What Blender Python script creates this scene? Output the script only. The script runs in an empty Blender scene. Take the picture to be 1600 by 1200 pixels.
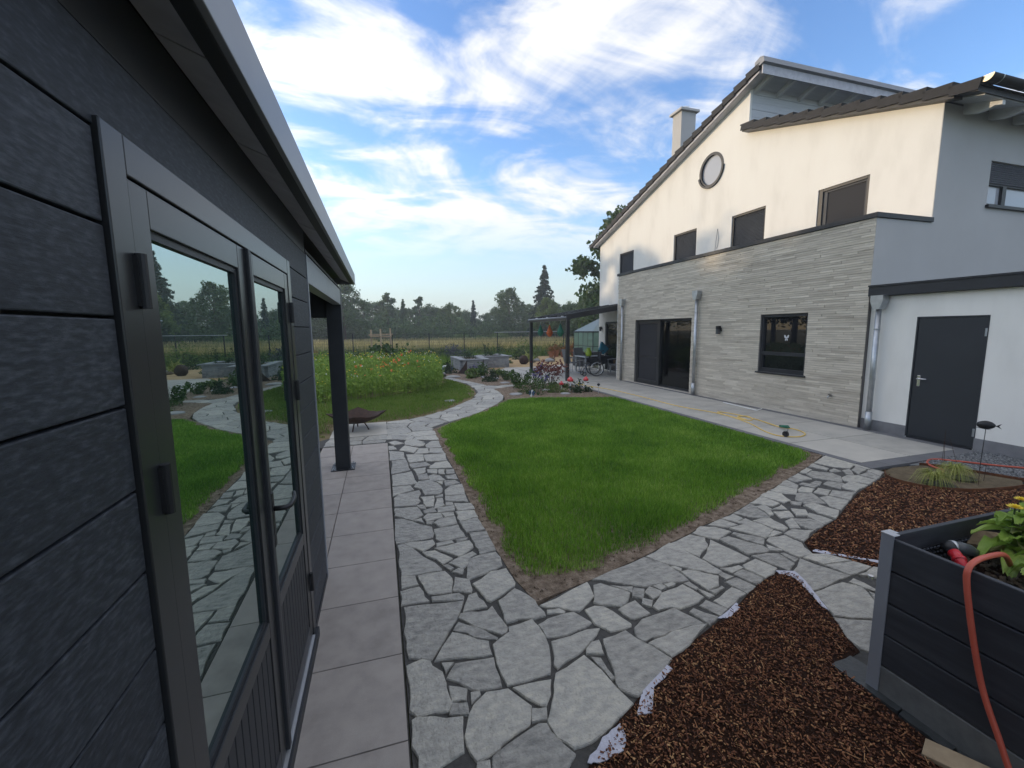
import bpy, bmesh, math, random
import numpy as np
from mathutils import Vector, Matrix, noise

random.seed(7)
rng = np.random.default_rng(11)
sc = bpy.context.scene
COL = sc.collection
PI = math.pi

# ------------------------------------------------------------------ camera
def cam_axes(yaw, pitch, roll):
    cy, sy, cp, sp, cr, sr = math.cos(yaw), math.sin(yaw), math.cos(pitch), math.sin(pitch), math.cos(roll), math.sin(roll)
    f = Vector((sy, cy, 0)); r = Vector((cy, -sy, 0)); u = Vector((0, 0, 1))
    f2 = f * cp - u * sp; u2 = u * cp + f * sp
    return r * cr + u2 * sr, u2 * cr - r * sr, f2
_r, _u, _f = cam_axes(0.297226, 0.12632, -0.00956)
cam_d = bpy.data.cameras.new('camera')
cam = bpy.data.objects.new('camera', cam_d)
COL.objects.link(cam)
cam_d.sensor_width = 36.0
cam_d.lens = 36.0 * 666.1 / 1600.0
cam_d.clip_start = 0.05
cam_d.clip_end = 2000
cam.matrix_world = Matrix(((_r.x, _u.x, -_f.x, 0.0), (_r.y, _u.y, -_f.y, 0.0), (_r.z, _u.z, -_f.z, 1.9), (0, 0, 0, 1)))
sc.camera = cam

# ------------------------------------------------------------------ light and exposure
SUN_EL = math.radians(8.5)
SUN_DIR = Vector((-math.cos(math.radians(36)) * math.cos(SUN_EL), math.sin(math.radians(36)) * math.cos(SUN_EL), math.sin(SUN_EL)))
sun_d = bpy.data.lights.new('sun', 'SUN')
sun_d.energy = 2.0
sun_d.angle = math.radians(0.6)
sun_d.color = (0.415, 0.323, 0.216)
sun = bpy.data.objects.new('sun', sun_d)
COL.objects.link(sun)
sun.rotation_euler = (-SUN_DIR).to_track_quat('-Z', 'Y').to_euler()
sun.location = (-20, 20, 30)

sc.view_settings.view_transform = 'Standard'
sc.view_settings.look = 'None'
sc.view_settings.gamma = 1.0
sc.view_settings.use_curve_mapping = False
sc.view_settings.exposure = 1.84
sc.render.engine = 'CYCLES'
try:
    sc.cycles.use_denoising = True
    sc.cycles.denoising_prefilter = 'ACCURATE'
    sc.cycles.max_bounces = 8
    sc.cycles.transparent_max_bounces = 16
    sc.cycles.volume_bounces = 0
except Exception:
    pass

world = bpy.data.worlds.new('World')
sc.world = world
world.use_nodes = True
wn = world.node_tree
wn.nodes.clear()
def W(t, **kw):
    n = wn.nodes.new(t)
    for k, v in kw.items():
        setattr(n, k, v)
    return n
def wl(a, b): wn.links.new(a, b)
def wmath(op, a, b=None, clamp=False):
    n = W('ShaderNodeMath', operation=op); n.use_clamp = clamp
    for i, x in enumerate((a, b)):
        if x is None: continue
        if isinstance(x, (int, float)): n.inputs[i].default_value = x
        else: wl(x, n.inputs[i])
    return n.outputs[0]
def wrange(x, a, b, smooth=True):
    n = W('ShaderNodeMapRange', interpolation_type='SMOOTHSTEP' if smooth else 'LINEAR')
    wl(x, n.inputs['Value']); n.inputs['From Min'].default_value = a; n.inputs['From Max'].default_value = b
    return n.outputs['Result']
SKY_STRENGTH = 0.15
sky = W('ShaderNodeTexSky', sky_type='NISHITA', sun_disc=False)
sky.sun_elevation = SUN_EL
sky.sun_rotation = math.atan2(SUN_DIR.x, SUN_DIR.y)
sky.air_density = 1.0; sky.dust_density = 0.35; sky.ozone_density = 2.2
tc = W('ShaderNodeTexCoord')
sep = W('ShaderNodeSeparateXYZ'); wl(tc.outputs['Generated'], sep.inputs[0])
dz = wmath('MAXIMUM', sep.outputs['Z'], 0.0)
den = wmath('ADD', dz, 0.16)
comb = W('ShaderNodeCombineXYZ')
wl(wmath('DIVIDE', sep.outputs['X'], den), comb.inputs[0]); wl(wmath('DIVIDE', sep.outputs['Y'], den), comb.inputs[1])
def cloud_noise(loc, rot, scale, sx, sy, detail, rough, dist):
    mp = W('ShaderNodeMapping'); wl(comb.outputs[0], mp.inputs['Vector'])
    mp.inputs['Location'].default_value = (*loc, 0); mp.inputs['Rotation'].default_value = (0, 0, rot); mp.inputs['Scale'].default_value = (sx, sy, 1)
    n = W('ShaderNodeTexNoise'); wl(mp.outputs[0], n.inputs['Vector'])
    n.inputs['Scale'].default_value = scale; n.inputs['Detail'].default_value = detail
    n.inputs['Roughness'].default_value = rough; n.inputs['Distortion'].default_value = dist
    return n.outputs['Fac']
big = cloud_noise((0.2, 4.9), 0.35, 0.62, 1.0, 1.0, 2, 0.5, 0.4)
mid = cloud_noise((8.5, 3.9), 0.5, 1.25, 0.85, 1.1, 11, 0.57, 1.3)
fine = cloud_noise((0.3, 7.9), 1.0, 2.9, 0.72, 1.35, 12, 0.64, 0.8)
s1 = wmath('ADD', wmath('MULTIPLY', big, 0.65), wmath('MULTIPLY', mid, 0.95))
s2 = wmath('ADD', s1, wmath('MULTIPLY', fine, 0.62))
cover = wrange(s2, 0.97, 1.24)
elev = wrange(sep.outputs['Z'], 0.12, 0.27)
sheet_ = wmath('MULTIPLY', wrange(sep.outputs['Z'], 0.66, 0.88), 0.95)   # cloud added out of view overhead to brighten the ground, continuing the thin sheet
cover = wmath('MULTIPLY', wmath('MAXIMUM', wmath('MULTIPLY', cover, elev), sheet_), 0.93)
# low bright veil near the horizon
veil = wmath('MULTIPLY', wrange(sep.outputs['Z'], 0.34, 0.0), 0.9)
hsv = W('ShaderNodeHueSaturation'); wl(sky.outputs[0], hsv.inputs['Color'])
hsv.inputs['Hue'].default_value = 0.515; hsv.inputs['Saturation'].default_value = 1.15; hsv.inputs['Value'].default_value = 0.80
SKY_GAIN = hsv.inputs['Value']
mixv = W('ShaderNodeMixRGB'); wl(veil, mixv.inputs['Fac']); wl(hsv.outputs[0], mixv.inputs['Color1']); mixv.inputs['Color2'].default_value = (1.28, 1.48, 1.6, 1)
VEIL_COL = mixv.inputs['Color2']
shade = wrange(s2, 1.0, 1.3)
ccol = W('ShaderNodeMixRGB'); wl(shade, ccol.inputs['Fac'])
ccol.inputs['Color1'].default_value = (1.74, 1.82, 2.0, 1); ccol.inputs['Color2'].default_value = (2.22, 2.19, 2.12, 1)
# thin cloud scatters sunlight forward: brighter towards the low sun
dotn = W('ShaderNodeVectorMath', operation='DOT_PRODUCT'); wl(tc.outputs['Generated'], dotn.inputs[0]); dotn.inputs[1].default_value = SUN_DIR
fwd = wmath('ADD', wmath('MULTIPLY', wrange(dotn.outputs['Value'], 0.35, 1.0), 0.35), 1.0)
cbr = W('ShaderNodeVectorMath', operation='SCALE'); wl(ccol.outputs[0], cbr.inputs[0]); wl(fwd, cbr.inputs['Scale'])
mixc = W('ShaderNodeMixRGB'); wl(cover, mixc.inputs['Fac']); wl(mixv.outputs[0], mixc.inputs['Color1']); wl(cbr.outputs[0], mixc.inputs['Color2'])
bg = W('ShaderNodeBackground'); wl(mixc.outputs[0], bg.inputs['Color']); bg.inputs['Strength'].default_value = SKY_STRENGTH
out = W('ShaderNodeOutputWorld'); wl(bg.outputs[0], out.inputs['Surface'])

# ------------------------------------------------------------------ materials
def material(name, cols, rough=0.6, spec=0.4, metal=0.0, scale=6.0, detail=5.0, stretch=None, wn_=1.0, rand=0.0, island=0.0,
             bump=0.0, bscale=60.0, bstretch=None, transl=0.0, bdist=0.01, zramp=None):
    m = bpy.data.materials.new(name); m.use_nodes = True
    nt = m.node_tree; nt.nodes.clear(); N = nt.nodes; L = nt.links
    if isinstance(cols[0], (int, float)): cols = [cols]
    outn = N.new('ShaderNodeOutputMaterial'); b = N.new('ShaderNodeBsdfPrincipled')
    b.inputs['Roughness'].default_value = rough; b.inputs['Metallic'].default_value = metal
    b.inputs['Specular IOR Level'].default_value = spec
    geo = N.new('ShaderNodeNewGeometry')
    def noise_tex(sc_, det, st):
        mp = N.new('ShaderNodeMapping'); L.new(geo.outputs['Position'], mp.inputs['Vector'])
        if st: mp.inputs['Scale'].default_value = st
        n = N.new('ShaderNodeTexNoise'); L.new(mp.outputs[0], n.inputs['Vector'])
        n.inputs['Scale'].default_value = sc_; n.inputs['Detail'].default_value = det; n.inputs['Roughness'].default_value = 0.6
        return n.outputs['Fac']
    def mth(op, a, c, clamp=False):
        n = N.new('ShaderNodeMath'); n.operation = op; n.use_clamp = clamp
        for i, x in enumerate((a, c)):
            if isinstance(x, (int, float)): n.inputs[i].default_value = x
            else: L.new(x, n.inputs[i])
        return n.outputs[0]
    colour = None
    if len(cols) == 1 :
        b.inputs['Base Color'].default_value = (*cols[0], 1)
    else:
        tot = None
        def add(x):
            nonlocal tot
            tot = x if tot is None else mth('ADD', tot, x)
        ws = wn_ + rand + island
        if wn_:
            mr = N.new('ShaderNodeMapRange'); L.new(noise_tex(scale, detail, stretch), mr.inputs['Value'])
            mr.inputs['From Min'].default_value = 0.3; mr.inputs['From Max'].default_value = 0.7
            add(mth('MULTIPLY', mr.outputs['Result'], wn_ / ws))
        if rand:
            oi = N.new('ShaderNodeObjectInfo'); add(mth('MULTIPLY', oi.outputs['Random'], rand / ws))
        if island:
            add(mth('MULTIPLY', geo.outputs['Random Per Island'], island / ws))
        if zramp:
            sp_ = N.new('ShaderNodeSeparateXYZ'); L.new(geo.outputs['Position'], sp_.inputs[0])
            mz = N.new('ShaderNodeMapRange'); L.new(sp_.outputs['Z'], mz.inputs['Value'])
            mz.inputs['From Min'].default_value = zramp[0]; mz.inputs['From Max'].default_value = zramp[1]
            tot = mth('ADD', mth('MULTIPLY', tot, 1 - zramp[2]), mth('MULTIPLY', mz.outputs['Result'], zramp[2]))
        cr = N.new('ShaderNodeValToRGB'); L.new(tot, cr.inputs['Fac'])
        els = cr.color_ramp.elements
        while len(els) < len(cols): els.new(0.5)
        for i, c in enumerate(cols):
            els[i].position = i / (len(cols) - 1) ; els[i].color = (*c, 1)
        colour = cr.outputs['Color']
        L.new(colour, b.inputs['Base Color'])
    if bump:
        bn = N.new('ShaderNodeBump'); bn.inputs['Strength'].default_value = bump; bn.inputs['Distance'].default_value = bdist
        L.new(noise_tex(bscale, 6, bstretch), bn.inputs['Height']); L.new(bn.outputs[0], b.inputs['Normal'])
    if transl:
        tr = N.new('ShaderNodeBsdfTranslucent'); mx = N.new('ShaderNodeMixShader'); mx.inputs[0].default_value = transl
        if colour: L.new(colour, tr.inputs['Color'])
        else: tr.inputs['Color'].default_value = (*cols[0], 1)
        L.new(b.outputs[0], mx.inputs[1]); L.new(tr.outputs[0], mx.inputs[2]); L.new(mx.outputs[0], outn.inputs['Surface'])
    else:
        L.new(b.outputs[0], outn.inputs['Surface'])
    return m

def glass_material(name, tint, refl, rough=0.01, see=0.0, body=(0.01, 0.014, 0.014)):
    """window glass: mirror coat by Fresnel over a dark body, optionally see-through"""
    m = bpy.data.materials.new(name); m.use_nodes = True
    nt = m.node_tree; nt.nodes.clear(); N = nt.nodes; L = nt.links
    outn = N.new('ShaderNodeOutputMaterial')
    gl = N.new('ShaderNodeBsdfGlossy'); gl.inputs['Roughness'].default_value = rough; gl.inputs['Color'].default_value = (*tint, 1)
    if see:
        df = N.new('ShaderNodeBsdfTransparent'); df.inputs['Color'].default_value = (*body, 1)
    else:
        df = N.new('ShaderNodeBsdfDiffuse'); df.inputs['Color'].default_value = (*body, 1)
    fr = N.new('ShaderNodeFresnel'); fr.inputs['IOR'].default_value = refl
    mx = N.new('ShaderNodeMixShader'); L.new(fr.outputs[0], mx.inputs[0]); L.new(df.outputs[0], mx.inputs[1]); L.new(gl.outputs[0], mx.inputs[2])
    L.new(mx.outputs[0], outn.inputs['Surface'])
    return m

MAT = {}
def D(key, *a, **k): MAT[key] = material(key, *a, **k)
D('plaster', [(0.70, 0.685, 0.645), (0.79, 0.775, 0.735), (0.81, 0.80, 0.76)], rough=0.85, spec=0.2, scale=1.3, detail=9, stretch=(1, 1, 0.35), bump=0.25, bscale=260, bdist=0.003)
D('plaster_grey', [(0.46, 0.45, 0.44), (0.51, 0.50, 0.49)], rough=0.85, spec=0.2, scale=0.8, bump=0.25, bscale=260, bdist=0.003)  # chimney's own grey; on the end wall this colour stands for shade
D('plinth', [(0.17, 0.17, 0.18), (0.23, 0.23, 0.24)], rough=0.85, spec=0.2, scale=5, bump=0.2, bscale=200, bdist=0.003)
D('slip', [(0.225, 0.195, 0.16), (0.43, 0.385, 0.32), (0.585, 0.53, 0.445), (0.74, 0.68, 0.58)], rough=0.8, spec=0.25, scale=5, stretch=(1, 0.5, 4), wn_=0.5, rand=0.5, island=0.5, bump=0.5, bscale=70, bdist=0.006)
D('slip_joint', (0.16, 0.15, 0.14), rough=0.9)
D('metal_dark', [(0.022, 0.024, 0.028), (0.030, 0.032, 0.037)], rough=0.45, spec=0.28, scale=3)
D('metal_frame', [(0.017, 0.018, 0.020), (0.022, 0.023, 0.025)], rough=0.30, spec=0.5, scale=2, bump=0.05, bscale=400, bdist=0.001)
D('metal_grey', [(0.20, 0.21, 0.235), (0.24, 0.25, 0.275)], rough=0.42, spec=0.5, scale=2)
D('soffit', [(0.44, 0.44, 0.49), (0.58, 0.58, 0.63)], rough=0.7, scale=7)
D('zinc', [(0.36, 0.38, 0.40), (0.50, 0.52, 0.54)], rough=0.38, metal=0.85, scale=9, bump=0.1, bscale=30)
D('copper', (0.75, 0.60, 0.38), rough=0.3, metal=0.8)
D('alu', [(0.50, 0.51, 0.53), (0.60, 0.61, 0.63)], rough=0.4, metal=0.6, scale=6)
D('black', (0.012, 0.012, 0.014), rough=0.45)
D('white', (0.78, 0.78, 0.77), rough=0.5)
D('offwhite_wood', [(0.60, 0.60, 0.60), (0.70, 0.70, 0.69)], rough=0.6, scale=4)
D('shutter', [(0.048, 0.052, 0.060), (0.062, 0.067, 0.076)], rough=0.55, spec=0.22, scale=2)
D('clad', [(0.50, 0.51, 0.53), (0.60, 0.61, 0.63)], rough=0.7, scale=6, stretch=(0.3, 1, 6))
D('roof_tile', [(0.009, 0.009, 0.011), (0.017, 0.017, 0.019)], rough=0.6, spec=0.25, scale=9, rand=0.5)
D('fabric_pane', (0.60, 0.60, 0.62), rough=0.9)
D('screen', (0.032, 0.032, 0.036), rough=0.7, spec=0.2)
D('garage_door', [(0.018, 0.022, 0.028), (0.022, 0.026, 0.033)], rough=0.5, spec=0.4, scale=2)
D('steel_bright', (0.72, 0.72, 0.73), rough=0.25, metal=0.9)
D('wpc', [(0.010, 0.012, 0.016), (0.024, 0.028, 0.036), (0.065, 0.072, 0.086)], rough=0.6, spec=0.4, scale=130, detail=12, stretch=(1, 0.28, 1), rand=0.25, bump=0.45, bscale=90, bstretch=(1, 0.14, 1), bdist=0.003)
D('wpc_x', [(0.018, 0.020, 0.026), (0.030, 0.033, 0.041), (0.048, 0.052, 0.060)], rough=0.55, spec=0.45, scale=30, detail=9, stretch=(0.12, 0.12, 1), rand=0.2, bump=0.5, bscale=80, bstretch=(0.15, 0.15, 1), bdist=0.002)
D('kickboard', [(0.10, 0.103, 0.102), (0.155, 0.157, 0.153)], rough=0.7, scale=14)
D('flagstone', [(0.165, 0.16, 0.148), (0.30, 0.288, 0.262), (0.41, 0.392, 0.35), (0.54, 0.51, 0.43)], rough=0.6, spec=0.35, scale=13, detail=15, stretch=(1, 2.2, 1), wn_=1.1, rand=0.75, bump=1.0, bscale=20, bdist=0.03)
D('mortar', [(0.045, 0.044, 0.042), (0.078, 0.075, 0.071)], rough=0.9, scale=30, bump=0.6, bscale=120, bdist=0.006)
D('paver', [(0.255, 0.23, 0.212), (0.335, 0.302, 0.276), (0.39, 0.352, 0.32)], rough=0.8, spec=0.25, scale=7, detail=14, rand=0.5, bump=0.3, bscale=220, bdist=0.003)
D('slab', [(0.325, 0.308, 0.278), (0.43, 0.408, 0.366), (0.50, 0.47, 0.415)], rough=0.78, spec=0.3, scale=2.2, detail=9, rand=0.4, bump=0.25, bscale=220, bdist=0.003)
D('border', [(0.115, 0.115, 0.122), (0.165, 0.165, 0.172)], rough=0.8, scale=6, rand=0.8, bump=0.3, bscale=200, bdist=0.003)
D('soil', [(0.11, 0.08, 0.058), (0.22, 0.168, 0.125), (0.36, 0.29, 0.225)], rough=0.95, spec=0.1, scale=14, detail=9, bump=1.0, bscale=60, bdist=0.03)
D('sand_soil', [(0.10, 0.078, 0.052), (0.17, 0.135, 0.09)], rough=0.95, spec=0.1, scale=9, detail=9, bump=0.8, bscale=60, bdist=0.02)
D('sand', [(0.34, 0.23, 0.12), (0.48, 0.35, 0.20)], rough=0.95, spec=0.1, scale=1.4, detail=8, bump=0.5, bscale=30)
D('mulch_base', [(0.02, 0.010, 0.007), (0.05, 0.024, 0.015)], rough=0.95, spec=0.1, scale=40, bump=1.0, bscale=90, bdist=0.02)
D('mulch', [(0.028, 0.012, 0.007), (0.09, 0.035, 0.019), (0.19, 0.076, 0.040), (0.29, 0.13, 0.062), (0.58, 0.36, 0.17)], rough=0.8, spec=0.25, scale=3, wn_=0.25, island=1.0)
D('gravel', [(0.06, 0.063, 0.068), (0.14, 0.146, 0.152), (0.27, 0.275, 0.28)], rough=0.7, scale=5, wn_=0.1, island=1.0)
D('ground', [(0.045, 0.062, 0.022), (0.085, 0.095, 0.035), (0.13, 0.115, 0.055)], rough=0.95, spec=0.1, scale=0.35, detail=9, bump=0.7, bscale=6)
D('dry_ground', [(0.07, 0.075, 0.03), (0.17, 0.135, 0.075), (0.24, 0.19, 0.11)], rough=0.95, spec=0.1, scale=2.2, detail=9, bump=0.8, bscale=40, bdist=0.02)
D('grass', [(0.044, 0.115, 0.012), (0.115, 0.26, 0.022), (0.22, 0.40, 0.04), (0.47, 0.60, 0.14)], rough=0.5, spec=0.3, scale=1.1, detail=10, wn_=0.9, island=1.1, transl=0.35)
D('grass2', [(0.08, 0.15, 0.02), (0.15, 0.25, 0.035), (0.24, 0.28, 0.075)], rough=0.55, spec=0.25, scale=1.2, wn_=0.8, island=0.8, transl=0.35)
D('straw', [(0.16, 0.13, 0.06), (0.30, 0.25, 0.13)], rough=0.8, scale=3, island=1.0)
D('meadow', [(0.07, 0.10, 0.028), (0.15, 0.165, 0.05), (0.46, 0.39, 0.18), (0.80, 0.69, 0.43)], rough=0.7, spec=0.15, scale=0.25, detail=4, wn_=0.5, island=0.7, transl=0.42, zramp=(0.25, 1.0, 0.62))
D('wild_leaf', [(0.10, 0.19, 0.03), (0.20, 0.32, 0.05), (0.38, 0.47, 0.10)], rough=0.55, spec=0.25, scale=1.3, wn_=0.5, island=0.9, transl=0.35)
D('poppy', [(0.75, 0.16, 0.04), (0.85, 0.30, 0.10)], rough=0.6, scale=2, island=1.0, transl=0.3)
D('yellow_flower', [(0.75, 0.56, 0.03), (0.85, 0.68, 0.08)], rough=0.6, scale=3, island=1.0, transl=0.2)
D('white_flower', [(0.60, 0.60, 0.56), (0.78, 0.78, 0.74)], rough=0.6, scale=3, island=1.0, transl=0.2)
D('purple_flower', [(0.13, 0.09, 0.32), (0.22, 0.16, 0.45)], rough=0.6, scale=3, island=1.0, transl=0.2)
D('leaf_far', [(0.035, 0.07, 0.024), (0.07, 0.125, 0.042), (0.125, 0.19, 0.065)], rough=0.6, spec=0.2, scale=0.5, wn_=0.6, island=0.8, transl=0.3)
D('leaf_light', [(0.08, 0.125, 0.035), (0.13, 0.19, 0.055), (0.20, 0.26, 0.085)], rough=0.6, spec=0.2, scale=0.5, wn_=0.6, island=0.8, transl=0.3)
D('leaf_conifer', [(0.016, 0.036, 0.024), (0.03, 0.06, 0.038), (0.052, 0.085, 0.052)], rough=0.65, spec=0.2, scale=0.5, wn_=0.6, island=0.8, transl=0.15)
D('leaf_green', [(0.025, 0.058, 0.012), (0.050, 0.10, 0.02), (0.095, 0.15, 0.035)], rough=0.5, spec=0.3, scale=2, wn_=0.4, island=1.0, transl=0.3)
D('leaf_dark', [(0.016, 0.036, 0.014), (0.032, 0.06, 0.022), (0.055, 0.085, 0.035)], rough=0.5, spec=0.3, scale=2, wn_=0.4, island=1.0, transl=0.25)
D('leaf_red', [(0.10, 0.03, 0.03), (0.17, 0.06, 0.05), (0.24, 0.12, 0.10)], rough=0.5, spec=0.3, scale=2, wn_=0.4, island=1.0, transl=0.3)
D('leaf_grey', [(0.07, 0.075, 0.085), (0.12, 0.125, 0.14)], rough=0.6, spec=0.2, scale=2, wn_=0.4, island=1.0, transl=0.2)
D('leaf_rust', [(0.19, 0.075, 0.03), (0.30, 0.13, 0.05), (0.12, 0.11, 0.03)], rough=0.6, spec=0.2, scale=2, wn_=0.4, island=1.0, transl=0.3)
D('leaf_sedge', [(0.16, 0.20, 0.04), (0.33, 0.36, 0.09), (0.50, 0.48, 0.18)], rough=0.5, spec=0.3, scale=5, wn_=0.3, island=1.0, transl=0.3)
D('lettuce', [(0.15, 0.27, 0.035), (0.28, 0.42, 0.07), (0.46, 0.58, 0.16)], rough=0.42, spec=0.4, scale=9, wn_=0.7, rand=0.5, bump=0.6, bscale=35, bdist=0.01, transl=0.3)
D('lettuce_pale', [(0.36, 0.38, 0.13), (0.50, 0.50, 0.22)], rough=0.45, spec=0.4, scale=9, transl=0.3)
D('bark', [(0.045, 0.033, 0.024), (0.09, 0.07, 0.05)], rough=0.9, scale=8, stretch=(1, 1, 0.2))
D('pale_wood', [(0.26, 0.19, 0.12), (0.40, 0.31, 0.20)], rough=0.8, scale=12, stretch=(1, 1, 0.2))
D('log_wood', [(0.20, 0.14, 0.08), (0.34, 0.25, 0.16)], rough=0.8, scale=16, bump=0.5, bscale=40)
D('corten', [(0.055, 0.022, 0.012), (0.12, 0.048, 0.022), (0.17, 0.075, 0.035)], rough=0.85, spec=0.2, scale=9, detail=8, bump=0.2, bscale=90)
D('rust_dark', [(0.028, 0.018, 0.015), (0.07, 0.038, 0.027)], rough=0.8, spec=0.3, scale=14, detail=8)
D('hose_red', [(0.42, 0.075, 0.045), (0.50, 0.10, 0.06)], rough=0.42, spec=0.4, scale=4)
D('hose_yellow', [(0.62, 0.42, 0.12), (0.72, 0.52, 0.18)], rough=0.45, spec=0.4, scale=5)
D('red_plastic', (0.50, 0.02, 0.03), rough=0.3, spec=0.5)
D('grey_plastic', (0.06, 0.065, 0.07), rough=0.35, spec=0.5)
D('membrane', (0.008, 0.009, 0.014), rough=0.38, spec=0.5)
D('fleece', [(0.40, 0.40, 0.46), (0.52, 0.52, 0.59)], rough=0.85, spec=0.2, scale=40, bump=0.4, bscale=80)
D('slate', [(0.028, 0.032, 0.034), (0.055, 0.06, 0.062)], rough=0.32, spec=0.5, scale=9, bump=0.4, bscale=30)
D('toadstool', [(0.60, 0.035, 0.045), (0.68, 0.06, 0.06)], rough=0.35, spec=0.5, scale=9)
D('teal', [(0.015, 0.17, 0.26), (0.02, 0.22, 0.32)], rough=0.7, scale=6)
D('lime', [(0.36, 0.52, 0.03), (0.45, 0.60, 0.06)], rough=0.35, scale=6)
D('lantern_green', [(0.03, 0.19, 0.115), (0.04, 0.24, 0.15)], rough=0.55, scale=6, transl=0.3)
D('lantern_orange', [(0.62, 0.13, 0.03), (0.72, 0.20, 0.05)], rough=0.55, scale=6, transl=0.3)
D('blue', [(0.02, 0.055, 0.14), (0.04, 0.09, 0.20)], rough=0.4, scale=9)
D('terracotta', [(0.26, 0.10, 0.05), (0.36, 0.16, 0.085)], rough=0.85, scale=12)
D('rubble', [(0.19, 0.19, 0.20), (0.29, 0.29, 0.295), (0.38, 0.375, 0.36)], rough=0.85, scale=7, rand=1.0, bump=0.6, bscale=40)
D('cap_stone', [(0.20, 0.205, 0.215), (0.29, 0.295, 0.30)], rough=0.7, scale=7, rand=0.5)
D('wicker', [(0.045, 0.045, 0.048), (0.085, 0.083, 0.083)], rough=0.8, scale=40)
D('rubber', (0.014, 0.014, 0.015), rough=0.7)
D('black_fabric', [(0.012, 0.012, 0.014), (0.022, 0.022, 0.026)], rough=0.85, scale=20)
D('grey_fabric', [(0.16, 0.16, 0.165), (0.22, 0.22, 0.225)], rough=0.8, scale=20)
D('floor_in', [(0.34, 0.29, 0.22), (0.42, 0.36, 0.28)], rough=0.5, scale=3)
D('room_wall', (0.10, 0.10, 0.10), rough=0.9)
D('wood_in', (0.28, 0.12, 0.05), rough=0.5)
MAT['glass_shed'] = glass_material('glass_shed', (0.86, 1.0, 0.98), 10.0, rough=0.010, body=(0.006, 0.018, 0.015))
MAT['glass_dark'] = glass_material('glass_dark', (0.9, 0.93, 0.95), 1.5, body=(0.008, 0.009, 0.011))
MAT['glass_clear'] = glass_material('glass_clear', (0.9, 0.93, 0.95), 1.45, see=1.0, body=(0.62, 0.64, 0.64))
MAT['glass_house'] = glass_material('glass_house', (0.8, 0.9, 0.88), 1.5, see=1.0, body=(0.66, 0.76, 0.72))
MAT['glass_roof'] = glass_material('glass_roof', (0.25, 0.27, 0.28), 1.35, rough=0.25, see=1.0, body=(0.30, 0.31, 0.31))
def frosted(name, col, k):
    m = bpy.data.materials.new(name); m.use_nodes = True; nt = m.node_tree; nt.nodes.clear(); N = nt.nodes
    o = N.new('ShaderNodeOutputMaterial'); t = N.new('ShaderNodeBsdfTransparent'); d = N.new('ShaderNodeBsdfTranslucent'); p = N.new('ShaderNodeBsdfPrincipled')
    d.inputs['Color'].default_value = (*col, 1); p.inputs['Base Color'].default_value = (*col, 1); p.inputs['Roughness'].default_value = .15; t.inputs['Color'].default_value = (.85, .92, .88, 1)
    a = N.new('ShaderNodeMixShader'); b = N.new('ShaderNodeMixShader'); a.inputs[0].default_value = .5; b.inputs[0].default_value = k
    nt.links.new(d.outputs[0], a.inputs[1]); nt.links.new(p.outputs[0], a.inputs[2]); nt.links.new(t.outputs[0], b.inputs[1]); nt.links.new(a.outputs[0], b.inputs[2]); nt.links.new(b.outputs[0], o.inputs['Surface'])
    return m
MAT['frosted_pane'] = frosted('frosted_pane', (0.42, 0.55, 0.48), .45)
MAT['frosted_roof'] = frosted('frosted_roof', (0.55, 0.62, 0.66), .55)
MAT['glass_white'] = glass_material('glass_white', (0.9, 0.92, 0.95), 1.6, body=(0.42, 0.43, 0.46))

# ------------------------------------------------------------------ mesh helpers
def wloc(o):
    v = Vector((0, 0, 0))
    while o is not None:
        v = v + o.location; o = o.parent
    return v

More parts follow.
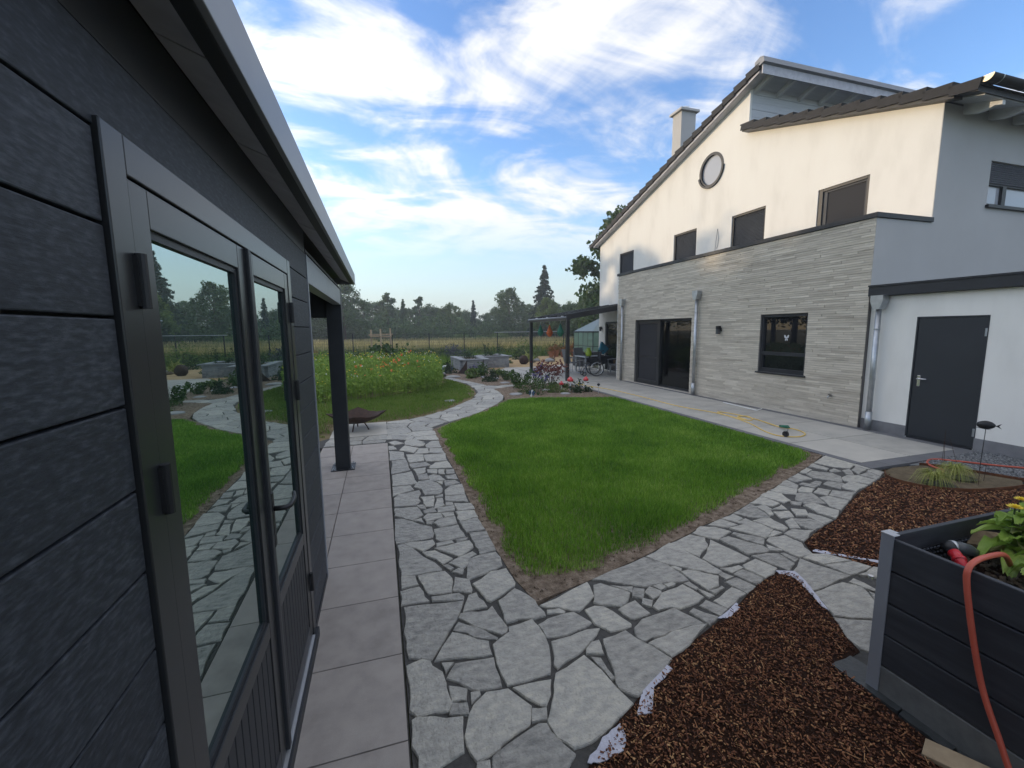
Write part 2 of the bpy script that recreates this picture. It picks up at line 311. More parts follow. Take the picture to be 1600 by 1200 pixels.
class MB:
    def __init__(s): s.v = []; s.f = []
    def box(s, x0, y0, z0, x1, y1, z1):
        b = len(s.v)
        s.v += [(x0, y0, z0), (x1, y0, z0), (x1, y1, z0), (x0, y1, z0), (x0, y0, z1), (x1, y0, z1), (x1, y1, z1), (x0, y1, z1)]
        s.f += [(b, b + 3, b + 2, b + 1), (b + 4, b + 5, b + 6, b + 7), (b, b + 1, b + 5, b + 4), (b + 1, b + 2, b + 6, b + 5), (b + 2, b + 3, b + 7, b + 6), (b + 3, b, b + 4, b + 7)]
        return s
    def bar(s, a, c, w, h, up=(0, 0, 1)):
        a = Vector(a); c = Vector(c); d = (c - a).normalized(); u = Vector(up)
        sd = d.cross(u).normalized(); u = sd.cross(d).normalized()
        b = len(s.v)
        for p in (a, c):
            for i, j in ((-1, -1), (1, -1), (1, 1), (-1, 1)):
                s.v.append(tuple(p + sd * (i * w / 2) + u * (j * h / 2)))
        s.f += [(b, b + 1, b + 2, b + 3), (b + 7, b + 6, b + 5, b + 4)] + [(b + i, b + 4 + i, b + 4 + (i + 1) % 4, b + (i + 1) % 4) for i in range(4)]
        return s
    def tube(s, pts, r, n=8, cap=True):
        pts = [Vector(p) for p in pts]; m = len(pts)
        rs = r if isinstance(r, (list, tuple)) else [r] * m
        b = len(s.v); ref = None
        for i, p in enumerate(pts):
            t = (pts[min(i + 1, m - 1)] - pts[max(i - 1, 0)]).normalized()
            if ref is None: ref = t.orthogonal().normalized()
            ref = (ref - t * ref.dot(t))
            ref = ref.normalized() if ref.length > 1e-6 else t.orthogonal().normalized()
            bi = t.cross(ref)
            for k in range(n):
                a = 2 * PI * k / n
                s.v.append(tuple(p + (ref * math.cos(a) + bi * math.sin(a)) * rs[i]))
        for i in range(m - 1):
            for k in range(n):
                k2 = (k + 1) % n
                s.f.append((b + i * n + k, b + i * n + k2, b + (i + 1) * n + k2, b + (i + 1) * n + k))
        if cap:
            s.f.append(tuple(b + k for k in reversed(range(n)))); s.f.append(tuple(b + (m - 1) * n + k for k in range(n)))
        return s
    def lathe(s, prof, c=(0, 0, 0), n=16, sx=1.0, sy=1.0, rot=0.0):
        b = len(s.v); m = len(prof)
        for r, z in prof:
            for k in range(n):
                a = 2 * PI * k / n + rot
                s.v.append((c[0] + math.cos(a) * r * sx, c[1] + math.sin(a) * r * sy, c[2] + z))
        for i in range(m - 1):
            for k in range(n):
                k2 = (k + 1) % n
                s.f.append((b + i * n + k, b + i * n + k2, b + (i + 1) * n + k2, b + (i + 1) * n + k))
        s.f.append(tuple(b + k for k in reversed(range(n)))); s.f.append(tuple(b + (m - 1) * n + k for k in range(n)))
        return s
    def prism(s, poly, z0, z1):
        a = sum(poly[i][0] * poly[(i + 1) % len(poly)][1] - poly[(i + 1) % len(poly)][0] * poly[i][1] for i in range(len(poly)))
        if a < 0: poly = poly[::-1]
        b = len(s.v); n = len(poly)
        s.v += [(p[0], p[1], z0) for p in poly] + [(p[0], p[1], z1) for p in poly]
        s.f.append(tuple(b + i for i in reversed(range(n)))); s.f.append(tuple(b + n + i for i in range(n)))
        s.f += [(b + i, b + (i + 1) % n, b + n + (i + 1) % n, b + n + i) for i in range(n)]
        return s
    def prism_x(s, poly, x0, x1):
        """poly in (y, z), extruded along x"""
        b = len(s.v); n = len(poly)
        s.v += [(x0, p[0], p[1]) for p in poly] + [(x1, p[0], p[1]) for p in poly]
        s.f.append(tuple(b + i for i in reversed(range(n)))); s.f.append(tuple(b + n + i for i in range(n)))
        s.f += [(b + i, b + (i + 1) % n, b + n + (i + 1) % n, b + n + i) for i in range(n)]
        return s
    def sheet(s, pts, t=0.004):
        """a thin solid from a planar polygon in 3-D"""
        P = [Vector(p) for p in pts]; n = len(P)
        nr = (P[1] - P[0]).cross(P[2] - P[0]).normalized() * t
        b = len(s.v)
        s.v += [tuple(p) for p in P] + [tuple(p - nr) for p in P]
        s.f.append(tuple(b + i for i in range(n))); s.f.append(tuple(b + n + i for i in reversed(range(n))))
        s.f += [(b + i, b + n + i, b + n + (i + 1) % n, b + (i + 1) % n) for i in range(n)]
        return s
    def add(s, V, F):
        b = len(s.v); s.v += [tuple(v) for v in V]; s.f += [tuple(b + i for i in f) for f in F]
        return s
    def build(s, name, mat, parent=None, smooth=False, bevel=0.0, kind=None, recalc=True, label=None):
        off = wloc(parent)
        me = bpy.data.meshes.new(name)
        me.from_pydata([(x - off.x, y - off.y, z - off.z) for x, y, z in s.v], [], s.f)
        if recalc:
            bm = bmesh.new(); bm.from_mesh(me); bmesh.ops.recalc_face_normals(bm, faces=bm.faces); bm.to_mesh(me); bm.free()
        me.materials.append(MAT[mat])
        if smooth: me.polygons.foreach_set('use_smooth', [True] * len(me.polygons))
        o = bpy.data.objects.new(name, me); COL.objects.link(o)
        o.parent = parent
        if bevel:
            md = o.modifiers.new('bevel', 'BEVEL'); md.width = bevel; md.segments = 2; md.limit_method = 'ANGLE'
        if kind: o['kind'] = kind
        if label: o['label'] = label
        return o

def np_mesh(name, V, faces, mat, parent=None, kind=None, smooth=False):
    off = wloc(parent)
    V = np.asarray(V, dtype=np.float32) - np.array([off.x, off.y, off.z], dtype=np.float32)
    me = bpy.data.meshes.new(name)
    me.vertices.add(len(V)); me.vertices.foreach_set('co', V.ravel())
    li = np.concatenate([f.ravel() for f in faces]).astype(np.int32)
    tot = np.concatenate([np.full(len(f), f.shape[1], dtype=np.int32) for f in faces])
    st = np.concatenate([[0], np.cumsum(tot)[:-1]]).astype(np.int32)
    me.loops.add(len(li)); me.loops.foreach_set('vertex_index', li)
    me.polygons.add(len(tot)); me.polygons.foreach_set('loop_start', st)
    me.update(calc_edges=True)
    me.materials.append(MAT[mat])
    if smooth: me.polygons.foreach_set('use_smooth', np.ones(len(tot), dtype=bool))
    o = bpy.data.objects.new(name, me); COL.objects.link(o); o.parent = parent
    if kind: o['kind'] = kind
    return o

def tag(o, label, cat, group=None, kind=None):
    o['label'] = label; o['category'] = cat
    if group: o['group'] = group
    if kind: o['kind'] = kind
    return o
def thing(name, label, cat, loc=(0, 0, 0), group=None, rotz=0.0):
    o = bpy.data.objects.new(name, None); COL.objects.link(o)
    o.empty_display_size = 0.2; o.location = loc; o.rotation_euler = (0, 0, rotz)
    return tag(o, label, cat, group)
def copy_tree(o, parent=None):
    c = o.copy(); COL.objects.link(c); c.parent = parent
    for ch in list(o.children): copy_tree(ch, c)
    return c
def piece(mesh, name, parent, loc, scale=(1, 1, 1), rotz=0.0):
    o = bpy.data.objects.new(name, mesh); COL.objects.link(o)
    o.parent = parent; p = wloc(parent)
    o.location = Vector(loc) - p; o.scale = scale; o.rotation_euler = (0, 0, rotz)
    return o
def cube_mesh(name, mat):
    m = MB().box(-.5, -.5, -.5, .5, .5, .5); me = bpy.data.meshes.new(name)
    me.from_pydata(m.v, [], m.f); me.materials.append(MAT[mat]); return me
def boolean_cut(o, cutters):
    mbc = MB()
    for c in cutters: mbc.add(c.v, c.f)
    co = mbc.build('cutter', 'plaster')
    md = o.modifiers.new('cut', 'BOOLEAN'); md.operation = 'DIFFERENCE'; md.object = co; md.solver = 'EXACT'
    bpy.context.view_layer.update()
    dg = bpy.context.evaluated_depsgraph_get()
    me = bpy.data.meshes.new_from_object(o.evaluated_get(dg))
    o.modifiers.remove(md); o.data = me
    cm = co.data; bpy.data.objects.remove(co); bpy.data.meshes.remove(cm)

def in_poly(P, poly):
    P = np.asarray(P); x, y = P[:, 0], P[:, 1]; c = np.zeros(len(P), bool); n = len(poly); j = n - 1
    for i in range(n):
        xi, yi = poly[i]; xj, yj = poly[j]
        hit = ((yi > y) != (yj > y))
        with np.errstate(divide='ignore', invalid='ignore'):
            c ^= hit & (x < (xj - xi) * (y - yi) / (yj - yi + 1e-12) + xi)
        j = i
    return c
def edge_dist(P, poly):
    P = np.asarray(P); best = np.full(len(P), 1e9)
    for i in range(len(poly)):
        a = np.array(poly[i]); b = np.array(poly[(i + 1) % len(poly)]); d = b - a
        t = np.clip(((P - a) @ d) / max(d @ d, 1e-9), 0, 1)
        best = np.minimum(best, np.hypot(*(P - (a + t[:, None] * d)).T))
    return best
def scatter(poly, n):
    """n random points inside a polygon"""
    p = np.array(poly); lo, hi = p.min(0), p.max(0); out = []; got = 0
    while got < n:
        q = lo + rng.random((n * 2, 2)) * (hi - lo); q = q[in_poly(q, poly)]; out.append(q); got += len(q)
    return np.concatenate(out)[:n]
def blades(P, z0, h, w, lean, curl=0.5):
    """tapered grass blades: quad + triangle each"""
    n = len(P); h = np.broadcast_to(h, n); w = np.broadcast_to(w, n); z0 = np.broadcast_to(z0, n)
    a = rng.random(n) * 2 * PI; la = rng.random(n) * 2 * PI
    l = lean * rng.random(n)
    dx, dy = np.cos(a) * w / 2, np.sin(a) * w / 2
    lx, ly = np.cos(la) * l * h, np.sin(la) * l * h
    V = np.zeros((n, 5, 3), np.float32)
    V[:, 0] = np.c_[P[:, 0] - dx, P[:, 1] - dy, z0]; V[:, 1] = np.c_[P[:, 0] + dx, P[:, 1] + dy, z0]
    k = 0.55
    V[:, 2] = np.c_[P[:, 0] + dx * .8 + lx * k * curl, P[:, 1] + dy * .8 + ly * k * curl, z0 + h * k]
    V[:, 3] = np.c_[P[:, 0] - dx * .8 + lx * k * curl, P[:, 1] - dy * .8 + ly * k * curl, z0 + h * k]
    V[:, 4] = np.c_[P[:, 0] + lx, P[:, 1] + ly, z0 + h * np.sqrt(np.maximum(0.1, 1 - (l * .7) ** 2))]
    i = np.arange(n)[:, None] * 5
    return V.reshape(-1, 3), [np.hstack([i, i + 1, i + 2, i + 3]), np.hstack([i + 3, i + 2, i + 4])]
def leaf_quads(P, size, aspect=0.5, up=0.0, droop=0.0, rs=None):
    """rhombic leaves at the points P, random turn; droop pulls the tip down"""
    rs = rs or rng
    n = len(P); a = rs.normal(size=(n, 3)); a[:, 2] = a[:, 2] * (1 - abs(droop)) - droop * 1.5
    a /= np.linalg.norm(a, axis=1)[:, None]
    b = rs.normal(size=(n, 3)); b[:, 2] *= (1 - up)
    b -= a * np.sum(a * b, 1)[:, None]; b /= np.linalg.norm(b, axis=1)[:, None]
    s = (np.broadcast_to(size, n) * (0.6 + 0.8 * rs.random(n)))[:, None]
    V = np.stack([P - a * s * .5, P + b * s * aspect * .5, P + a * s * .5, P - b * s * aspect * .5], 1)
    i = np.arange(n)[:, None] * 4
    return V.reshape(-1, 3), [np.hstack([i, i + 1, i + 2, i + 3])]
def merge(parts):
    V = []; F = {}; off = 0
    for v, fs in parts:
        V.append(v)
        for f in fs: F.setdefault(f.shape[1], []).append(f + off)
        off += len(v)
    return np.concatenate(V), [np.concatenate(F[k]) for k in F]
def chips(P, z, L, Wd, T, tilt=0.5):
    """little wedge-like boxes lying about"""
    n = len(P); a = rng.random(n) * 2 * PI
    ax = np.c_[np.cos(a), np.sin(a), rng.normal(size=n) * tilt]; ax /= np.linalg.norm(ax, axis=1)[:, None]
    bx = np.c_[-np.sin(a), np.cos(a), rng.normal(size=n) * tilt]; bx -= ax * np.sum(ax * bx, 1)[:, None]; bx /= np.linalg.norm(bx, axis=1)[:, None]
    cx = np.cross(ax, bx)
    C = np.c_[P, np.broadcast_to(z, n)]
    V = np.zeros((n, 8, 3), np.float32); q = 0
    for k in (-1, 1):
        for i, j in ((-1, -1), (1, -1), (1, 1), (-1, 1)):
            jit = 0.75 + 0.5 * rng.random((n, 1))
            V[:, q] = C + ax * (i * L / 2)[:, None] * jit + bx * (j * Wd / 2)[:, None] * jit + cx * (k * T / 2)[:, None]; q += 1
    i = np.arange(n)[:, None] * 8
    fs = [(0, 3, 2, 1), (4, 5, 6, 7), (0, 1, 5, 4), (1, 2, 6, 5), (2, 3, 7, 6), (3, 0, 4, 7)]
    return V.reshape(-1, 3), [np.concatenate([np.hstack([i + f[0], i + f[1], i + f[2], i + f[3]]) for f in fs])]

# ================================================================== ground sheets
def sheet(name, poly, z, mat, label, cat='ground', thick=0.05):
    o = MB().prism(list(poly), z - thick, z).build(name, mat)
    return tag(o, label, cat, kind='structure')
gm = MB().box(-300, -200, -0.3, 320, 320, -0.05).build('ground', 'ground')
tag(gm, 'rough green and brown garden ground behind the flower beds', 'ground', kind='structure')
PATH = sheet('flagstone_path', [(0.05, -0.6), (0.9, -0.6), (0.9, 1.2), (1.25, 1.68), (2.2, 2.08), (2.45, 1.2), (3.9, 1.2), (4.0, 2.0), (3.55, 2.6), (6.22, 3.66), (6.22, 4.5), (0.95, 2.56), (0.93, 7.9), (0.95, 8.2), (1.55, 8.93), (2.18, 9.58), (2.74, 10.37), (3.13, 11.08), (3.34, 11.72), (3.42, 12.51), (3.41, 13.19), (3.91, 13.49), (4.33, 13.68), (4.37, 14.03), (3.94, 13.98), (3.45, 14.11), (3.21, 15.06), (2.91, 16.02), (2.6, 17.1), (2.38, 17.2), (2.41, 16.56), (2.72, 15.46), (2.87, 14.43), (2.83, 13.34), (2.67, 12.37), (2.36, 11.48), (1.96, 10.86), (1.49, 10.17), (0.93, 9.55), (0.52, 9.26), (0.05, 9.14), (-0.9, 8.1), (-1.1, 7.9), (-1.1, 7.42), (0.05, 7.4)], 0.006, 'mortar',
             'curving path of irregular grey natural flagstones in dark mortar', 'path')

STONES = [
[0.061,2.563,0.076,2.340,0.201,2.289,0.396,2.592,0.448,2.696,0.471,2.758,0.072,2.814],
[0.545,2.439,0.637,2.359,0.677,2.377,0.691,2.411,0.661,2.549,0.651,2.642,0.608,2.603,0.431,2.632,0.413,2.593],
[0.356,2.480,0.540,2.348,0.594,2.325,0.606,2.339,0.542,2.427,0.402,2.549],
[0.272,2.359,0.217,2.268,0.380,2.248,0.536,2.214,0.536,2.280,0.543,2.324,0.349,2.464],
[0.561,2.217,0.565,1.983,0.657,1.976,0.811,1.984,0.879,2.181,0.882,2.349,0.865,2.427,0.698,2.402,0.690,2.361,0.567,2.287],
[0.070,2.136,0.056,1.981,0.088,1.936,0.244,1.921,0.264,1.959,0.253,2.025,0.250,2.097,0.242,2.175,0.198,2.233,0.191,2.271,0.148,2.301,0.057,2.278],
[0.264,2.168,0.314,2.222,0.251,2.237],
[0.385,2.009,0.532,1.984,0.531,2.122,0.542,2.191,0.327,2.212,0.265,2.125],
[0.269,1.970,0.335,1.957,0.351,2.020,0.266,2.065],
[0.362,1.932,0.411,1.966,0.413,1.987,0.371,1.992],
[0.244,1.898,0.332,1.870,0.335,1.936,0.269,1.953],
[0.055,1.787,0.080,1.728,0.071,1.659,0.148,1.635,0.163,1.660,0.272,1.693,0.286,1.803,0.301,1.865,0.081,1.927,0.062,1.918],
[0.335,1.869,0.295,1.765,0.305,1.676,0.323,1.633,0.433,1.655,0.445,1.674,0.596,1.726,0.625,1.769,0.642,1.826,0.561,1.957,0.448,1.972,0.373,1.920],
[0.688,1.816,0.717,1.806,0.759,1.855,0.798,1.941,0.589,1.953],
[0.620,1.737,0.690,1.730,0.709,1.785,0.644,1.802],
[0.378,1.539,0.631,1.459,0.695,1.491,0.745,1.530,0.698,1.617,0.680,1.703,0.642,1.712,0.395,1.629],
[0.312,1.583,0.367,1.566,0.374,1.617,0.324,1.624],
[0.898,2.251,0.971,2.234,1.155,2.255,1.222,2.286,1.156,2.417,0.969,2.407,0.891,2.373],
[0.858,2.038,0.868,2.004,1.100,2.111,1.196,2.174,1.244,2.220,1.162,2.234,1.041,2.211,0.914,2.205],
[0.742,1.787,0.692,1.718,0.704,1.622,0.756,1.559,0.848,1.563,1.020,1.629,1.137,1.677,1.047,2.041,0.841,1.969],
[1.087,2.086,1.071,2.053,1.163,2.024,1.180,2.085,1.187,2.123,1.140,2.120],
[1.108,1.851,1.134,1.847,1.129,1.992,1.079,2.019],
[1.195,2.057,1.172,1.947,1.121,1.810,1.121,1.784,1.184,1.707,1.204,1.714,1.512,1.865,1.388,2.149,1.219,2.124],
[1.241,2.267,1.296,2.178,1.447,2.181,1.460,2.203,1.380,2.403,1.322,2.429,1.242,2.411],
[0.989,2.456,1.083,2.426,1.104,2.441,1.076,2.479,0.998,2.489],
[1.426,2.076,1.453,2.032,1.646,2.060,1.904,2.053,1.820,2.246,1.556,2.212,1.461,2.157],
[1.528,1.880,1.691,1.932,1.916,2.043,1.658,2.050,1.463,2.011],
[0.063,4.348,0.223,4.186,0.337,4.284,0.295,4.498,0.069,4.539],
[0.330,4.452,0.383,4.420,0.367,4.542,0.293,4.546],
[0.357,4.325,0.478,4.318,0.458,4.433,0.354,4.387],
[0.492,4.300,0.666,4.298,0.682,4.429,0.501,4.410],
[0.697,4.279,0.875,4.257,0.869,4.421,0.696,4.478],
[0.677,4.012,0.865,4.056,0.863,4.224,0.670,4.255],
[0.363,4.120,0.522,4.156,0.515,4.265,0.387,4.294,0.336,4.218],
[0.551,4.165,0.644,4.169,0.648,4.257,0.526,4.262],
[0.329,4.094,0.314,4.207,0.232,4.176],
[0.357,4.060,0.391,4.042,0.423,4.088,0.357,4.097],
[0.442,4.032,0.473,3.951,0.637,3.968,0.644,4.135,0.509,4.135,0.420,4.064],
[0.050,3.964,0.057,3.751,0.375,3.770,0.395,3.851,0.391,3.989,0.122,4.258,0.060,4.270],
[0.404,3.729,0.434,3.658,0.663,3.687,0.643,3.942,0.407,3.914],
[0.693,3.764,0.872,3.761,0.855,4.034,0.666,3.983],
[0.724,3.532,0.721,3.343,0.746,3.335,0.868,3.369,0.874,3.727,0.712,3.735],
[0.267,3.546,0.380,3.645,0.370,3.720,0.120,3.730],
[0.395,3.581,0.545,3.601,0.528,3.647,0.398,3.639],
[0.578,3.600,0.667,3.633,0.679,3.667,0.573,3.653],
[0.538,3.367,0.559,3.360,0.693,3.474,0.684,3.596,0.368,3.551],
[0.066,3.433,0.072,3.200,0.380,3.192,0.383,3.215,0.210,3.565,0.111,3.723,0.064,3.709],
[0.397,3.289,0.489,3.347,0.368,3.513,0.262,3.520],
[0.541,3.167,0.593,3.212,0.637,3.317,0.695,3.352,0.673,3.404,0.454,3.290],
[0.572,3.106,0.550,3.023,0.564,3.003,0.711,3.054,0.855,3.118,0.875,3.239,0.859,3.335,0.692,3.317,0.622,3.287],
[0.445,3.179,0.474,3.201,0.441,3.261,0.401,3.258],
[0.526,3.083,0.546,3.146,0.512,3.173,0.457,3.144],
[0.224,3.042,0.250,2.918,0.411,2.886,0.440,3.066,0.403,3.177,0.196,3.175],
[0.420,2.896,0.541,2.831,0.559,2.878,0.563,2.997,0.466,3.058],
[0.633,2.718,0.655,2.699,0.865,2.820,0.881,2.857,0.872,3.056,0.744,3.050,0.579,2.934],
[0.069,3.044,0.186,3.055,0.171,3.175,0.072,3.193],
[0.056,2.849,0.244,2.831,0.191,3.025,0.056,3.008],
[0.269,2.823,0.472,2.770,0.483,2.811,0.456,2.852,0.267,2.868],
[0.615,2.645,0.578,2.819,0.521,2.805,0.452,2.645],
[0.694,2.484,0.699,2.450,0.962,2.441,0.967,2.473,0.929,2.667,0.857,2.782,0.707,2.676],
[0.065,4.586,0.283,4.549,0.343,4.663,0.329,4.770,0.367,4.878,0.36,4.99,0.128,4.930,0.068,4.831],
[0.056,4.901,0.30,5.03,0.27,5.18,0.06,5.19],
[0.06,5.24,0.36,5.23,0.32,5.73,0.07,5.64],
[0.06,5.71,0.31,5.79,0.28,6.29,0.08,6.29],
[0.05,6.34,0.28,6.31,0.27,6.71,0.05,6.86],
[0.32,6.14,0.53,6.16,0.55,6.47,0.30,6.55],
[0.56,6.11,0.85,6.05,0.88,6.43,0.56,6.44],
[0.34,5.86,0.60,5.93,0.54,6.09,0.32,6.08],
[0.58,5.76,0.87,5.70,0.85,6.02,0.67,6.00,0.57,5.82],
[0.38,5.55,0.50,5.65,0.52,5.83,0.35,5.82],
[0.53,5.61,0.63,5.52,0.66,5.70,0.53,5.74],
[0.66,5.53,0.74,5.48,0.76,5.67,0.68,5.69],
[0.76,5.48,0.86,5.46,0.88,5.64,0.77,5.65],
[0.39,5.36,0.51,5.34,0.51,5.57,0.39,5.52],
[0.52,5.28,0.71,5.26,0.66,5.44,0.59,5.51,0.52,5.47],
[0.75,5.28,0.87,5.22,0.87,5.42,0.73,5.40],
[0.31,5.11,0.40,5.01,0.411,4.822,0.565,4.803,0.605,4.840,0.63,4.97,0.61,5.13,0.50,5.31,0.38,5.30],
[0.65,5.10,0.67,5.22,0.59,5.22],
[0.68,5.03,0.86,5.09,0.82,5.20,0.68,5.22],
[0.635,4.734,0.850,4.689,0.88,5.03,0.74,5.01,0.653,4.894],
[0.616,4.573,0.844,4.459,0.852,4.675,0.631,4.709],
[0.387,4.491,0.466,4.465,0.507,4.764,0.358,4.774],
[0.533,4.702,0.600,4.693,0.611,4.777,0.517,4.734],
[0.587,4.472,0.591,4.670,0.528,4.665,0.470,4.417],
[0.597,4.445,0.674,4.431,0.676,4.503,0.611,4.537],
[0.65,6.55,0.87,6.45,0.87,6.73,0.68,6.80],
[0.42,6.56,0.63,6.54,0.66,6.80,0.51,6.85],
[0.41,6.63,0.51,6.88,0.31,7.11,0.21,6.85],
[0.64,6.84,0.87,6.78,0.88,7.20,0.77,7.24,0.64,7.02],
[0.32,7.16,0.46,7.03,0.64,7.22,0.51,7.45,0.36,7.47,0.32,7.34],
[0.14,7.20,0.30,7.25,0.16,7.46,0.06,7.40],
[0.05,6.91,0.17,6.92,0.13,7.13,0.05,7.15],
[0.11,7.56,0.33,7.54,0.45,7.81,0.11,7.91],
[0.61,7.01,0.64,7.14,0.58,7.16,0.47,7.00],
[1.145,2.444,1.197,2.415,1.260,2.456,1.365,2.526,1.397,2.655,1.397,2.692,0.970,2.550],
[1.656,2.586,1.782,2.516,1.954,2.512,2.134,2.476,2.119,2.705,2.010,2.865,1.454,2.711],
[1.379,2.535,1.330,2.459,1.484,2.365,1.564,2.409,1.628,2.481,1.484,2.645,1.425,2.639],
[1.651,2.481,1.688,2.539,1.543,2.601],
[1.629,2.440,1.679,2.398,1.754,2.489,1.692,2.524],
[1.750,2.375,1.834,2.401,1.854,2.429,1.809,2.500,1.739,2.453],
[1.862,2.440,1.922,2.456,1.909,2.504,1.837,2.498],
[1.942,2.457,2.011,2.471,2.001,2.496,1.932,2.497],
[1.647,2.350,1.684,2.301,1.731,2.355,1.683,2.397],
[1.483,2.252,1.505,2.234,1.635,2.244,1.616,2.392,1.461,2.348],
[1.709,2.256,1.818,2.258,1.861,2.231,2.022,2.248,2.099,2.282,2.054,2.450,1.849,2.410,1.698,2.302],
[2.113,2.722,2.266,2.593,2.409,2.478,2.459,2.498,2.439,2.656,2.421,2.712,2.358,2.994,2.032,2.866],
[2.450,2.733,2.624,2.840,2.727,2.984,2.646,3.077,2.369,2.994],
[2.818,2.922,3.037,3.006,2.966,3.124,2.844,3.177,2.680,3.089],
[3.077,3.088,3.213,3.105,3.152,3.253,2.940,3.182],
[3.250,3.156,3.371,3.194,3.357,3.308,3.172,3.260],
[3.304,3.087,3.404,3.105,3.392,3.187,3.321,3.158,3.251,3.143],
[3.241,2.815,3.438,2.909,3.426,3.022,3.399,3.086,3.079,3.063],
[2.504,2.557,2.731,2.561,2.819,2.586,2.744,2.935,2.557,2.764,2.458,2.703],
[2.856,2.685,2.864,2.635,3.082,2.631,3.096,2.705,2.943,2.935,2.828,2.918],
[3.046,2.836,3.112,2.720,3.210,2.804,3.053,2.982,3.018,2.966],
[3.507,2.863,3.602,2.903,3.622,3.111,3.549,3.135,3.414,3.114],
[3.335,2.818,3.468,2.841,3.438,2.898,3.283,2.824],
[3.210,2.608,3.229,2.479,3.388,2.493,3.412,2.582,3.465,2.646,3.449,2.802,3.288,2.811,3.212,2.771],
[3.087,2.629,3.191,2.592,3.140,2.711],
[2.937,2.433,2.965,2.349,3.097,2.416,3.110,2.564,3.016,2.599,2.876,2.613],
[3.131,2.439,3.196,2.463,3.171,2.564,3.127,2.568],
[2.669,2.478,2.709,2.329,2.810,2.351,2.902,2.403,2.853,2.557,2.695,2.520],
[2.529,2.459,2.663,2.489,2.651,2.526,2.486,2.538],
[2.574,2.283,2.681,2.323,2.634,2.465,2.520,2.438],
[2.417,2.409,2.492,2.415,2.455,2.483,2.404,2.467],
[2.426,2.225,2.549,2.270,2.507,2.403,2.386,2.381],
[2.189,2.337,2.303,2.364,2.389,2.457,2.229,2.600,2.162,2.594],
[2.113,2.375,2.139,2.388,2.129,2.465,2.079,2.459],
[2.131,2.267,2.184,2.277,2.130,2.377],
[2.208,2.282,2.311,2.318,2.311,2.340,2.190,2.322],
[2.162,2.130,2.413,2.223,2.376,2.312,2.137,2.226],
[2.063,2.084,2.157,2.125,2.090,2.247,2.007,2.211],
[1.927,2.033,2.033,2.077,1.942,2.195,1.894,2.174],
[2.159,2.603,2.188,2.627,2.158,2.670,2.124,2.672],
[3.507,2.664,3.782,2.785,3.616,2.863,3.478,2.827],
[3.616,2.886,3.716,2.866,3.842,3.052,3.713,3.016],
[3.758,2.888,3.792,2.781,3.981,2.839,3.974,2.969,3.830,3.029],
[3.477,3.178,3.646,3.138,3.73,3.40,3.71,3.45,3.378,3.321],
[3.90,3.33,4.03,3.36,4.00,3.57,3.73,3.46],
[4.09,3.36,4.22,3.39,4.30,3.57,4.23,3.68,4.03,3.60],
[4.31,3.59,4.44,3.51,4.58,3.60,4.50,3.78,4.27,3.69],
[4.59,3.62,4.72,3.71,4.74,3.88,4.52,3.79],
[4.80,3.79,4.94,3.81,4.87,3.94,4.78,3.90],
[4.94,3.81,5.08,3.82,5.10,4.02,4.91,3.95],
[5.21,3.99,5.39,4.06,5.41,4.15,5.16,4.04],
[5.13,3.83,5.32,3.62,5.51,3.77,5.53,3.89,5.37,4.04,5.19,3.97],
[5.56,3.99,5.66,4.04,5.67,4.26,5.49,4.18],
[5.82,4.07,5.95,3.97,6.22,4.08,6.21,4.24,6.24,4.49,5.73,4.29],
[5.55,3.92,5.71,3.91,5.73,4.02,5.62,3.99],
[6.13,4.02,6.12,3.85,6.19,3.88,6.22,4.23],
[5.65,3.80,5.71,3.75,5.89,3.93,5.75,3.92],
[5.80,3.75,6.08,3.85,6.12,4.00,5.89,3.90],
[5.38,3.63,5.56,3.47,5.77,3.54,5.75,3.73,5.62,3.77,5.47,3.73],
[5.80,3.55,5.94,3.60,6.01,3.78,5.78,3.73],
[5.98,3.61,6.19,3.70,6.17,3.84,6.04,3.81],
[5.13,3.48,5.16,3.35,5.50,3.45,5.41,3.60,5.26,3.55],
[5.08,3.46,5.30,3.58,5.17,3.69,5.04,3.64],
[4.96,3.63,5.09,3.70,5.06,3.75,4.92,3.71],
[4.82,3.58,4.92,3.62,4.84,3.75,4.75,3.72],
[4.54,3.55,4.66,3.49,4.79,3.56,4.72,3.66,4.59,3.60],
[4.74,3.37,4.93,3.47,4.86,3.57,4.68,3.48],
[4.85,3.20,5.11,3.32,4.93,3.45,4.75,3.36],
[4.29,3.38,4.30,3.27,4.51,3.22,4.64,3.48,4.46,3.52],
[4.48,3.15,4.49,3.04,4.81,3.19,4.72,3.35,4.60,3.35],
[4.14,3.30,4.19,3.25,4.27,3.30,4.19,3.36],
[4.19,3.04,4.23,2.91,4.44,3.03,4.38,3.24,4.23,3.24],
[3.925,3.077,4.04,3.04,4.14,3.15,4.03,3.22],
[3.96,3.21,4.01,3.32,3.84,3.27],
[3.728,3.080,3.874,3.062,3.95,3.18,3.786,3.218],
[3.998,2.844,4.16,2.89,4.14,3.00,4.10,3.08,4.01,3.02],
[3.726,3.287,3.83,3.27,3.85,3.37,3.73,3.39],
[3.671,3.160,3.733,3.171,3.788,3.250,3.712,3.259],
[2.888,2.100,3.343,2.154,3.212,2.456,3.006,2.339],
[3.310,2.330,3.566,2.298,3.468,2.438,3.364,2.472,3.247,2.455],
[3.357,2.159,3.413,2.159,3.619,2.189,3.571,2.286,3.306,2.317],
[2.776,1.857,3.049,1.715,3.166,1.788,3.173,1.874,3.241,1.969,3.264,2.020,3.194,2.103,2.879,2.078],
[3.557,2.030,3.715,2.128,3.632,2.179,3.414,2.140],
[3.283,1.997,3.342,1.897,3.321,2.115,3.245,2.095],
[3.182,1.871,3.196,1.807,3.292,1.866,3.264,1.970],
[2.646,1.682,2.630,1.596,2.736,1.455,3.028,1.702,2.748,1.846],
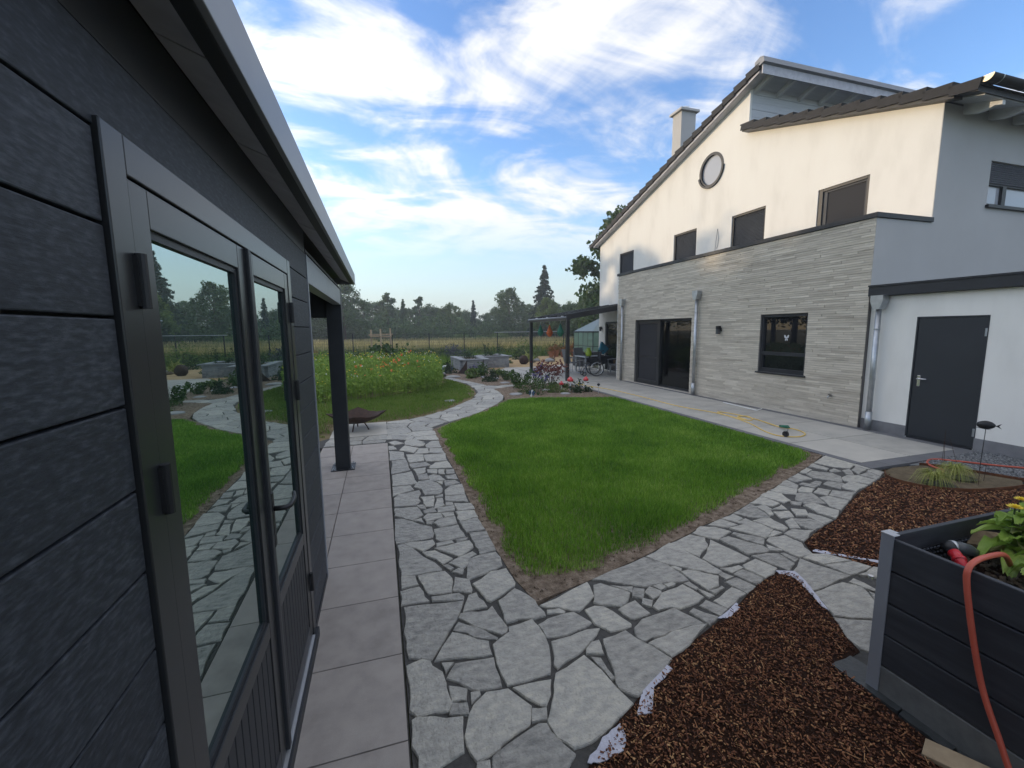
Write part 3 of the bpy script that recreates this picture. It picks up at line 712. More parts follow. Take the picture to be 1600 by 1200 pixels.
[3.41,12.87,3.41,13.19,3.16,13.31,3.11,12.97,3.24,12.86],
[3.09,11.01,2.89,11.18,2.60,11.20,2.52,10.94,2.89,10.65],
[2.82,16.33,2.72,16.67,2.41,16.68,2.41,16.57,2.51,16.23],
[2.71,10.33,2.26,10.50,2.19,10.47,2.09,10.34,2.22,10.06,2.48,10.01],
[3.52,13.62,3.75,13.88,3.48,14.10,3.44,14.11,3.13,13.74,3.21,13.61],
[2.89,15.01,2.88,14.57,3.07,14.55,3.28,14.75,3.21,15.02],
[1.69,9.08,1.98,9.38,1.82,9.54,1.60,9.41,1.59,9.19],
[3.21,15.04,3.05,15.56,2.74,15.38,2.84,15.04],
[0.97,9.15,0.82,9.43,0.78,9.43,0.51,9.24,0.62,8.96,0.70,8.95],
[0.41,8.51,0.50,8.85,0.05,8.95,0.05,8.50],
[3.11,13.76,3.42,14.12,3.40,14.15,3.14,14.26,2.90,14.14,2.86,14.10,2.86,13.85],
[2.02,9.84,2.20,10.05,2.07,10.32,1.92,10.30,1.74,10.03,1.76,9.90,1.85,9.81],
[2.72,11.66,2.97,11.55,3.18,11.62,3.04,11.94,2.90,11.98,2.66,11.78],
[0.76,8.48,0.88,8.68,0.69,8.93,0.62,8.93,0.53,8.85,0.44,8.50],
[2.52,16.20,2.62,15.81,2.95,15.89,2.91,16.02,2.82,16.30],
[1.26,9.90,1.03,9.64,1.24,9.53,1.36,9.58,1.39,9.77],
[3.27,12.14,3.06,12.45,2.84,12.28,2.91,12.01,3.05,11.97],
[1.71,10.02,1.49,10.16,1.31,9.90,1.41,9.79,1.73,9.90],
[2.92,13.80,2.84,13.34,2.84,13.30,3.13,13.31,3.19,13.59,3.11,13.73],
[1.26,9.50,1.17,9.15,1.56,9.20,1.57,9.41,1.37,9.56],
[0.52,7.65,0.89,7.70,0.90,7.95,0.85,8.06,0.50,8.05,0.40,7.94],
[3.05,12.48,2.81,12.74,2.68,12.37,2.82,12.30],
[0.90,8.16,0.87,8.28,0.76,8.45,0.45,8.47,0.51,8.08,0.86,8.09],
[4.36,14.02,3.91,13.97,3.78,13.90,3.95,13.52,4.32,13.68],
[0.72,8.94,0.91,8.69,1.20,8.67,1.26,8.69,1.13,9.11,1.00,9.13],
[2.88,10.62,2.51,10.91,2.41,10.87,2.28,10.52,2.73,10.35],
[3.09,12.52,3.22,12.84,3.09,12.95,2.81,12.85,2.79,12.82,2.80,12.80],
[3.10,11.03,3.13,11.08,3.28,11.57,3.20,11.60,2.98,11.52,2.91,11.20],
[2.55,11.24,2.30,11.35,2.08,11.04,2.40,10.90,2.50,10.94,2.57,11.21],
[0.48,8.07,0.42,8.48,0.05,8.47,0.04,8.05,0.05,7.97,0.38,7.96],
[3.64,13.34,3.52,13.59,3.21,13.58,3.17,13.33,3.43,13.22],
[2.16,10.49,1.92,10.79,1.72,10.49,1.91,10.32,2.07,10.35],
[0.46,7.46,0.89,7.30,0.89,7.67,0.52,7.62],
[1.29,8.70,1.54,8.93,1.67,9.06,1.57,9.17,1.16,9.12],
[2.55,11.27,2.70,11.64,2.63,11.77,2.57,11.79,2.37,11.48,2.33,11.37],
[-0.05,7.65,0.44,7.47,0.50,7.64,0.38,7.93,0.06,7.94],
[2.00,9.40,2.17,9.58,2.22,9.64,2.02,9.81,1.86,9.78,1.84,9.57],
[0.88,8.32,1.10,8.53,1.17,8.64,0.91,8.67,0.79,8.46],
[2.96,15.87,2.67,15.78,2.72,15.46,2.73,15.41,3.04,15.59],
[2.88,12.00,2.81,12.27,2.66,12.31,2.50,11.86,2.55,11.83,2.64,11.80],
[2.72,16.70,2.61,17.08,2.40,17.16,2.41,16.71],
[1.75,9.87,1.42,9.76,1.38,9.58,1.59,9.44,1.81,9.57,1.84,9.79],
[3.41,12.53,3.41,12.85,3.24,12.83,3.12,12.52],
[3.29,11.60,3.33,11.73,3.37,12.11,3.29,12.12,3.07,11.95,3.21,11.63],
[3.40,14.26,3.29,14.72,3.09,14.53,3.16,14.28,3.39,14.18],
[3.37,12.14,3.41,12.50,3.10,12.49,3.08,12.48,3.29,12.15],
[2.38,10.88,2.07,11.01,1.97,10.86,1.94,10.82,2.18,10.50,2.25,10.52],
[0.48,9.24,0.06,9.12,0.06,8.98,0.51,8.87,0.60,8.95],
[2.84,13.28,2.83,12.88,3.08,12.98,3.12,13.29],
[1.14,9.14,1.23,9.50,1.02,9.60,0.94,9.54,0.84,9.44,1.00,9.15],
[3.13,14.28,3.07,14.52,2.88,14.54,2.87,14.43,2.91,14.17],
[2.88,11.21,2.96,11.53,2.72,11.63,2.58,11.25,2.59,11.22],
[1.89,10.31,1.73,10.43,1.51,10.18,1.72,10.05],
[3.54,13.60,3.66,13.35,3.92,13.51,3.76,13.85],
[2.23,9.67,2.46,9.99,2.22,10.04,2.04,9.83],
[-.97,7.44,-.72,7.43,-.70,7.62,-.97,7.66],
[-.70,7.43,-.38,7.44,-.40,7.68,-.68,7.64],
[-.36,7.44,-.02,7.43,.01,7.58,-.20,7.64,-.37,7.60],
[-.97,7.69,-.69,7.65,-.62,7.94,-.92,7.96],
[-.66,7.67,-.40,7.71,-.30,7.95,-.58,7.95],
[-.37,7.63,-.2,7.67,.02,7.61,.03,7.95,-.27,7.96],
]


def stone_mesh(flat, seed):
    rs = random.Random(seed)
    P = [Vector((flat[i], flat[i + 1])) for i in range(0, len(flat), 2)]
    c = sum(P, Vector((0, 0))) / len(P)
    P = [p + (p - c).normalized() * .006 for p in P]
    ring = []
    n = len(P); size = max((p - c).length for p in P)
    for i in range(n):
        a, b = P[i], P[(i + 1) % n]
        ring.append(a.copy())
        L_ = (b - a).length
        k = 2 if L_ > 0.18 else (1 if L_ > 0.07 else 0)
        nr = Vector((-(b - a).y, (b - a).x)).normalized()
        for j in range(1, k + 1):
            ring.append(a.lerp(b, j / (k + 1) + rs.uniform(-.06, .06)) + nr * rs.uniform(-1, 1) * min(0.012, L_ * 0.05))
    top = 0.019 + rs.uniform(-.003, .004); tx, ty = rs.uniform(-.006, .006), rs.uniform(-.006, .006)
    def z(p): return top + (p.x - c.x) * tx + (p.y - c.y) * ty
    m = len(ring); V = []; F = []
    ins = min(0.0035, size * 0.03)
    for p in ring: V.append((p.x - c.x, p.y - c.y, -0.02))
    for p in ring: V.append((p.x - c.x, p.y - c.y, z(p) - 0.005 - rs.random() * .003))
    for p in ring:
        q = p + (c - p).normalized() * (ins + rs.random() * ins * .8)
        V.append((q.x - c.x, q.y - c.y, z(q)))
    for k in range(2):
        for i in range(m):
            F.append((k * m + i, k * m + (i + 1) % m, (k + 1) * m + (i + 1) % m, (k + 1) * m + i))
    F.append(tuple(2 * m + i for i in range(m)))
    me = bpy.data.meshes.new('flagstone'); me.from_pydata(V, [], F); me.materials.append(MAT['flagstone'])
    return me, c
for i, s in enumerate(STONES):
    me, c = stone_mesh(s, i)
    piece(me, 'flagstone', PATH, (c.x, c.y, 0))

# ---- paved strip along the shed
STRIP = sheet('paved_strip', [(-0.7, -0.8), (0.045, -0.8), (0.045, 7.42), (-0.98, 7.42), (-0.98, 3.4), (-0.7, 3.4)], -0.002, 'mortar', 'strip of large mauve grey concrete paving slabs along the shed', 'paving')
pv = cube_mesh('paving_slab', 'paver')
ys = [7.36, 6.79, 6.30, 5.73, 5.16, 4.58, 4.05, 3.49, 2.95, 2.38, 1.82, 1.25, 0.68, 0.11, -0.46]
for i in range(len(ys) - 1):
    y1, y0 = ys[i] - .004, ys[i + 1] + .004
    piece(pv, 'paving_slab', STRIP, (-0.235, (y0 + y1) / 2, -0.005), (0.545, y1 - y0, 0.05))
    if y1 > 3.5: piece(pv, 'paving_slab', STRIP, (-0.745, (y0 + y1) / 2 , -0.005), (0.46, y1 - y0, 0.05))
pb = cube_mesh('paving_slab', 'slab')
piece(pb, 'paving_slab', STRIP, (-0.45, 8.56, -0.004), (0.98, 1.14, 0.05))

# ---- terrace by the house
TERR_POLY = [(6.19, 3.86), (8.50, 3.98), (8.50, 14.2), (9.94, 14.2), (9.94, 19.0), (13.0, 23.6), (11.2, 22.6), (9.4, 21.2), (7.0, 20.5), (6.0, 20.7), (5.3, 19.35), (5.2, 17.0), (4.85, 14.75), (5.1, 14.2), (5.68, 13.75), (6.2, 13.75), (6.19, 12.6)]
TERR = sheet('terrace', TERR_POLY, 0.010, 'slab', 'grey terrace of large concrete slabs along the house front', 'terrace')
sm = cube_mesh('terrace_slab', 'slab'); bmh = cube_mesh('border_paver', 'border')
TZ = 0.022
y = 4.07
rows = []
while y < 20.5:
    rows.append((y, y + 1.08)); y += 1.09
for (ya, yb) in rows:
    for (xa, xb) in ((5.28, 6.30), (6.315, 7.31), (7.32, 8.325), (8.56, 9.4)):
        cx_, cy_ = (xa + xb) / 2, (ya + yb) / 2
        cs = [(xa, ya), (xb, ya), (xb, yb), (xa, yb), (cx_, cy_)]
        if xa < 6.3 and ya < 14: continue
        if xa > 8.5 and ya < 14.2: continue
        if in_poly(cs, TERR_POLY).all():
            piece(sm, 'terrace_slab', TERR, (cx_, cy_, TZ - .02), (xb - xa - .008, yb - ya - .008, 0.04))
for k in range(22):
    ya = 4.07 + k * 0.43
    piece(bmh, 'border_paver', TERR, (6.252, ya + .215, TZ - .02), (0.118, 0.424, 0.04))
    piece(bmh, 'border_paver', TERR, (8.415, ya + .215, TZ - .02), (0.165, 0.424, 0.04))
for k in range(6):
    xa = 6.2 + k * 0.384
    piece(bmh, 'border_paver', TERR, (xa + .19, 3.955 + k * .004, TZ - .02), (0.378, 0.21, 0.04))

# ---- soil, mulch, gravel, lawns
LAWN_SOIL = [(0.89, 8.15), (0.88, 6.8), (0.885, 5.4), (0.865, 4.2), (0.875, 3.4), (0.90, 2.9), (0.955, 2.60), (1.4, 2.71), (1.68, 2.79), (2.01, 2.885), (2.36, 3.01), (2.64, 3.095), (2.85, 3.19), (3.15, 3.265), (3.37, 3.335), (3.71, 3.465), (4.0, 3.585), (4.5, 3.795), (5.09, 4.035), (5.73, 4.30),(6.19, 4.53), (6.19, 10.55), (5.93, 10.55), (3.94, 11.06), (3.16, 10.98), (2.74, 10.35), (2.18, 9.56), (1.55, 8.9)]
sheet('lawn_soil', LAWN_SOIL, 0.012, 'soil', 'bare brown soil edge round the square lawn', 'soil')
sheet('grass_soil', [(-6, 7.9), (-1.1, 7.9), (-.92, 8.1), (-.93, 9.15), (.05, 9.16), (.52, 9.28), (.93, 9.57), (1.49, 10.19), (1.96, 10.88), (2.36, 11.5), (2.67, 12.4), (2.83, 13.36), (2.87, 14.45), (2.72, 15.5), (2.38, 17.2), (1.5, 20.5), (-6, 20.5)], 0.004, 'dry_ground', 'patchy ground under the curved lawn and wildflowers', 'ground')
BED1 = [(3.16, 10.98), (3.34, 11.72), (3.43, 12.51), (3.42, 13.19), (3.91, 13.47), (4.36, 13.68), (4.74, 14.16), (5.1, 14.15), (5.68, 13.72), (6.19, 13.7), (6.19, 10.55), (5.93, 10.52), (3.94, 11.05)]
sheet('flower_bed', BED1, 0.016, 'soil', 'brown soil bed with shrubs and red toadstools beyond the lawn', 'flower bed')
BED2 = [(2.6, 17.1), (2.91, 16.02), (3.21, 15.06), (3.46, 14.12), (3.94, 14.0), (4.37, 14.05), (4.78, 14.75), (5.15, 17.0), (5.26, 19.3), (4.9, 20.9), (3.4, 20.6), (2.6, 18.6)]
sheet('flower_bed', BED2, 0.016, 'soil', 'brown soil bed between the curved path and the raised stone beds', 'flower bed')
sheet('sand_area', [(5.3, 19.5), (6.0, 20.75), (7.0, 20.55), (9.4, 21.25), (11.2, 22.7), (14.5, 26.5), (14.6, 29), (9.0, 28.6), (6.6, 24.6), (5.6, 22.9), (5.0, 21.0)], 0.006, 'sand', 'ochre sandy gravel area behind the terrace', 'gravel')
MULCH1 = [(0.20, -0.6), (0.42, 0.9), (0.73, 1.43), (0.95, 1.58), (1.22, 1.72), (1.5, 1.87), (2.24, 2.13), (2.56, 2.28), (2.87, 2.37), (2.99, 2.32), (2.95, 2.21), (2.88, 2.09), (2.76, 1.86), (2.65, 1.68), (2.60, 1.585), (2.50, 1.57), (2.37, 1.56), (2.33, 1.2), (2.335, .6), (2.3, -.6)]
MULCH2 = [(6.17, 3.66), (5.97, 3.59), (5.79, 3.52), (5.53, 3.44), (5.15, 3.32), (4.83, 3.18), (4.49, 3.02), (4.23, 2.90), (3.99, 2.83), (3.77, 2.76), (3.5, 2.65), (3.40, 2.50), (3.49, 2.41), (3.57, 2.30), (3.64, 2.17), (3.9, 1.95), (5, 1.3), (9.5, .3), (9.5, 2.7), (7.45, 2.95), (7.13, 2.82), (6.91, 2.83), (6.54, 2.88), (6.27, 2.97), (6.03, 3.14), (5.95, 3.36)]
sheet('mulch_bed', MULCH1, 0.012, 'mulch_base', 'triangular bark mulch bed in front of the planter', 'mulch bed')
sheet('mulch_bed', MULCH2, 0.012, 'mulch_base', 'bark mulch bed between the path and the garage', 'mulch bed')
RING = [(6.02, 3.60), (5.97, 3.36), (6.05, 3.15), (6.28, 2.99), (6.55, 2.90), (6.91, 2.85), (7.13, 2.84), (7.42, 2.97), (7.34, 3.12), (7.27, 3.30), (7.14, 3.56), (6.98, 3.75), (6.5, 3.80), (6.2, 3.72)]
sheet('sedge_bed', RING, 0.014, 'sand_soil', 'sandy soil bed with two sedge clumps inside the rusty edging', 'flower bed')
GRAVEL = [(6.98, 3.76), (7.15, 3.57), (7.28, 3.31), (7.36, 3.12), (7.44, 2.98), (9.0, 2.72), (9.5, 2.7), (9.5, 1.8), (8.58, 2.0), (8.57, 3.97), (6.9, 3.84)]
sheet('gravel_strip', [(6.98, 3.76), (7.15, 3.57), (7.28, 3.31), (7.36, 3.12), (7.46, 2.97), (8.57, 2.78), (8.57, 3.93), (6.9, 3.84)], 0.004, 'gravel', 'strip of grey gravel along the garage wall', 'gravel')

# chips, gravel, crumbs
def fade(P, poly, d0): return P
P = scatter(MULCH1, 34000); P = P[edge_dist(P, MULCH1) > 0.012 + 0.02 * rng.random(len(P))]
n = len(P); L_ = 0.005 + 0.017 * rng.random(n) ** 1.8; Wc = 0.0025 + 0.0065 * rng.random(n) ** 1.5; big_ = rng.random(n) < 0.05; L_[big_] = 0.025 + 0.035 * rng.random(big_.sum()); Wc[big_] *= .55
o = np_mesh('bark_mulch', *chips(P, 0.015 + 0.016 * rng.random(n), L_, Wc, 0.0012 + 0.0025 * rng.random(n)), 'mulch', kind='stuff')
tag(o, 'dark brown bark chips on the triangular bed by the planter', 'mulch')
P2 = scatter([p for p in MULCH2], 26000)
P2 = P2[(P2[:, 0] < 8.3) & (edge_dist(P2, MULCH2) > 0.012)]; n = len(P2)
L_ = 0.008 + 0.028 * rng.random(n) ** 2.0
o = np_mesh('bark_mulch', *chips(P2, 0.012 + 0.018 * rng.random(n), L_, 0.004 + 0.009 * rng.random(n), 0.003 + 0.004 * rng.random(n)), 'mulch', kind='stuff')
tag(o, 'reddish brown bark chips on the bed in front of the garage', 'mulch')
P3 = scatter([(7.0, 3.8), (7.2, 3.56), (7.30, 3.30), (7.40, 3.1), (7.5, 2.99), (8.55, 2.80), (8.55, 3.9)], 5200); n = len(P3)
o = np_mesh('gravel_stones', *chips(P3, 0.012 + 0.012 * rng.random(n), 0.014 + 0.022 * rng.random(n), 0.012 + 0.014 * rng.random(n), 0.010 + 0.008 * rng.random(n), 0.6), 'gravel', kind='stuff')
tag(o, 'grey gravel stones along the garage plinth', 'gravel')
GRASS = [(0.95, 8.05), (0.95, 6.7), (0.95, 5.0), (0.96, 4.2), (0.95, 3.5), (0.92, 3.2), (0.98, 2.92), (1.25, 2.82), (1.61, 2.84), (2.05, 2.97), (2.43, 3.11), (2.97, 3.33), (3.58, 3.56), (4.53, 3.93), (6.08, 4.56), (6.17, 4.8), (6.17, 10.4), (5.87, 10.44), (3.94, 11.02), (3.22, 10.93), (2.76, 10.31), (2.20, 9.53), (1.58, 8.86), (1.15, 8.38)]
Pc = scatter(LAWN_SOIL, 9000); ce = edge_dist(Pc, LAWN_SOIL); Pc = Pc[(ce < 0.42) & (ce > .012) & (Pc[:, 1] < 7.5)]; n = len(Pc)
o = np_mesh('soil_crumbs', *chips(Pc, 0.014 + 0.008 * rng.random(n), 0.006 + 0.016 * rng.random(n) ** 2, 0.005 + 0.010 * rng.random(n), 0.004 + 0.007 * rng.random(n)), 'soil', kind='stuff')
tag(o, 'crumbs of bare soil along the lawn edge', 'soil')

# lawn blades, denser near the camera
def lawn(poly, dens_near, dens_far, d_near, d_far, hmin, hmax, wmin, mat, label, name='lawn_grass', ragged=0.13, z=0.006):
    a = np.array(poly); lo, hi = a.min(0), a.max(0)
    N = int((hi - lo).prod() * dens_near)
    P = lo + rng.random((N, 2)) * (hi - lo)
    d = np.hypot(P[:, 0], P[:, 1]); k = np.clip((d - d_near) / (d_far - d_near), 0, 1)
    dens = dens_near * (1 - k) + dens_far * k
    keep = rng.random(N) < dens / dens_near
    P, d, k = P[keep], d[keep], k[keep]
    ok = in_poly(P, poly); P, k = P[ok], k[ok]
    e = edge_dist(P, poly)
    nz = np.array([noise.noise((x * 3.1, y * 3.1, 0)) for x, y in P]) if len(P) < 400000 else np.zeros(len(P))
    keep = e > ragged * np.clip(rng.random(len(P)) ** 1.5 * 0.9 + nz * 0.9, 0, 1)
    P, k, e = P[keep], k[keep], e[keep]
    nb = np.array([noise.noise((x * 1.3 + 9, y * 1.3, 2)) for x, y in P])
    h = (hmin + (hmax - hmin) * rng.random(len(P))) * (1 + 0.35 * nb) * (0.55 + 0.45 * np.clip(e / 0.25, 0, 1))
    o = np_mesh(name, *blades(P, z, h, (wmin + 0.0016 * rng.random(len(P))) * (1 + 2.0 * k), 0.75), mat, kind='stuff')
    return tag(o, label, 'grass')
lawn(GRASS, 11000, 3200, 3.0, 10.0, 0.040, 0.095, 0.0032, 'grass', 'dense green grass of the square lawn')
LAWN2 = [(-5.5, 7.95), (-1.15, 7.95), (-.98, 8.1), (-.98, 9.2), (.05, 9.2), (.52, 9.32), (.93, 9.61), (1.46, 10.22), (1.92, 10.9), (2.32, 11.52), (2.63, 12.4), (2.79, 13.36), (2.83, 14.45), (2.68, 15.5), (2.36, 17.0), (1.9, 15.0), (.74, 13.2), (-.65, 12.6), (-5.5, 12.4)]
lawn(LAWN2, 1500, 900, 8.0, 16.0, 0.03, 0.09, 0.008, 'grass2', 'green lawn curving round the wildflower patch', ragged=0.3)
P = scatter([(-0.9, 9.2), (0.1, 9.2), (0.6, 9.35), (1.2, 9.9), (0.8, 10.3), (-.2, 10.0), (-1.6, 9.9), (-3, 9.4), (-1.2, 8.2)], 2600)
o = np_mesh('dry_straw', *blades(P, 0.004, 0.02 + 0.05 * rng.random(len(P)), 0.008, 1.6), 'straw', kind='stuff')
tag(o, 'dry straw coloured grass beside the rusty fire bowl', 'grass')

# ================================================================== garden shed
SX = -0.475
shed = thing('garden_shed', 'anthracite plank clad garden shed with a glazed double door and open porch', 'shed', (-2.0, 1.0, 0))
bd = []
def board(y0, y1, z0, z1):
    m = MB().box(SX - .022, y0, z0 + .0028, SX, y1, z1 - .0028)
    return m.build('wall_board', 'wpc', shed, bevel=0.003)
zg = [0.06 + 0.0] + [0.23 + 0.17 * i for i in range(14)]          # grooves at 2.27, 2.10 ...
zg = [z for z in zg if z < 2.46]
for i in range(len(zg) - 1):
    z0, z1 = zg[i], zg[i + 1]
    if z0 > 2.2: board(-1.8, 3.36, z0, z1)
    else:
        board(-1.8, 0.995, z0, z1); board(2.705, 3.36, z0, z1)
m = MB().box(-3.5, -1.8, 0.02, SX - .03, 3.35, 2.52); m.build('inner_wall', 'black', shed)
MB().box(SX - .03, -1.8, 2.445, SX - .006, 3.38, 2.604).build('top_trim', 'metal_dark', shed, bevel=.003)
MB().box(SX - .03, -1.8, -0.02, SX + .004, 1.0, .055).box(SX - .03, 2.7, -0.02, SX + .004, 3.36, .055).build('base_trim', 'metal_dark', shed)
MB().box(SX - .06, 3.362, 0.0, SX + .006, 3.395, 2.44).build('corner_trim', 'metal_grey', shed, bevel=.002)
# door set
MB().box(SX - .03, 1.0, .08, SX + .010, 1.075, 2.29).box(SX - .03, 2.625, .08, SX + .010, 2.70, 2.29).box(SX - .03, 1.0752, 2.212, SX + .0095, 2.6248, 2.29).build('door_frame', 'metal_frame', shed, bevel=.003)
MB().box(SX - .03, 1.0, -.02, SX + .03, 2.70, .079).build('door_sill', 'metal_dark', shed, bevel=.003)
MB().box(SX + .002, 1.09, .080, SX + .018, 2.61, .090).build('door_threshold', 'alu', shed)
def leaf(y0, y1, gy0, gy1):
    d = MB().box(SX - .028, y0, .10, SX + .0065, gy0, 2.208).box(SX - .028, gy1, .10, SX + .0065, y1, 2.208)
    d.box(SX - .028, gy0, 2.125, SX + .0062, gy1, 2.208).box(SX - .028, gy0, .70, SX + .0062, gy1, .765).box(SX - .028, gy0, .10, SX + .0062, gy1, .19)
    dl = d.build('shed_door', 'metal_frame', shed, bevel=.0025)
    b = MB()
    for a in ((gy0, .765, gy0 + .018, 2.125), (gy1 - .018, .765, gy1, 2.125), (gy0 + .018, 2.107, gy1 - .018, 2.125), (gy0 + .018, .765, gy1 - .018, .783)):
        b.box(SX - .024, a[0], a[1], SX - .002, a[2], a[3])
    b.build('glazing_bead', 'metal_dark', dl)
    MB().box(SX - .020, gy0 + .018, .783, SX - .012, gy1 - .018, 2.107).build('door_pane', 'glass_shed', dl)
    nb = 10; w = (gy1 - gy0) / nb
    for k in range(nb):
        MB().box(SX - .022, gy0 + k * w + .003, .19, SX + .002, gy0 + (k + 1) * w - .003, .70).build('panel_slat', 'metal_dark', dl, bevel=.003)
    return dl
d1 = leaf(1.079, 1.852, 1.155, 1.765)
d2 = leaf(1.890, 2.621, 1.955, 2.545)
MB().box(SX - .02, 1.853, .10, SX + .020, 1.889, 2.21).build('door_astragal', 'metal_dark', shed, bevel=.004)
hp = MB().box(SX + .0065, 1.912, 1.00, SX + .016, 1.945, 1.235).build('door_handle', 'black', d2, bevel=.004)
hv = MB().tube([(SX + .014, 1.930, 1.165), (SX + .062, 1.930, 1.165), (SX + .074, 1.948, 1.165), (SX + .076, 2.00, 1.165), (SX + .074, 2.045, 1.168), (SX + .066, 2.075, 1.178)], [.011, .011, .011, .011, .010, .008], 10)
hv.build('lever', 'black', d2, smooth=True)
MB().lathe([(.008, 0), (.008, .01)], (0, 0, 0), 8).build('key_cylinder', 'steel_bright', d2).location = Vector((SX + .014, 1.928, 1.06)) - wloc(d2)
for (yy, zz) in ((1.072, 2.005), (1.072, 1.565), (1.072, .50), (2.628, 2.005), (2.628, 1.575), (2.628, .42)):
    MB().tube([(SX + .018, yy, zz - .055), (SX + .018, yy, zz + .055)], .0105, 10).box(SX + .006, yy - .014, zz - .05, SX + .018, yy + .014, zz + .05).build('hinge', 'black', shed)
# porch
PP = thing('porch_post', 'dark square post of the shed porch on a bolted base plate', 'post', (-.568, 6.19, 0))
bpy.data.objects.remove(PP)
post = MB().box(-.660, 6.10, .03, SX, 6.285, 2.44).build('post', 'metal_dark', shed, bevel=.004)
pl = MB().box(-.72, 6.03, .020, -.415, 6.35, .030).build('base_plate', 'metal_dark', post)
for (bx, by) in ((-.69, 6.06), (-.445, 6.06), (-.69, 6.32), (-.445, 6.32)):
    MB().lathe([(.014, 0), (.014, .012), (.006, .014), (.006, .03)], (bx, by, .030), 6).build('bolt', 'zinc', post)
MB().box(-3.55, 6.10, .03, -3.37, 6.285, 2.44).build('post', 'metal_dark', shed)
MB().box(SX - .10, 3.396, 2.25, SX - .002, 6.099, 2.445).build('porch_beam', 'metal_grey', shed, bevel=.003)
MB().box(-3.36, 6.13, 2.08, -.661, 6.26, 2.445).build('end_beam', 'metal_dark', shed)
MB().box(-3.55, 3.4, 2.08, -3.4, 6.1, 2.445).build('rear_beam', 'metal_dark', shed)
MB().box(-3.6, 3.396, 2.46, SX - .004, 6.40, 2.48).build('porch_ceiling', 'metal_dark', shed)
MB().box(-3.75, -1.9, 2.622, -.325, 6.44, 2.675).build('shed_roof', 'metal_dark', shed)
y = -1.8
while y < 6.4:
    y2 = min(y + .62, 6.40)
    zz = 2.556 + random.uniform(-.003, .003)
    MB().add([(SX - .004, y + .003, zz + .05), (-.372, y + .003, zz + .008), (-.372, y2 - .003, zz + .008), (SX - .004, y2 - .003, zz + .05), (SX - .004, y + .003, zz + .06), (-.372, y + .003, zz + .018), (-.372, y2 - .003, zz + .018), (SX - .004, y2 - .003, zz + .06)], [(0, 1, 2, 3), (7, 6, 5, 4), (0, 4, 5, 1), (1, 5, 6, 2), (2, 6, 7, 3), (3, 7, 4, 0)]).build('soffit_panel', 'soffit', shed)
    y = y2
MB().box(-.371, -1.9, 2.553, -.3205, 6.42, 2.62).build('gutter', 'metal_dark', shed, bevel=.006)
MB().box(-.320, -1.9, 2.545, -.300, 6.46, 2.690).box(-3.75, 6.441, 2.545, -.3202, 6.46, 2.690).build('fascia', 'metal_grey', shed, bevel=.003)

# ================================================================== garage
GX = 8.575
gar = thing('garage', 'white rendered flat roofed garage with a dark steel side door', 'garage', (10, 3, 0))
gw = MB().box(GX, -3.0, 0.0, 14.5, 5.60, 2.43).build('garage_wall', 'plaster', gar)
boolean_cut(gw, [MB().box(GX - .3, 4.00, -.1, GX + .07, 4.87, 2.04)])
MB().box(GX - .004, 4.0105, -.02, GX + .06, 4.8595, .040).build('door_sill', 'metal_dark', gar)
MB().box(GX - .012, -3.0, .0, GX - .001, 3.99, .20).box(GX - .012, 4.88, .0, GX - .001, 5.60, .20).build('garage_plinth', 'plinth', gar)
MB().box(8.46, -3.1, 2.435, 14.6, 5.605, 2.60).build('roof_fascia', 'metal_dark', gar, bevel=.004)
MB().box(8.44, -3.1, 2.601, 14.6, 5.604, 2.63).build('roof_flashing', 'metal_dark', gar)
gd = MB().box(GX + .008, 4.012, .045, GX + .05, 4.858, 2.03).build('garage_door', 'garage_door', gar, bevel=.003)
MB().box(GX - .006, 3.985, .03, GX + .06, 4.010, 2.052).box(GX - .006, 4.860, .03, GX + .06, 4.882, 2.052).box(GX - .006, 4.0105, 2.032, GX + .06, 4.8595, 2.052).build('door_frame', 'garage_door', gar)
h = MB().box(GX - .002, 4.75, .90, GX + .008, 4.795, 1.08).build('door_handle', 'steel_bright', gd, bevel=.004)
MB().tube([(GX, 4.772, 1.03), (GX - .055, 4.772, 1.03), (GX - .058, 4.74, 1.03), (GX - .055, 4.64, 1.03)], .010, 8).build('lever', 'steel_bright', gd, smooth=True)
for zz in (.28, 1.80):
    MB().tube([(GX - .012, 4.005, zz - .06), (GX - .012, 4.005, zz + .06)], .013, 8).build('hinge', 'zinc', gd)

# ================================================================== house
FX, UX, EY = 8.5, 9.94, 5.61
house = thing('house', 'white gabled house with a grey brick slip ground floor front', 'house', (10, 10, 0))
prof = [(EY, 0), (EY, 5.90), (10.05, 7.24), (10.05, 8.33), (18.27, 5.76), (18.27, 0)]
wall = MB().prism_x(prof, UX, 21.0).build('house_wall', 'plaster', house)
def cyl_x(y, z, r, x0, x1, n=40):
    return MB().prism_x([(y + r * math.cos(2 * PI * k / n), z + r * math.sin(2 * PI * k / n)) for k in range(n)], x0, x1)
UPW = [(15.50, 16.56, 5.06), (11.90, 13.02, 5.11), (9.30, 10.45, 5.11), (6.76, 7.87, 5.06)]
cuts = [cyl_x(11.37, 6.70, .50, UX - .3, UX + .16)]
for (a, b, t) in UPW: cuts.append(MB().box(UX - .3, a, 3.16, UX + .16, b, t))
cuts.append(MB().box(UX - .3, 14.45, .03, UX + .16, 17.70, 2.22))
cuts.append(MB().box(11.46, EY - .3, 4.24, 13.3, EY + .15, 5.06))
boolean_cut(wall, cuts)
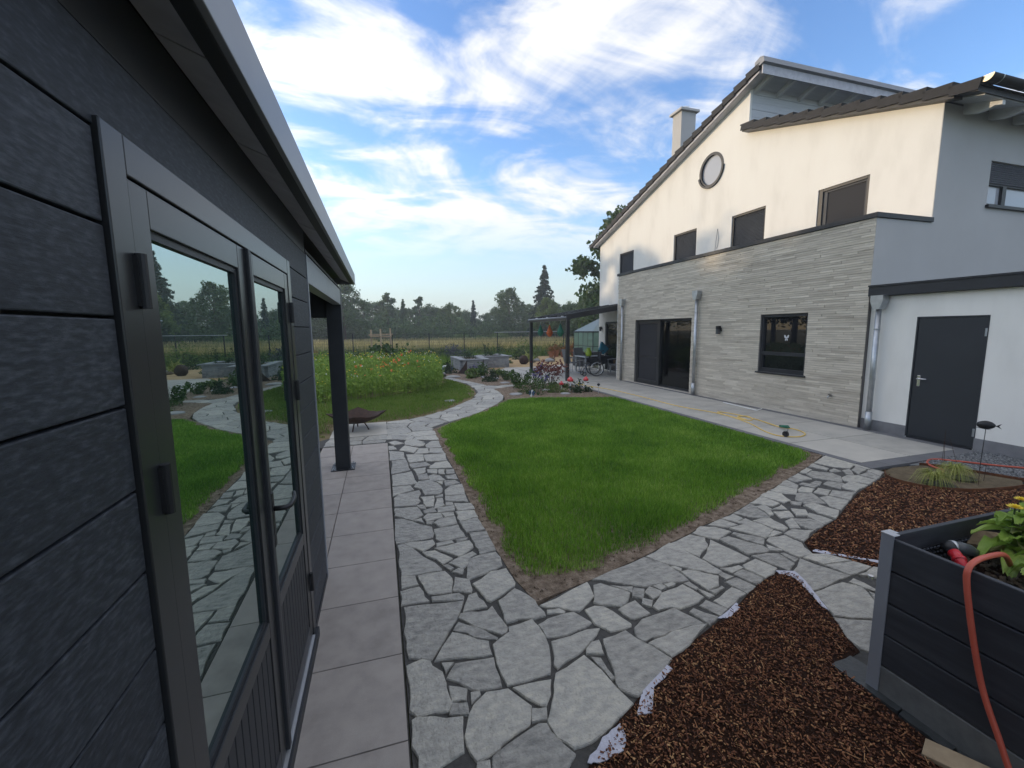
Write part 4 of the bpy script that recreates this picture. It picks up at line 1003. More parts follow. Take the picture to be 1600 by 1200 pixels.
# end wall shade put into a thin grey coat, gable end and block side
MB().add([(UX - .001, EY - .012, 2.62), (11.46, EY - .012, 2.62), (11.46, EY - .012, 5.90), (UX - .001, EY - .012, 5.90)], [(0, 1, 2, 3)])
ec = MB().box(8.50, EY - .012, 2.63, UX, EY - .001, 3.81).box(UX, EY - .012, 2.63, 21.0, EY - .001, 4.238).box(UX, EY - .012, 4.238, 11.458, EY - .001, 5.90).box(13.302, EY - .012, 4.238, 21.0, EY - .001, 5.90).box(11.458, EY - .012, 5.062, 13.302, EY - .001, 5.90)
ec.build('end_wall_shade_coat', 'plaster_grey', house)

# ---- ground floor block with brick slips
blk = MB().box(FX, EY, 0, UX - .002, 14.20, 3.12).build('front_block', 'slip_joint', house)
SD = (10.20, 13.02, .045, 2.18); KW = (6.73, 7.89, .88, 2.19)
boolean_cut(blk, [MB().box(FX - .2, SD[0], SD[2], FX + 1.30, SD[1], SD[3]), MB().box(FX - .2, KW[0], KW[2], FX + .9, KW[1], KW[3])])
MB().box(FX + .0, EY + .0, 3.121, FX + .24, 14.20, 3.815).box(FX + .241, EY, 3.121, UX - .002, EY + .24, 3.815).build('parapet', 'slip_joint', house)
cop = MB().box(FX - .05, EY - .045, 3.816, FX + .27, 14.24, 3.900).box(FX + .271, EY - .045, 3.816, UX - .003, EY + .27, 3.900).build('parapet_coping', 'metal_dark', house, bevel=.004)
MB().box(FX - .019, 14.16, 0, FX + 1.3, 14.201, 3.81).build('corner_profile', 'plaster', house)
brick = cube_mesh('brick', 'slip')
course = 3.81 / 85
rows_ = []
rb = random.Random(5)
for r in range(85):
    z0 = r * course + .0020; z1 = (r + 1) * course - .0020
    y = EY - .02 - rb.random() * .5
    while y < 14.18:
        ln = rb.choice((.28, .42, .55, .55, .70, .85)) * rb.uniform(.9, 1.1)
        a, b = max(y, EY - .012), min(y + ln, 14.185); y += ln
        segs = [(a, b)]
        for (o0, o1, oz0, oz1) in (SD, KW):
            if z1 > oz0 and z0 < oz1:
                ns = []
                for (p, q) in segs:
                    if q <= o0 or p >= o1: ns.append((p, q))
                    else:
                        if p < o0: ns.append((p, o0))
                        if q > o1: ns.append((o1, q))
                segs = ns
        for (p, q) in segs:
            if q - p > .015: rows_.append((p + .001, q - .001, z0, z1, rb.uniform(-.006, .005)))
def seen(s):
    yc, zc = (s[0] + s[1]) / 2, (s[2] + s[3]) / 2
    d2 = FX ** 2 + yc ** 2 + (zc - 1.9) ** 2
    return (s[1] - s[0]) * (FX / math.sqrt(d2)) / d2
rows_.sort(key=seen, reverse=True)
for s in rows_[:300]:
    piece(brick, 'brick', house, (FX - .008 + s[4] / 2, (s[0] + s[1]) / 2, (s[2] + s[3]) / 2), (.018 - s[4], s[1] - s[0], s[3] - s[2]))
m = MB()
for s in rows_[300:]: m.box(FX - .017 + s[4], s[0], s[2], FX + .001, s[1], s[3])
m.build('brick_slips', 'slip', house, kind='stuff', recalc=False)

# ---- roofs
def ztop_l(y): return 8.72 - (y - 9.5) * .312
def ztop_r(y): return 7.41 - (9.94 - y) * .298
VX = 9.68
lr = MB().prism_x([(9.52, ztop_l(9.52) - .09), (18.72, ztop_l(18.72) - .09), (18.72, ztop_l(18.72) - .17), (9.52, ztop_l(9.52) - .19)], VX + .02, 21.6).build('gable_roof', 'metal_dark', house)
MB().prism_x([(9.55, ztop_l(9.55) - .192), (18.5, ztop_l(18.5) - .192), (18.5, ztop_l(18.5) - .25), (9.55, ztop_l(9.55) - .25)], VX + .03, UX - .002).build('verge_board', 'soffit', house)
rr = MB().prism_x([(5.02, ztop_r(5.02) - .08), (10.02, ztop_r(10.02) - .08), (10.02, ztop_r(10.02) - .17), (5.02, ztop_r(5.02) - .17)], VX + .02, 21.6).build('pent_roof', 'metal_dark', house)
MB().prism_x([(5.35, ztop_r(5.35) - .172), (10.02, ztop_r(10.02) - .172), (10.02, ztop_r(10.02) - .222), (5.35, ztop_r(5.35) - .222)], VX + .03, UX - .002).build('verge_board', 'metal_dark', house)
# verge tiles, each a piece; the rows behind run on as one sheet of courses
tl = bpy.data.meshes.new('roof_tile')
tm = MB().prism_x([(-.215, .0), (.235, .0), (.235, .03), (-.215, .105), ], 0, .34); tm.prism_x([(-.215, -.075), (.19, -.12), (.19, .0), (-.215, .0)], 0, .03)
tl.from_pydata(tm.v, [], tm.f); tl.materials.append(MAT['roof_tile'])
tl2 = bpy.data.meshes.new('roof_tile')
tm = MB().prism_x([(-.235, .0), (.215, .0), (.215, .105), (-.235, .03)], 0, .34); tm.prism_x([(-.19, -.12), (.215, -.075), (.215, .0), (-.19, .0)], 0, .03)
tl2.from_pydata(tm.v, [], tm.f); tl2.materials.append(MAT['roof_tile'])
sl = math.atan(.312); sr_ = math.atan(.298)
n_l = 23
for k in range(n_l):
    yy = 9.72 + k * (18.62 - 9.72) / (n_l - 1)
    o = piece(tl2, 'roof_tile', house, (VX - .02, yy, ztop_l(yy) - .075)); o.rotation_euler = (-sl, 0, 0)
n_r = 13
for k in range(n_r):
    yy = 5.20 + k * (9.82 - 5.20) / (n_r - 1)
    o = piece(tl, 'roof_tile', house, (VX - .02, yy, ztop_r(yy) - .075)); o.rotation_euler = (sr_, 0, 0)
m = MB()
for k in range(n_l):
    yy = 9.72 + k * (18.62 - 9.72) / (n_l - 1); m.prism_x([(yy - .2, ztop_l(yy - .2) - .088), (yy + .22, ztop_l(yy + .22) - .088), (yy + .22, ztop_l(yy + .22) - .045), (yy - .2, ztop_l(yy - .2) - .01)], VX + .325, 21.6)
m.build('tile_courses', 'roof_tile', house, kind='stuff')
m = MB()
for k in range(n_r):
    yy = 5.20 + k * (9.82 - 5.20) / (n_r - 1); m.prism_x([(yy - .2, ztop_r(yy - .2) - .078), (yy + .2, ztop_r(yy + .2) - .078), (yy + .2, ztop_r(yy + .2) - .01), (yy - .2, ztop_r(yy - .2) - .045)], VX + .325, 21.6)
m.build('tile_courses', 'roof_tile', house, kind='stuff')
MB().prism_x([(9.36, 8.63), (9.50, 8.60), (9.66, 8.66), (9.66, 8.74), (9.50, 8.80), (9.40, 8.77)], VX - .02, 21.6).build('ridge_cap', 'metal_grey', house)
MB().box(VX + .03, 9.44, 8.39, 21.5, 9.47, 8.61).build('ridge_board', 'soffit', house)
for k in range(14):
    xx = 10.05 + k * .78
    MB().prism_x([(9.48, ztop_l(9.48) - .19), (10.03, ztop_l(10.03) - .19), (10.03, ztop_l(10.03) - .33), (9.48, ztop_l(9.48) - .33)], xx, xx + .09).build('rafter', 'offwhite_wood', house)
MB().prism_x([(9.47, ztop_l(9.47) - .1915), (10.04, ztop_l(10.04) - .1915), (10.04, ztop_l(10.04) - .21), (9.47, ztop_l(9.47) - .21)], UX, 21.4).build('ridge_soffit', 'clad', house)
for k in range(6):
    z0 = 7.26 + k * .19
    MB().box(UX + .06, 10.02 - .004 * (k % 2), z0, 21, 10.045, z0 + .183).build('cladding_board', 'clad', house)
MB().box(UX - .012, 10.01, 7.25, UX + .058, 10.06, 8.36).build('corner_board', 'plaster', house)
# right eave: soffit, rafters with curved tails, gutter
MB().prism_x([(5.05, ztop_r(5.05) - .172), (EY - .013, ztop_r(EY) - .172), (EY - .013, ztop_r(EY) - .19), (5.05, ztop_r(5.05) - .19)], UX, 21.4).build('eave_soffit', 'clad', house)
for k in range(14):
    xx = 10.45 + k * .74
    MB().prism_x([(5.06, ztop_r(5.06) - .19), (EY - .014, ztop_r(EY) - .19), (EY - .014, ztop_r(EY) - .36), (5.40, ztop_r(5.4) - .36), (5.25, ztop_r(5.25) - .32), (5.16, ztop_r(5.16) - .27), (5.06, ztop_r(5.06) - .27)], xx, xx + .08).build('rafter', 'offwhite_wood', house)
def half_gutter(y, z, r, x0, x1, n=10):
    m = MB(); prof_ = []
    for k in range(n + 1):
        a = PI + PI * k / n; prof_.append((y + r * math.cos(a), z + r * math.sin(a)))
    for k in range(n, -1, -1):
        a = PI + PI * k / n; prof_.append((y + (r - .006) * math.cos(a), z + (r - .006) * math.sin(a)))
    return m.prism_x(prof_, x0, x1)
half_gutter(4.93, 5.97, .095, VX + .02, 21.6).build('gutter', 'roof_tile', house, smooth=False)
MB().prism_x([(4.93 + .097 * math.cos(PI + PI * k / 10), 5.97 + .097 * math.sin(PI + PI * k / 10)) for k in range(11)], VX + .008, VX + .022).build('gutter_end', 'copper', house)
for k in range(16):
    xx = 9.95 + k * .72
    MB().prism_x([(4.93 + .100 * math.cos(PI + PI * j / 10), 5.97 + .100 * math.sin(PI + PI * j / 10)) for j in range(11)], xx, xx + .02).build('gutter_bracket', 'zinc', house)
half_gutter(18.80, ztop_l(18.72) - .05, .08, VX + .02, 21.6).build('gutter', 'metal_dark', house)

# ---- chimney
ch = MB().box(10.5, 13.59, 6.8, 11.10, 14.06, 9.50).build('chimney', 'plaster_grey', house)
MB().box(10.41, 13.50, 9.501, 11.19, 14.15, 9.575).build('chimney_cap', 'plaster_grey', ch)
MB().lathe([(.20, 0), (.17, .13), (.07, .15)], (10.80, 13.82, 9.576), 12).build('chimney_cowl', 'white', ch)

# ---- windows of the upper floor
def window(label=None): 
    e = bpy.data.objects.new('window', None); COL.objects.link(e); e.parent = house; e.empty_display_size = .2
    if label: e['label'] = label
    return e
slat_m = cube_mesh('slat', 'shutter')
for i, (a, b, t) in enumerate(UPW[:3]):
    w = window('upper window closed by a grey roller shutter')
    MB().box(UX + .03, a, 3.16, UX + .12, a + .05, t).box(UX + .03, b - .05, 3.16, UX + .12, b, t).box(UX + .03, a + .05, t - .05, UX + .12, b - .05, t).build('frame', 'metal_dark', w)
    nsl = 40 if i else 40
    z = t - .055; k = 0
    while z > 4.02:
        o = piece(slat_m, 'slat', w, (UX + .075, (a + b) / 2, z - .018), (.012, b - a - .10, .034)); o.rotation_euler = (0, math.radians(30), 0)
        z -= .0385
    MB().box(UX + .085, a + .05, 3.16, UX + .10, b - .05, t - .05).build('shutter_backing', 'shutter', w)
a, b, t = UPW[3]
w = window('upper balcony door with a dark insect screen')
MB().box(UX + .02, a, 3.16, UX + .13, a + .06, t).box(UX + .02, b - .10, 3.16, UX + .13, b, t).box(UX + .02, a + .06, t - .06, UX + .13, b - .10, t).build('frame', 'metal_dark', w, bevel=.004)
MB().box(UX + .05, a + .06, 3.16, UX + .09, a + .10, t - .06).box(UX + .05, b - .19, 3.16, UX + .09, b - .10, t - .06).box(UX + .05, a + .10, t - .10, UX + .09, b - .19, t - .06).build('screen_frame', 'shutter', w)
MB().box(UX + .07, a + .10, 3.16, UX + .08, b - .19, t - .10).build('pane', 'screen', w)
w = window('round window with a dark ring frame in the gable')
rg = MB(); nn = 40
for k in range(nn):
    for (r_, x_) in ((.50, UX - .015), (.50, UX + .10), (.42, UX + .10), (.42, UX - .015)):
        rg.v.append((x_, 11.37 + r_ * math.cos(2 * PI * k / nn), 6.70 + r_ * math.sin(2 * PI * k / nn)))
for k in range(nn):
    k2 = (k + 1) % nn
    for j in range(4): rg.f.append((k * 4 + j, k2 * 4 + j, k2 * 4 + (j + 1) % 4, k * 4 + (j + 1) % 4))
rg.build('frame', 'metal_dark', w)
cyl_x(11.37, 6.70, .418, UX + .05, UX + .06).build('pane', 'glass_white', w)
dr = MB(); 
for k in range(15):
    a_ = math.radians(-165 + 165 * k / 14)
    for (r_, x_) in ((.53, UX - .05), (.53, UX + .0), (.475, UX + .0), (.475, UX - .05)): dr.v.append((x_, 11.37 - r_ * math.cos(a_), 6.70 + r_ * math.sin(a_)))
for k in range(14):
    for j in range(4): dr.f.append((k * 4 + j, (k + 1) * 4 + j, (k + 1) * 4 + (j + 1) % 4, k * 4 + (j + 1) % 4))
dr.f += [(0, 1, 2, 3), (56, 59, 58, 57)]
dr.build('drip_ring', 'metal_dark', w)
# end wall window with half lowered shutter
w = window('end wall window with a half lowered roller shutter')
MB().box(11.46, EY + .04, 4.24, 11.52, EY + .12, 5.06).box(13.24, EY + .04, 4.24, 13.30, EY + .12, 5.06).box(12.02, EY + .04, 4.24, 12.14, EY + .12, 4.70).box(11.52, EY + .04, 4.64, 12.02, EY + .12, 4.70).box(12.14, EY + .04, 4.64, 13.24, EY + .12, 4.70).box(11.52, EY + .04, 4.24, 12.02, EY + .12, 4.29).box(12.14, EY + .04, 4.24, 13.24, EY + .12, 4.29).build('frame', 'metal_dark', w)
MB().box(11.52, EY + .09, 4.29, 12.02, EY + .10, 4.64).box(12.14, EY + .09, 4.29, 13.24, EY + .10, 4.64).build('pane', 'glass_white', w)
z = 5.05
while z > 4.70:
    o = piece(slat_m, 'slat', w, (12.38, EY + .03, z - .018), (.012, 1.80, .034)); o.rotation_euler = (math.radians(14), 0, PI / 2); z -= .0385
    o.rotation_euler = (0, math.radians(14), PI / 2)
MB().box(11.42, EY - .07, 4.185, 13.34, EY + .03, 4.236).build('sill', 'metal_dark', w, bevel=.004)
# terrace side door on the left
w = window('dark glazed terrace door beside the brick slip corner')
MB().box(UX + .03, 14.45, .03, UX + .12, 14.53, 2.22).box(UX + .03, 17.60, .03, UX + .12, 17.70, 2.22).box(UX + .03, 14.53, 2.14, UX + .12, 17.60, 2.22).box(UX + .03, 14.53, .03, UX + .12, 17.60, .10).box(UX + .03, 16.0, .10, UX + .12, 16.12, 2.14).build('frame', 'metal_dark', w)
MB().box(UX + .07, 14.53, .10, UX + .08, 17.60, 2.14).build('pane', 'glass_dark', w)

# ---- sliding door
w = window('dark framed sliding glass door in the brick slip front')
a, b, z0, z1 = SD
MB().box(FX + .10, a, z0, FX + .17, a + .04, z1).box(FX + .10, b - .06, z0, FX + .17, b, z1).box(FX + .10, a + .04, z1 - .06, FX + .17, b - .06, z1).box(FX + .10, a + .04, z0, FX + .17, b - .06, z0 + .05).build('frame', 'metal_dark', w)
MB().box(FX + .05, 11.72, z0 + .01, FX + .13, 11.86, z1 - .02).box(FX + .05, b - .12, z0 + .01, FX + .13, b - .03, z1 - .02).box(FX + .05, 11.86, z1 - .12, FX + .13, b - .12, z1 - .02).box(FX + .05, 11.86, z0 + .01, FX + .13, b - .12, z0 + .14).box(FX + .075, 11.86, .93, FX + .10, b - .12, .97).build('sliding_leaf', 'metal_frame', w, bevel=.003)
MB().box(FX + .085, 11.86, z0 + .14, FX + .09, b - .12, z1 - .12).build('insect_screen', 'screen', w)
MB().box(FX + .13, a + .04, z0 + .05, FX + .14, 11.73, z1 - .06).build('pane', 'glass_clear', w)
MB().box(FX + .18, a, z0 + .001, FX + 1.29, b, z0 + .02).build('room_floor', 'floor_in', w)
MB().box(FX + .9, 10.3, z0 + .021, FX + 1.25, 11.2, .30).box(FX + 1.0, 10.6, .30, FX + 1.25, 11.5, .55).build('stair_step', 'floor_in', w)
MB().tube([(FX + .6, 10.55, .07), (FX + .6, 10.55, .42)], .03, 8).lathe([(.13, .42), (.13, .5)], (FX + .6, 10.55, 0), 12).build('stool', 'wood_in', w)
for (yy, zz) in ((11.25, 1.28), (10.52, 1.25)):
    m = MB().tube([(FX + .22, yy, 2.1), (FX + .22, yy, zz)], .003, 4)
    for j, r_ in enumerate((.02, .028, .018)): m.lathe([(.002, 0), (r_, .025), (.002, .06)], (FX + .22, yy, zz - .06 * (j + 1)), 8)
    m.build('window_ornament', 'white', w)

# ---- kitchen window
w = window('dark square kitchen window with a butterfly sticker')
a, b, z0, z1 = KW
MB().box(FX + .03, a, z0, FX + .12, a + .06, z1).box(FX + .03, b - .06, z0, FX + .12, b, z1).box(FX + .03, a + .06, z1 - .06, FX + .12, b - .06, z1).box(FX + .03, a + .06, z0, FX + .12, b - .06, z0 + .09).box(FX + .03, a + .06, 1.27, FX + .12, b - .06, 1.345).build('frame', 'metal_dark', w, bevel=.003)
MB().box(FX + .08, a + .06, 1.345, FX + .09, b - .06, z1 - .06).box(FX + .08, a + .06, z0 + .09, FX + .09, b - .06, 1.27).build('pane', 'glass_dark', w)
MB().box(FX - .055, a - .04, z0 - .035, FX + .03, b + .04, z0 - .001).build('sill', 'metal_dark', w, bevel=.004)
bf = MB(); cy_, cz_ = 7.27, 1.66
for s_ in (-1, 1):
    bf.sheet([(FX + .078, cy_, cz_ + .02), (FX + .078, cy_ + s_ * .04, cz_ + .075), (FX + .078, cy_ + s_ * .062, cz_ + .06), (FX + .078, cy_ + s_ * .05, cz_ + .01), (FX + .078, cy_, cz_ - .0)], .002)
    bf.sheet([(FX + .0775, cy_, cz_ - .005), (FX + .0775, cy_ + s_ * .035, cz_ - .01), (FX + .0775, cy_ + s_ * .028, cz_ - .06), (FX + .0775, cy_ + s_ * .012, cz_ - .05)], .002)
bf.build('butterfly_sticker', 'fabric_pane', w, recalc=True)

# ---- downpipes with hopper heads
def downpipe(y, ztop, x, zbase, bot, wide=.17):
    p = MB().tube([(x, y, zbase), (x, y, ztop - .23)], .043, 14).build('downpipe', 'zinc', house, smooth=True)
    MB().prism_x([(y - wide / 2, ztop), (y + wide / 2, ztop), (y + wide / 2, ztop - .10), (y + .055, ztop - .24), (y - .055, ztop - .24), (y - wide / 2, ztop - .10)], x - .085, x + .075).build('hopper_head', 'zinc', p)
    if bot: MB().tube([(x, y, zbase), (x, y, zbase + .34)], .052, 14).build('pipe_foot', 'zinc', p, smooth=True)
    for zz in (.95, ztop - .6):
        MB().tube([(x, y, zz), (x, y, zz + .02)], .048, 14).tube([(x, y, zz + .01), (FX + .0, y, zz + .01)], .006, 6).build('pipe_clip', 'zinc', p)
downpipe(13.74, 2.96, FX - .10, .02, False)
downpipe(9.93, 2.92, FX - .10, .02, True, .20)
downpipe(5.40, 2.44, FX - .045, .02, True, .2)
# thin cable on the gable wall
MB().tube([(UX - .01, 11.05, 4.25), (UX - .012, 11.02, 4.55), (UX - .015, 10.98, 4.88), (UX - .012, 10.92, 4.60), (UX - .01, 10.95, 4.36), (UX - .01, 11.0, 4.30)], .006, 6).build('wall_cable', 'metal_grey', house)

# ================================================================== trees
def limb(m, a, b, r0, r1, n=6):
    a = Vector(a); b = Vector(b); mid = a.lerp(b, .5) + Vector((random.uniform(-.1, .1), random.uniform(-.1, .1), .12)) * (b - a).length * .6
    m.tube([a, mid, b], [r0, (r0 + r1) / 2, r1], n)
def broad_tree(h, spread, seed, nleaf=5200, ls=.30, mat='leaf_far', airy=0.5, base=.28, droop=0.0, tall=1.0):
    """trunk mesh builder + crown vertices for one broadleaf tree standing at the origin"""
    rs = np.random.default_rng(seed); rd = random.Random(seed); m = MB()
    m.tube([(0, 0, -.2), (.05, 0, h * base), (rd.uniform(-.2, .2), rd.uniform(-.2, .2), h * .72)], [h * .026, h * .020, h * .006], 8)
    blobs = []
    nb = 13
    for k in range(nb):
        a = 2.4 * k + rd.uniform(-.4, .4); t = (k + .5) / nb
        z = h * (base + .04 + (0.93 - base) * t)
        prof = math.sin(PI * min(1, .18 + .80 * t)) ** .7
        r = spread * prof * rd.uniform(.45, .80)
        e = (math.cos(a) * r, math.sin(a) * r, z)
        limb(m, (0, 0, h * (base + .45 * t)), e, h * .009, h * .003, 5)
        blobs.append((e, spread * rd.uniform(.28, .46) * (1.05 - .45 * t)))
    blobs.append(((0, 0, h * .90), spread * .26)); blobs.append(((0, 0, h * .62), spread * .5))
    P = []
    for (c, r) in blobs:
        n = int(nleaf / len(blobs))
        ncl = 16
        cl = rs.normal(size=(ncl, 3)); cl /= np.linalg.norm(cl, axis=1)[:, None]; cl *= (0.55 + .55 * rs.random((ncl, 1))) * r
        cl[:, 2] *= .8 * tall
        which = rs.integers(0, ncl, n)
        P.append(np.array(c) + cl[which] + rs.normal(size=(n, 3)) * r * (.16 + .16 * (1 - airy)))
    P = np.concatenate(P); P = P[P[:, 2] > h * .12]
    return m, leaf_quads(P, ls, .6, droop=droop, rs=rs), mat
def conifer_tree(h, spread, seed, nleaf=5200, ls=.28, mat='leaf_conifer', narrow=False):
    rs = np.random.default_rng(seed); m = MB()
    m.tube([(0, 0, -.2), (0, 0, h * .96)], [h * .018, h * .002], 7)
    P = []
    lev = 32 if not narrow else 30
    for k in range(lev):
        t = (k + rs.random() * .6) / lev; z = h * (.06 + .93 * t)
        R = spread * (1 - t) ** (.85 if not narrow else .55) * (1 if not narrow else min(1, .5 + t * 3))
        nbr = max(4, int(11 * (1 - t) + 3))
        for b in range(nbr):
            a = rs.random() * 2 * PI; L = R * (.72 + .4 * rs.random())
            n = max(4, int(nleaf / (lev * nbr) * (0.4 + 1.2 * (1 - t))))
            u = rs.random(n) ** .7
            wd = .16 * L * (1.1 - u) + .05
            x = u * L; y = rs.normal(size=n) * wd; dzz = -(.28 if not narrow else -.5) * x * u + rs.normal(size=n) * .06 * (1 + L * .3)
            P.append(np.c_[math.cos(a) * x - math.sin(a) * y, math.sin(a) * x + math.cos(a) * y, z + dzz])
            if k % 3 == 0 and b % 3 == 0: m.tube([(0, 0, z), (math.cos(a) * L * .8, math.sin(a) * L * .8, z - .2 * L)], [h * .004, h * .001], 4)
    P = np.concatenate(P)
    return m, leaf_quads(P, ls, .4, droop=.35, rs=rs), mat
def plant_tree(proto, name, label, loc, scale=1.0, rz=0.0, group=None, cat='tree', sx=1.0):
    m, (V, F), mat = proto
    t = thing(name, label, cat, (0, 0, 0), group)
    m.build('trunk', 'bark', t, smooth=True, recalc=False)
    np_mesh('crown', V, F, mat, t)
    t.location = loc; t.rotation_euler = (0, 0, rz); t.scale = (scale * sx, scale * sx, scale)
    return t
def copy_tree_to(src, label, loc, scale, rz, sx=1.0):
    t = copy_tree(src); t.location = loc; t.rotation_euler = (0, 0, rz); t.scale = (scale * sx, scale * sx, scale); t['label'] = label
    return t
def az(px, d):
    """ground point seen at photo column px, d metres ahead along the garden axis"""
    a = math.atan((px - 593.5) / 666.0 / 1.05) if False else None
    return None
def at(deg, d): return (d * math.sin(math.radians(deg)), d * math.cos(math.radians(deg)), -.05)

TG = 'trees of the far tree line'
B1 = broad_tree(9, 3.6, 1, airy=.35)
t1 = plant_tree(B1, 'broadleaf_tree', 'large dark tree rising just right of the porch post', at(-4.2, 68), 1.02, .3, TG)
B2 = broad_tree(8.5, 2.0, 2, airy=.45, tall=1.1)
t2 = plant_tree(B2, 'broadleaf_tree', 'upright rounded tree above the tripod tree stakes', at(1.0, 80), 1.0, 1.0, TG)
C1 = conifer_tree(8.2, 2.3, 3, nleaf=8000, ls=.34, mat='leaf_far')
t3 = plant_tree(C1, 'conifer_tree', 'broad cone shaped dark tree right of the upright rounded tree', at(3.0, 80), .93, 0, TG)
B3 = broad_tree(8, 1.5, 4, nleaf=3200, airy=.9, tall=1.2)
t4 = plant_tree(B3, 'broadleaf_tree', 'slender feathery tree with gaps beside the cone shaped tree', at(5.0, 78), 1.0, 2.0, TG)
B4 = broad_tree(6.6, 2.5, 5, nleaf=3400, airy=.9, mat='leaf_light')
t5 = plant_tree(B4, 'broadleaf_tree', 'pale airy tree left of the slim cypress', at(9.0, 76), 1.0, .5, TG)
C2 = conifer_tree(8.0, .95, 6, nleaf=6000, ls=.26, narrow=True)
t6 = plant_tree(C2, 'cypress_tree', 'slim dark cypress spire standing alone above the hedge', at(12.0, 78), .92, 0, TG)
B5 = broad_tree(8.6, 4.2, 7, nleaf=6000, airy=.75)
t7 = plant_tree(B5, 'broadleaf_tree', 'wide spreading loose crowned tree left of the spruce', at(16.7, 72), 1.0, 1.2, TG)
C3 = conifer_tree(11.5, 3.3, 8, nleaf=11000, ls=.40)
t8 = plant_tree(C3, 'spruce_tree', 'tall dark spruce behind the terrace canopy', at(21.4, 66), 1.02, 0, TG)
B6 = broad_tree(6.2, 2.4, 9, nleaf=4200, mat='leaf_light')
t9 = plant_tree(B6, 'broadleaf_tree', 'rounded light green tree in front of the spruce', at(21.9, 58), .98, 0, TG)
copy_tree_to(t1, 'low dark tree between the upright and the cone shaped tree', at(2.1, 83), .66, 1.7)
copy_tree_to(t2, 'grey green tree left of the pale airy tree', at(7.0, 82), .72, 2.4, 1.2)
copy_tree_to(t7, 'dark bushy tree between the pale tree and the cypress', at(10.5, 84), .62, .4)
copy_tree_to(t7, 'low dark tree just right of the cypress', at(13.6, 82), .58, 2.2)
FILL = ((-1.8, 86, .86, t7, 'dark tree mass between the porch post tree and the stakes'), (-6.0, 74, .95, t7, 'dark tree just left of the porch post'), (0.2, 88, .80, t1, 'low dark tree behind the tree stakes'), (3.9, 88, .70, t7, 'dark tree behind the cone shaped tree'),
        (6.1, 90, .74, t1, 'dark tree behind the slender feathery tree'), (8.2, 90, .70, t7, 'hazy tree behind the pale airy tree'), (11.3, 90, .62, t1, 'hazy tree just left of the cypress foot'), (14.9, 88, .66, t1, 'dark tree under the left side of the spreading tree'),
        (18.6, 80, .72, t7, 'dark tree at the right side of the spreading tree'), (20.0, 78, .62, t1, 'low tree left of the spruce foot'), (23.2, 70, .66, t7, 'dark tree right of the spruce foot'), (25.6, 58, .60, t7, 'dark tree above the hanging lanterns'), (28.2, 50, .66, t1, 'dark tree above the greenhouse'))
for k, (dg, d, s_, src, lb) in enumerate(FILL): copy_tree_to(src, lb, at(dg, d), s_ * 1.05, k * 1.9, 1.35)
copy_tree_to(t1, 'dark tree showing under the terrace canopy roof', at(24.6, 62), .62, .8)
copy_tree_to(t2, 'dark tree between the canopy and the greenhouse roof', at(26.6, 52), .62, .2, 1.5)
copy_tree_to(t7, 'dark tree seen low through the shed porch', at(-8.2, 66), .82, 2.9)
copy_tree_to(t1, 'second dark tree seen through the shed porch, further left', at(-12.5, 64), 1.0, 1.9)
# tree line running on behind the shed, out of the photograph: it shades the garden from the low sun
BELT = []
for k in range(4, 17):
    BELT.append((-15.5 - 32 * (k / 16.0), 60.5 - 50 * (k / 16.0), ((10.9 if k < 10 else 10.3) + .7 * random.random()) / (8.6, 9.0, 8.5)[k % 3], (t7, t1, t2)[k % 3]))
for k in range(2, 12):
    BELT.append((-22 - 24 * (k / 11.0), 57 - 40 * (k / 11.0), (9.9 + .6 * random.random()) / (9.0, 8.6)[k % 2], (t1, t7)[k % 2]))
for k, (tx, ty, s, src) in enumerate(BELT):
    c = copy_tree_to(src, 'tree of the belt standing behind the shed', (tx, ty, -.05), s, k * 1.3, 1.2)
    c['group'] = 'tree belt behind the shed'
# big tree with hanging leaves close behind the house corner
BIG = broad_tree(12.5, 4.4, 21, nleaf=9000, ls=.42, mat='leaf_green', airy=.5, droop=.8, base=.22)
plant_tree(BIG, 'broadleaf_tree', 'tall tree with large drooping leaves beside the house corner', (20.2, 34.0, -.05), .95, .6)
# hedge-like undergrowth that closes the foot of the tree line
Q = []
for k in range(230):
    dg = -16 + 49 * rng.random(); d = 68 + 20 * rng.random(); c = np.array(at(dg, d)); r = 1.6 + 2.3 * rng.random() ** 1.3
    n = 240; v = rng.normal(size=(n, 3)); v /= np.linalg.norm(v, axis=1)[:, None]; v *= r * (.6 + .5 * rng.random((n, 1))); v[:, 2] = np.abs(v[:, 2]) * (.9 + .6 * rng.random())
    Q.append(c + v)
Q = np.concatenate(Q)
o = np_mesh('undergrowth', *leaf_quads(Q, .42, .6), 'leaf_far', kind='stuff')
tag(o, 'dark shrubs and brambles along the foot of the far tree line', 'undergrowth')
for k, (dg, d, s) in enumerate(((10.2, 66, 1.0), (12.9, 64, .8), (15.5, 64, 1.1))):
    n = 900; v = rng.normal(size=(n, 3)); v /= np.linalg.norm(v, axis=1)[:, None]; v *= (.7 + .4 * rng.random((n, 1))); v[:, 2] = np.abs(v[:, 2]) * .8
    b = thing('shrub', ('yellow green arching shrub at the meadow edge left of the cypress', 'small light green shrub under the cypress', 'pale round bush at the meadow edge below the spreading tree')[k], 'shrub', at(dg, d))
    np_mesh('foliage', v * 1.7 * s + np.array(at(dg, d)) if False else (leaf_quads(v * 1.7 * s + np.array(at(dg, d)), .3, .5)[0]), leaf_quads(v[:n], .3)[1], 'leaf_light', b)

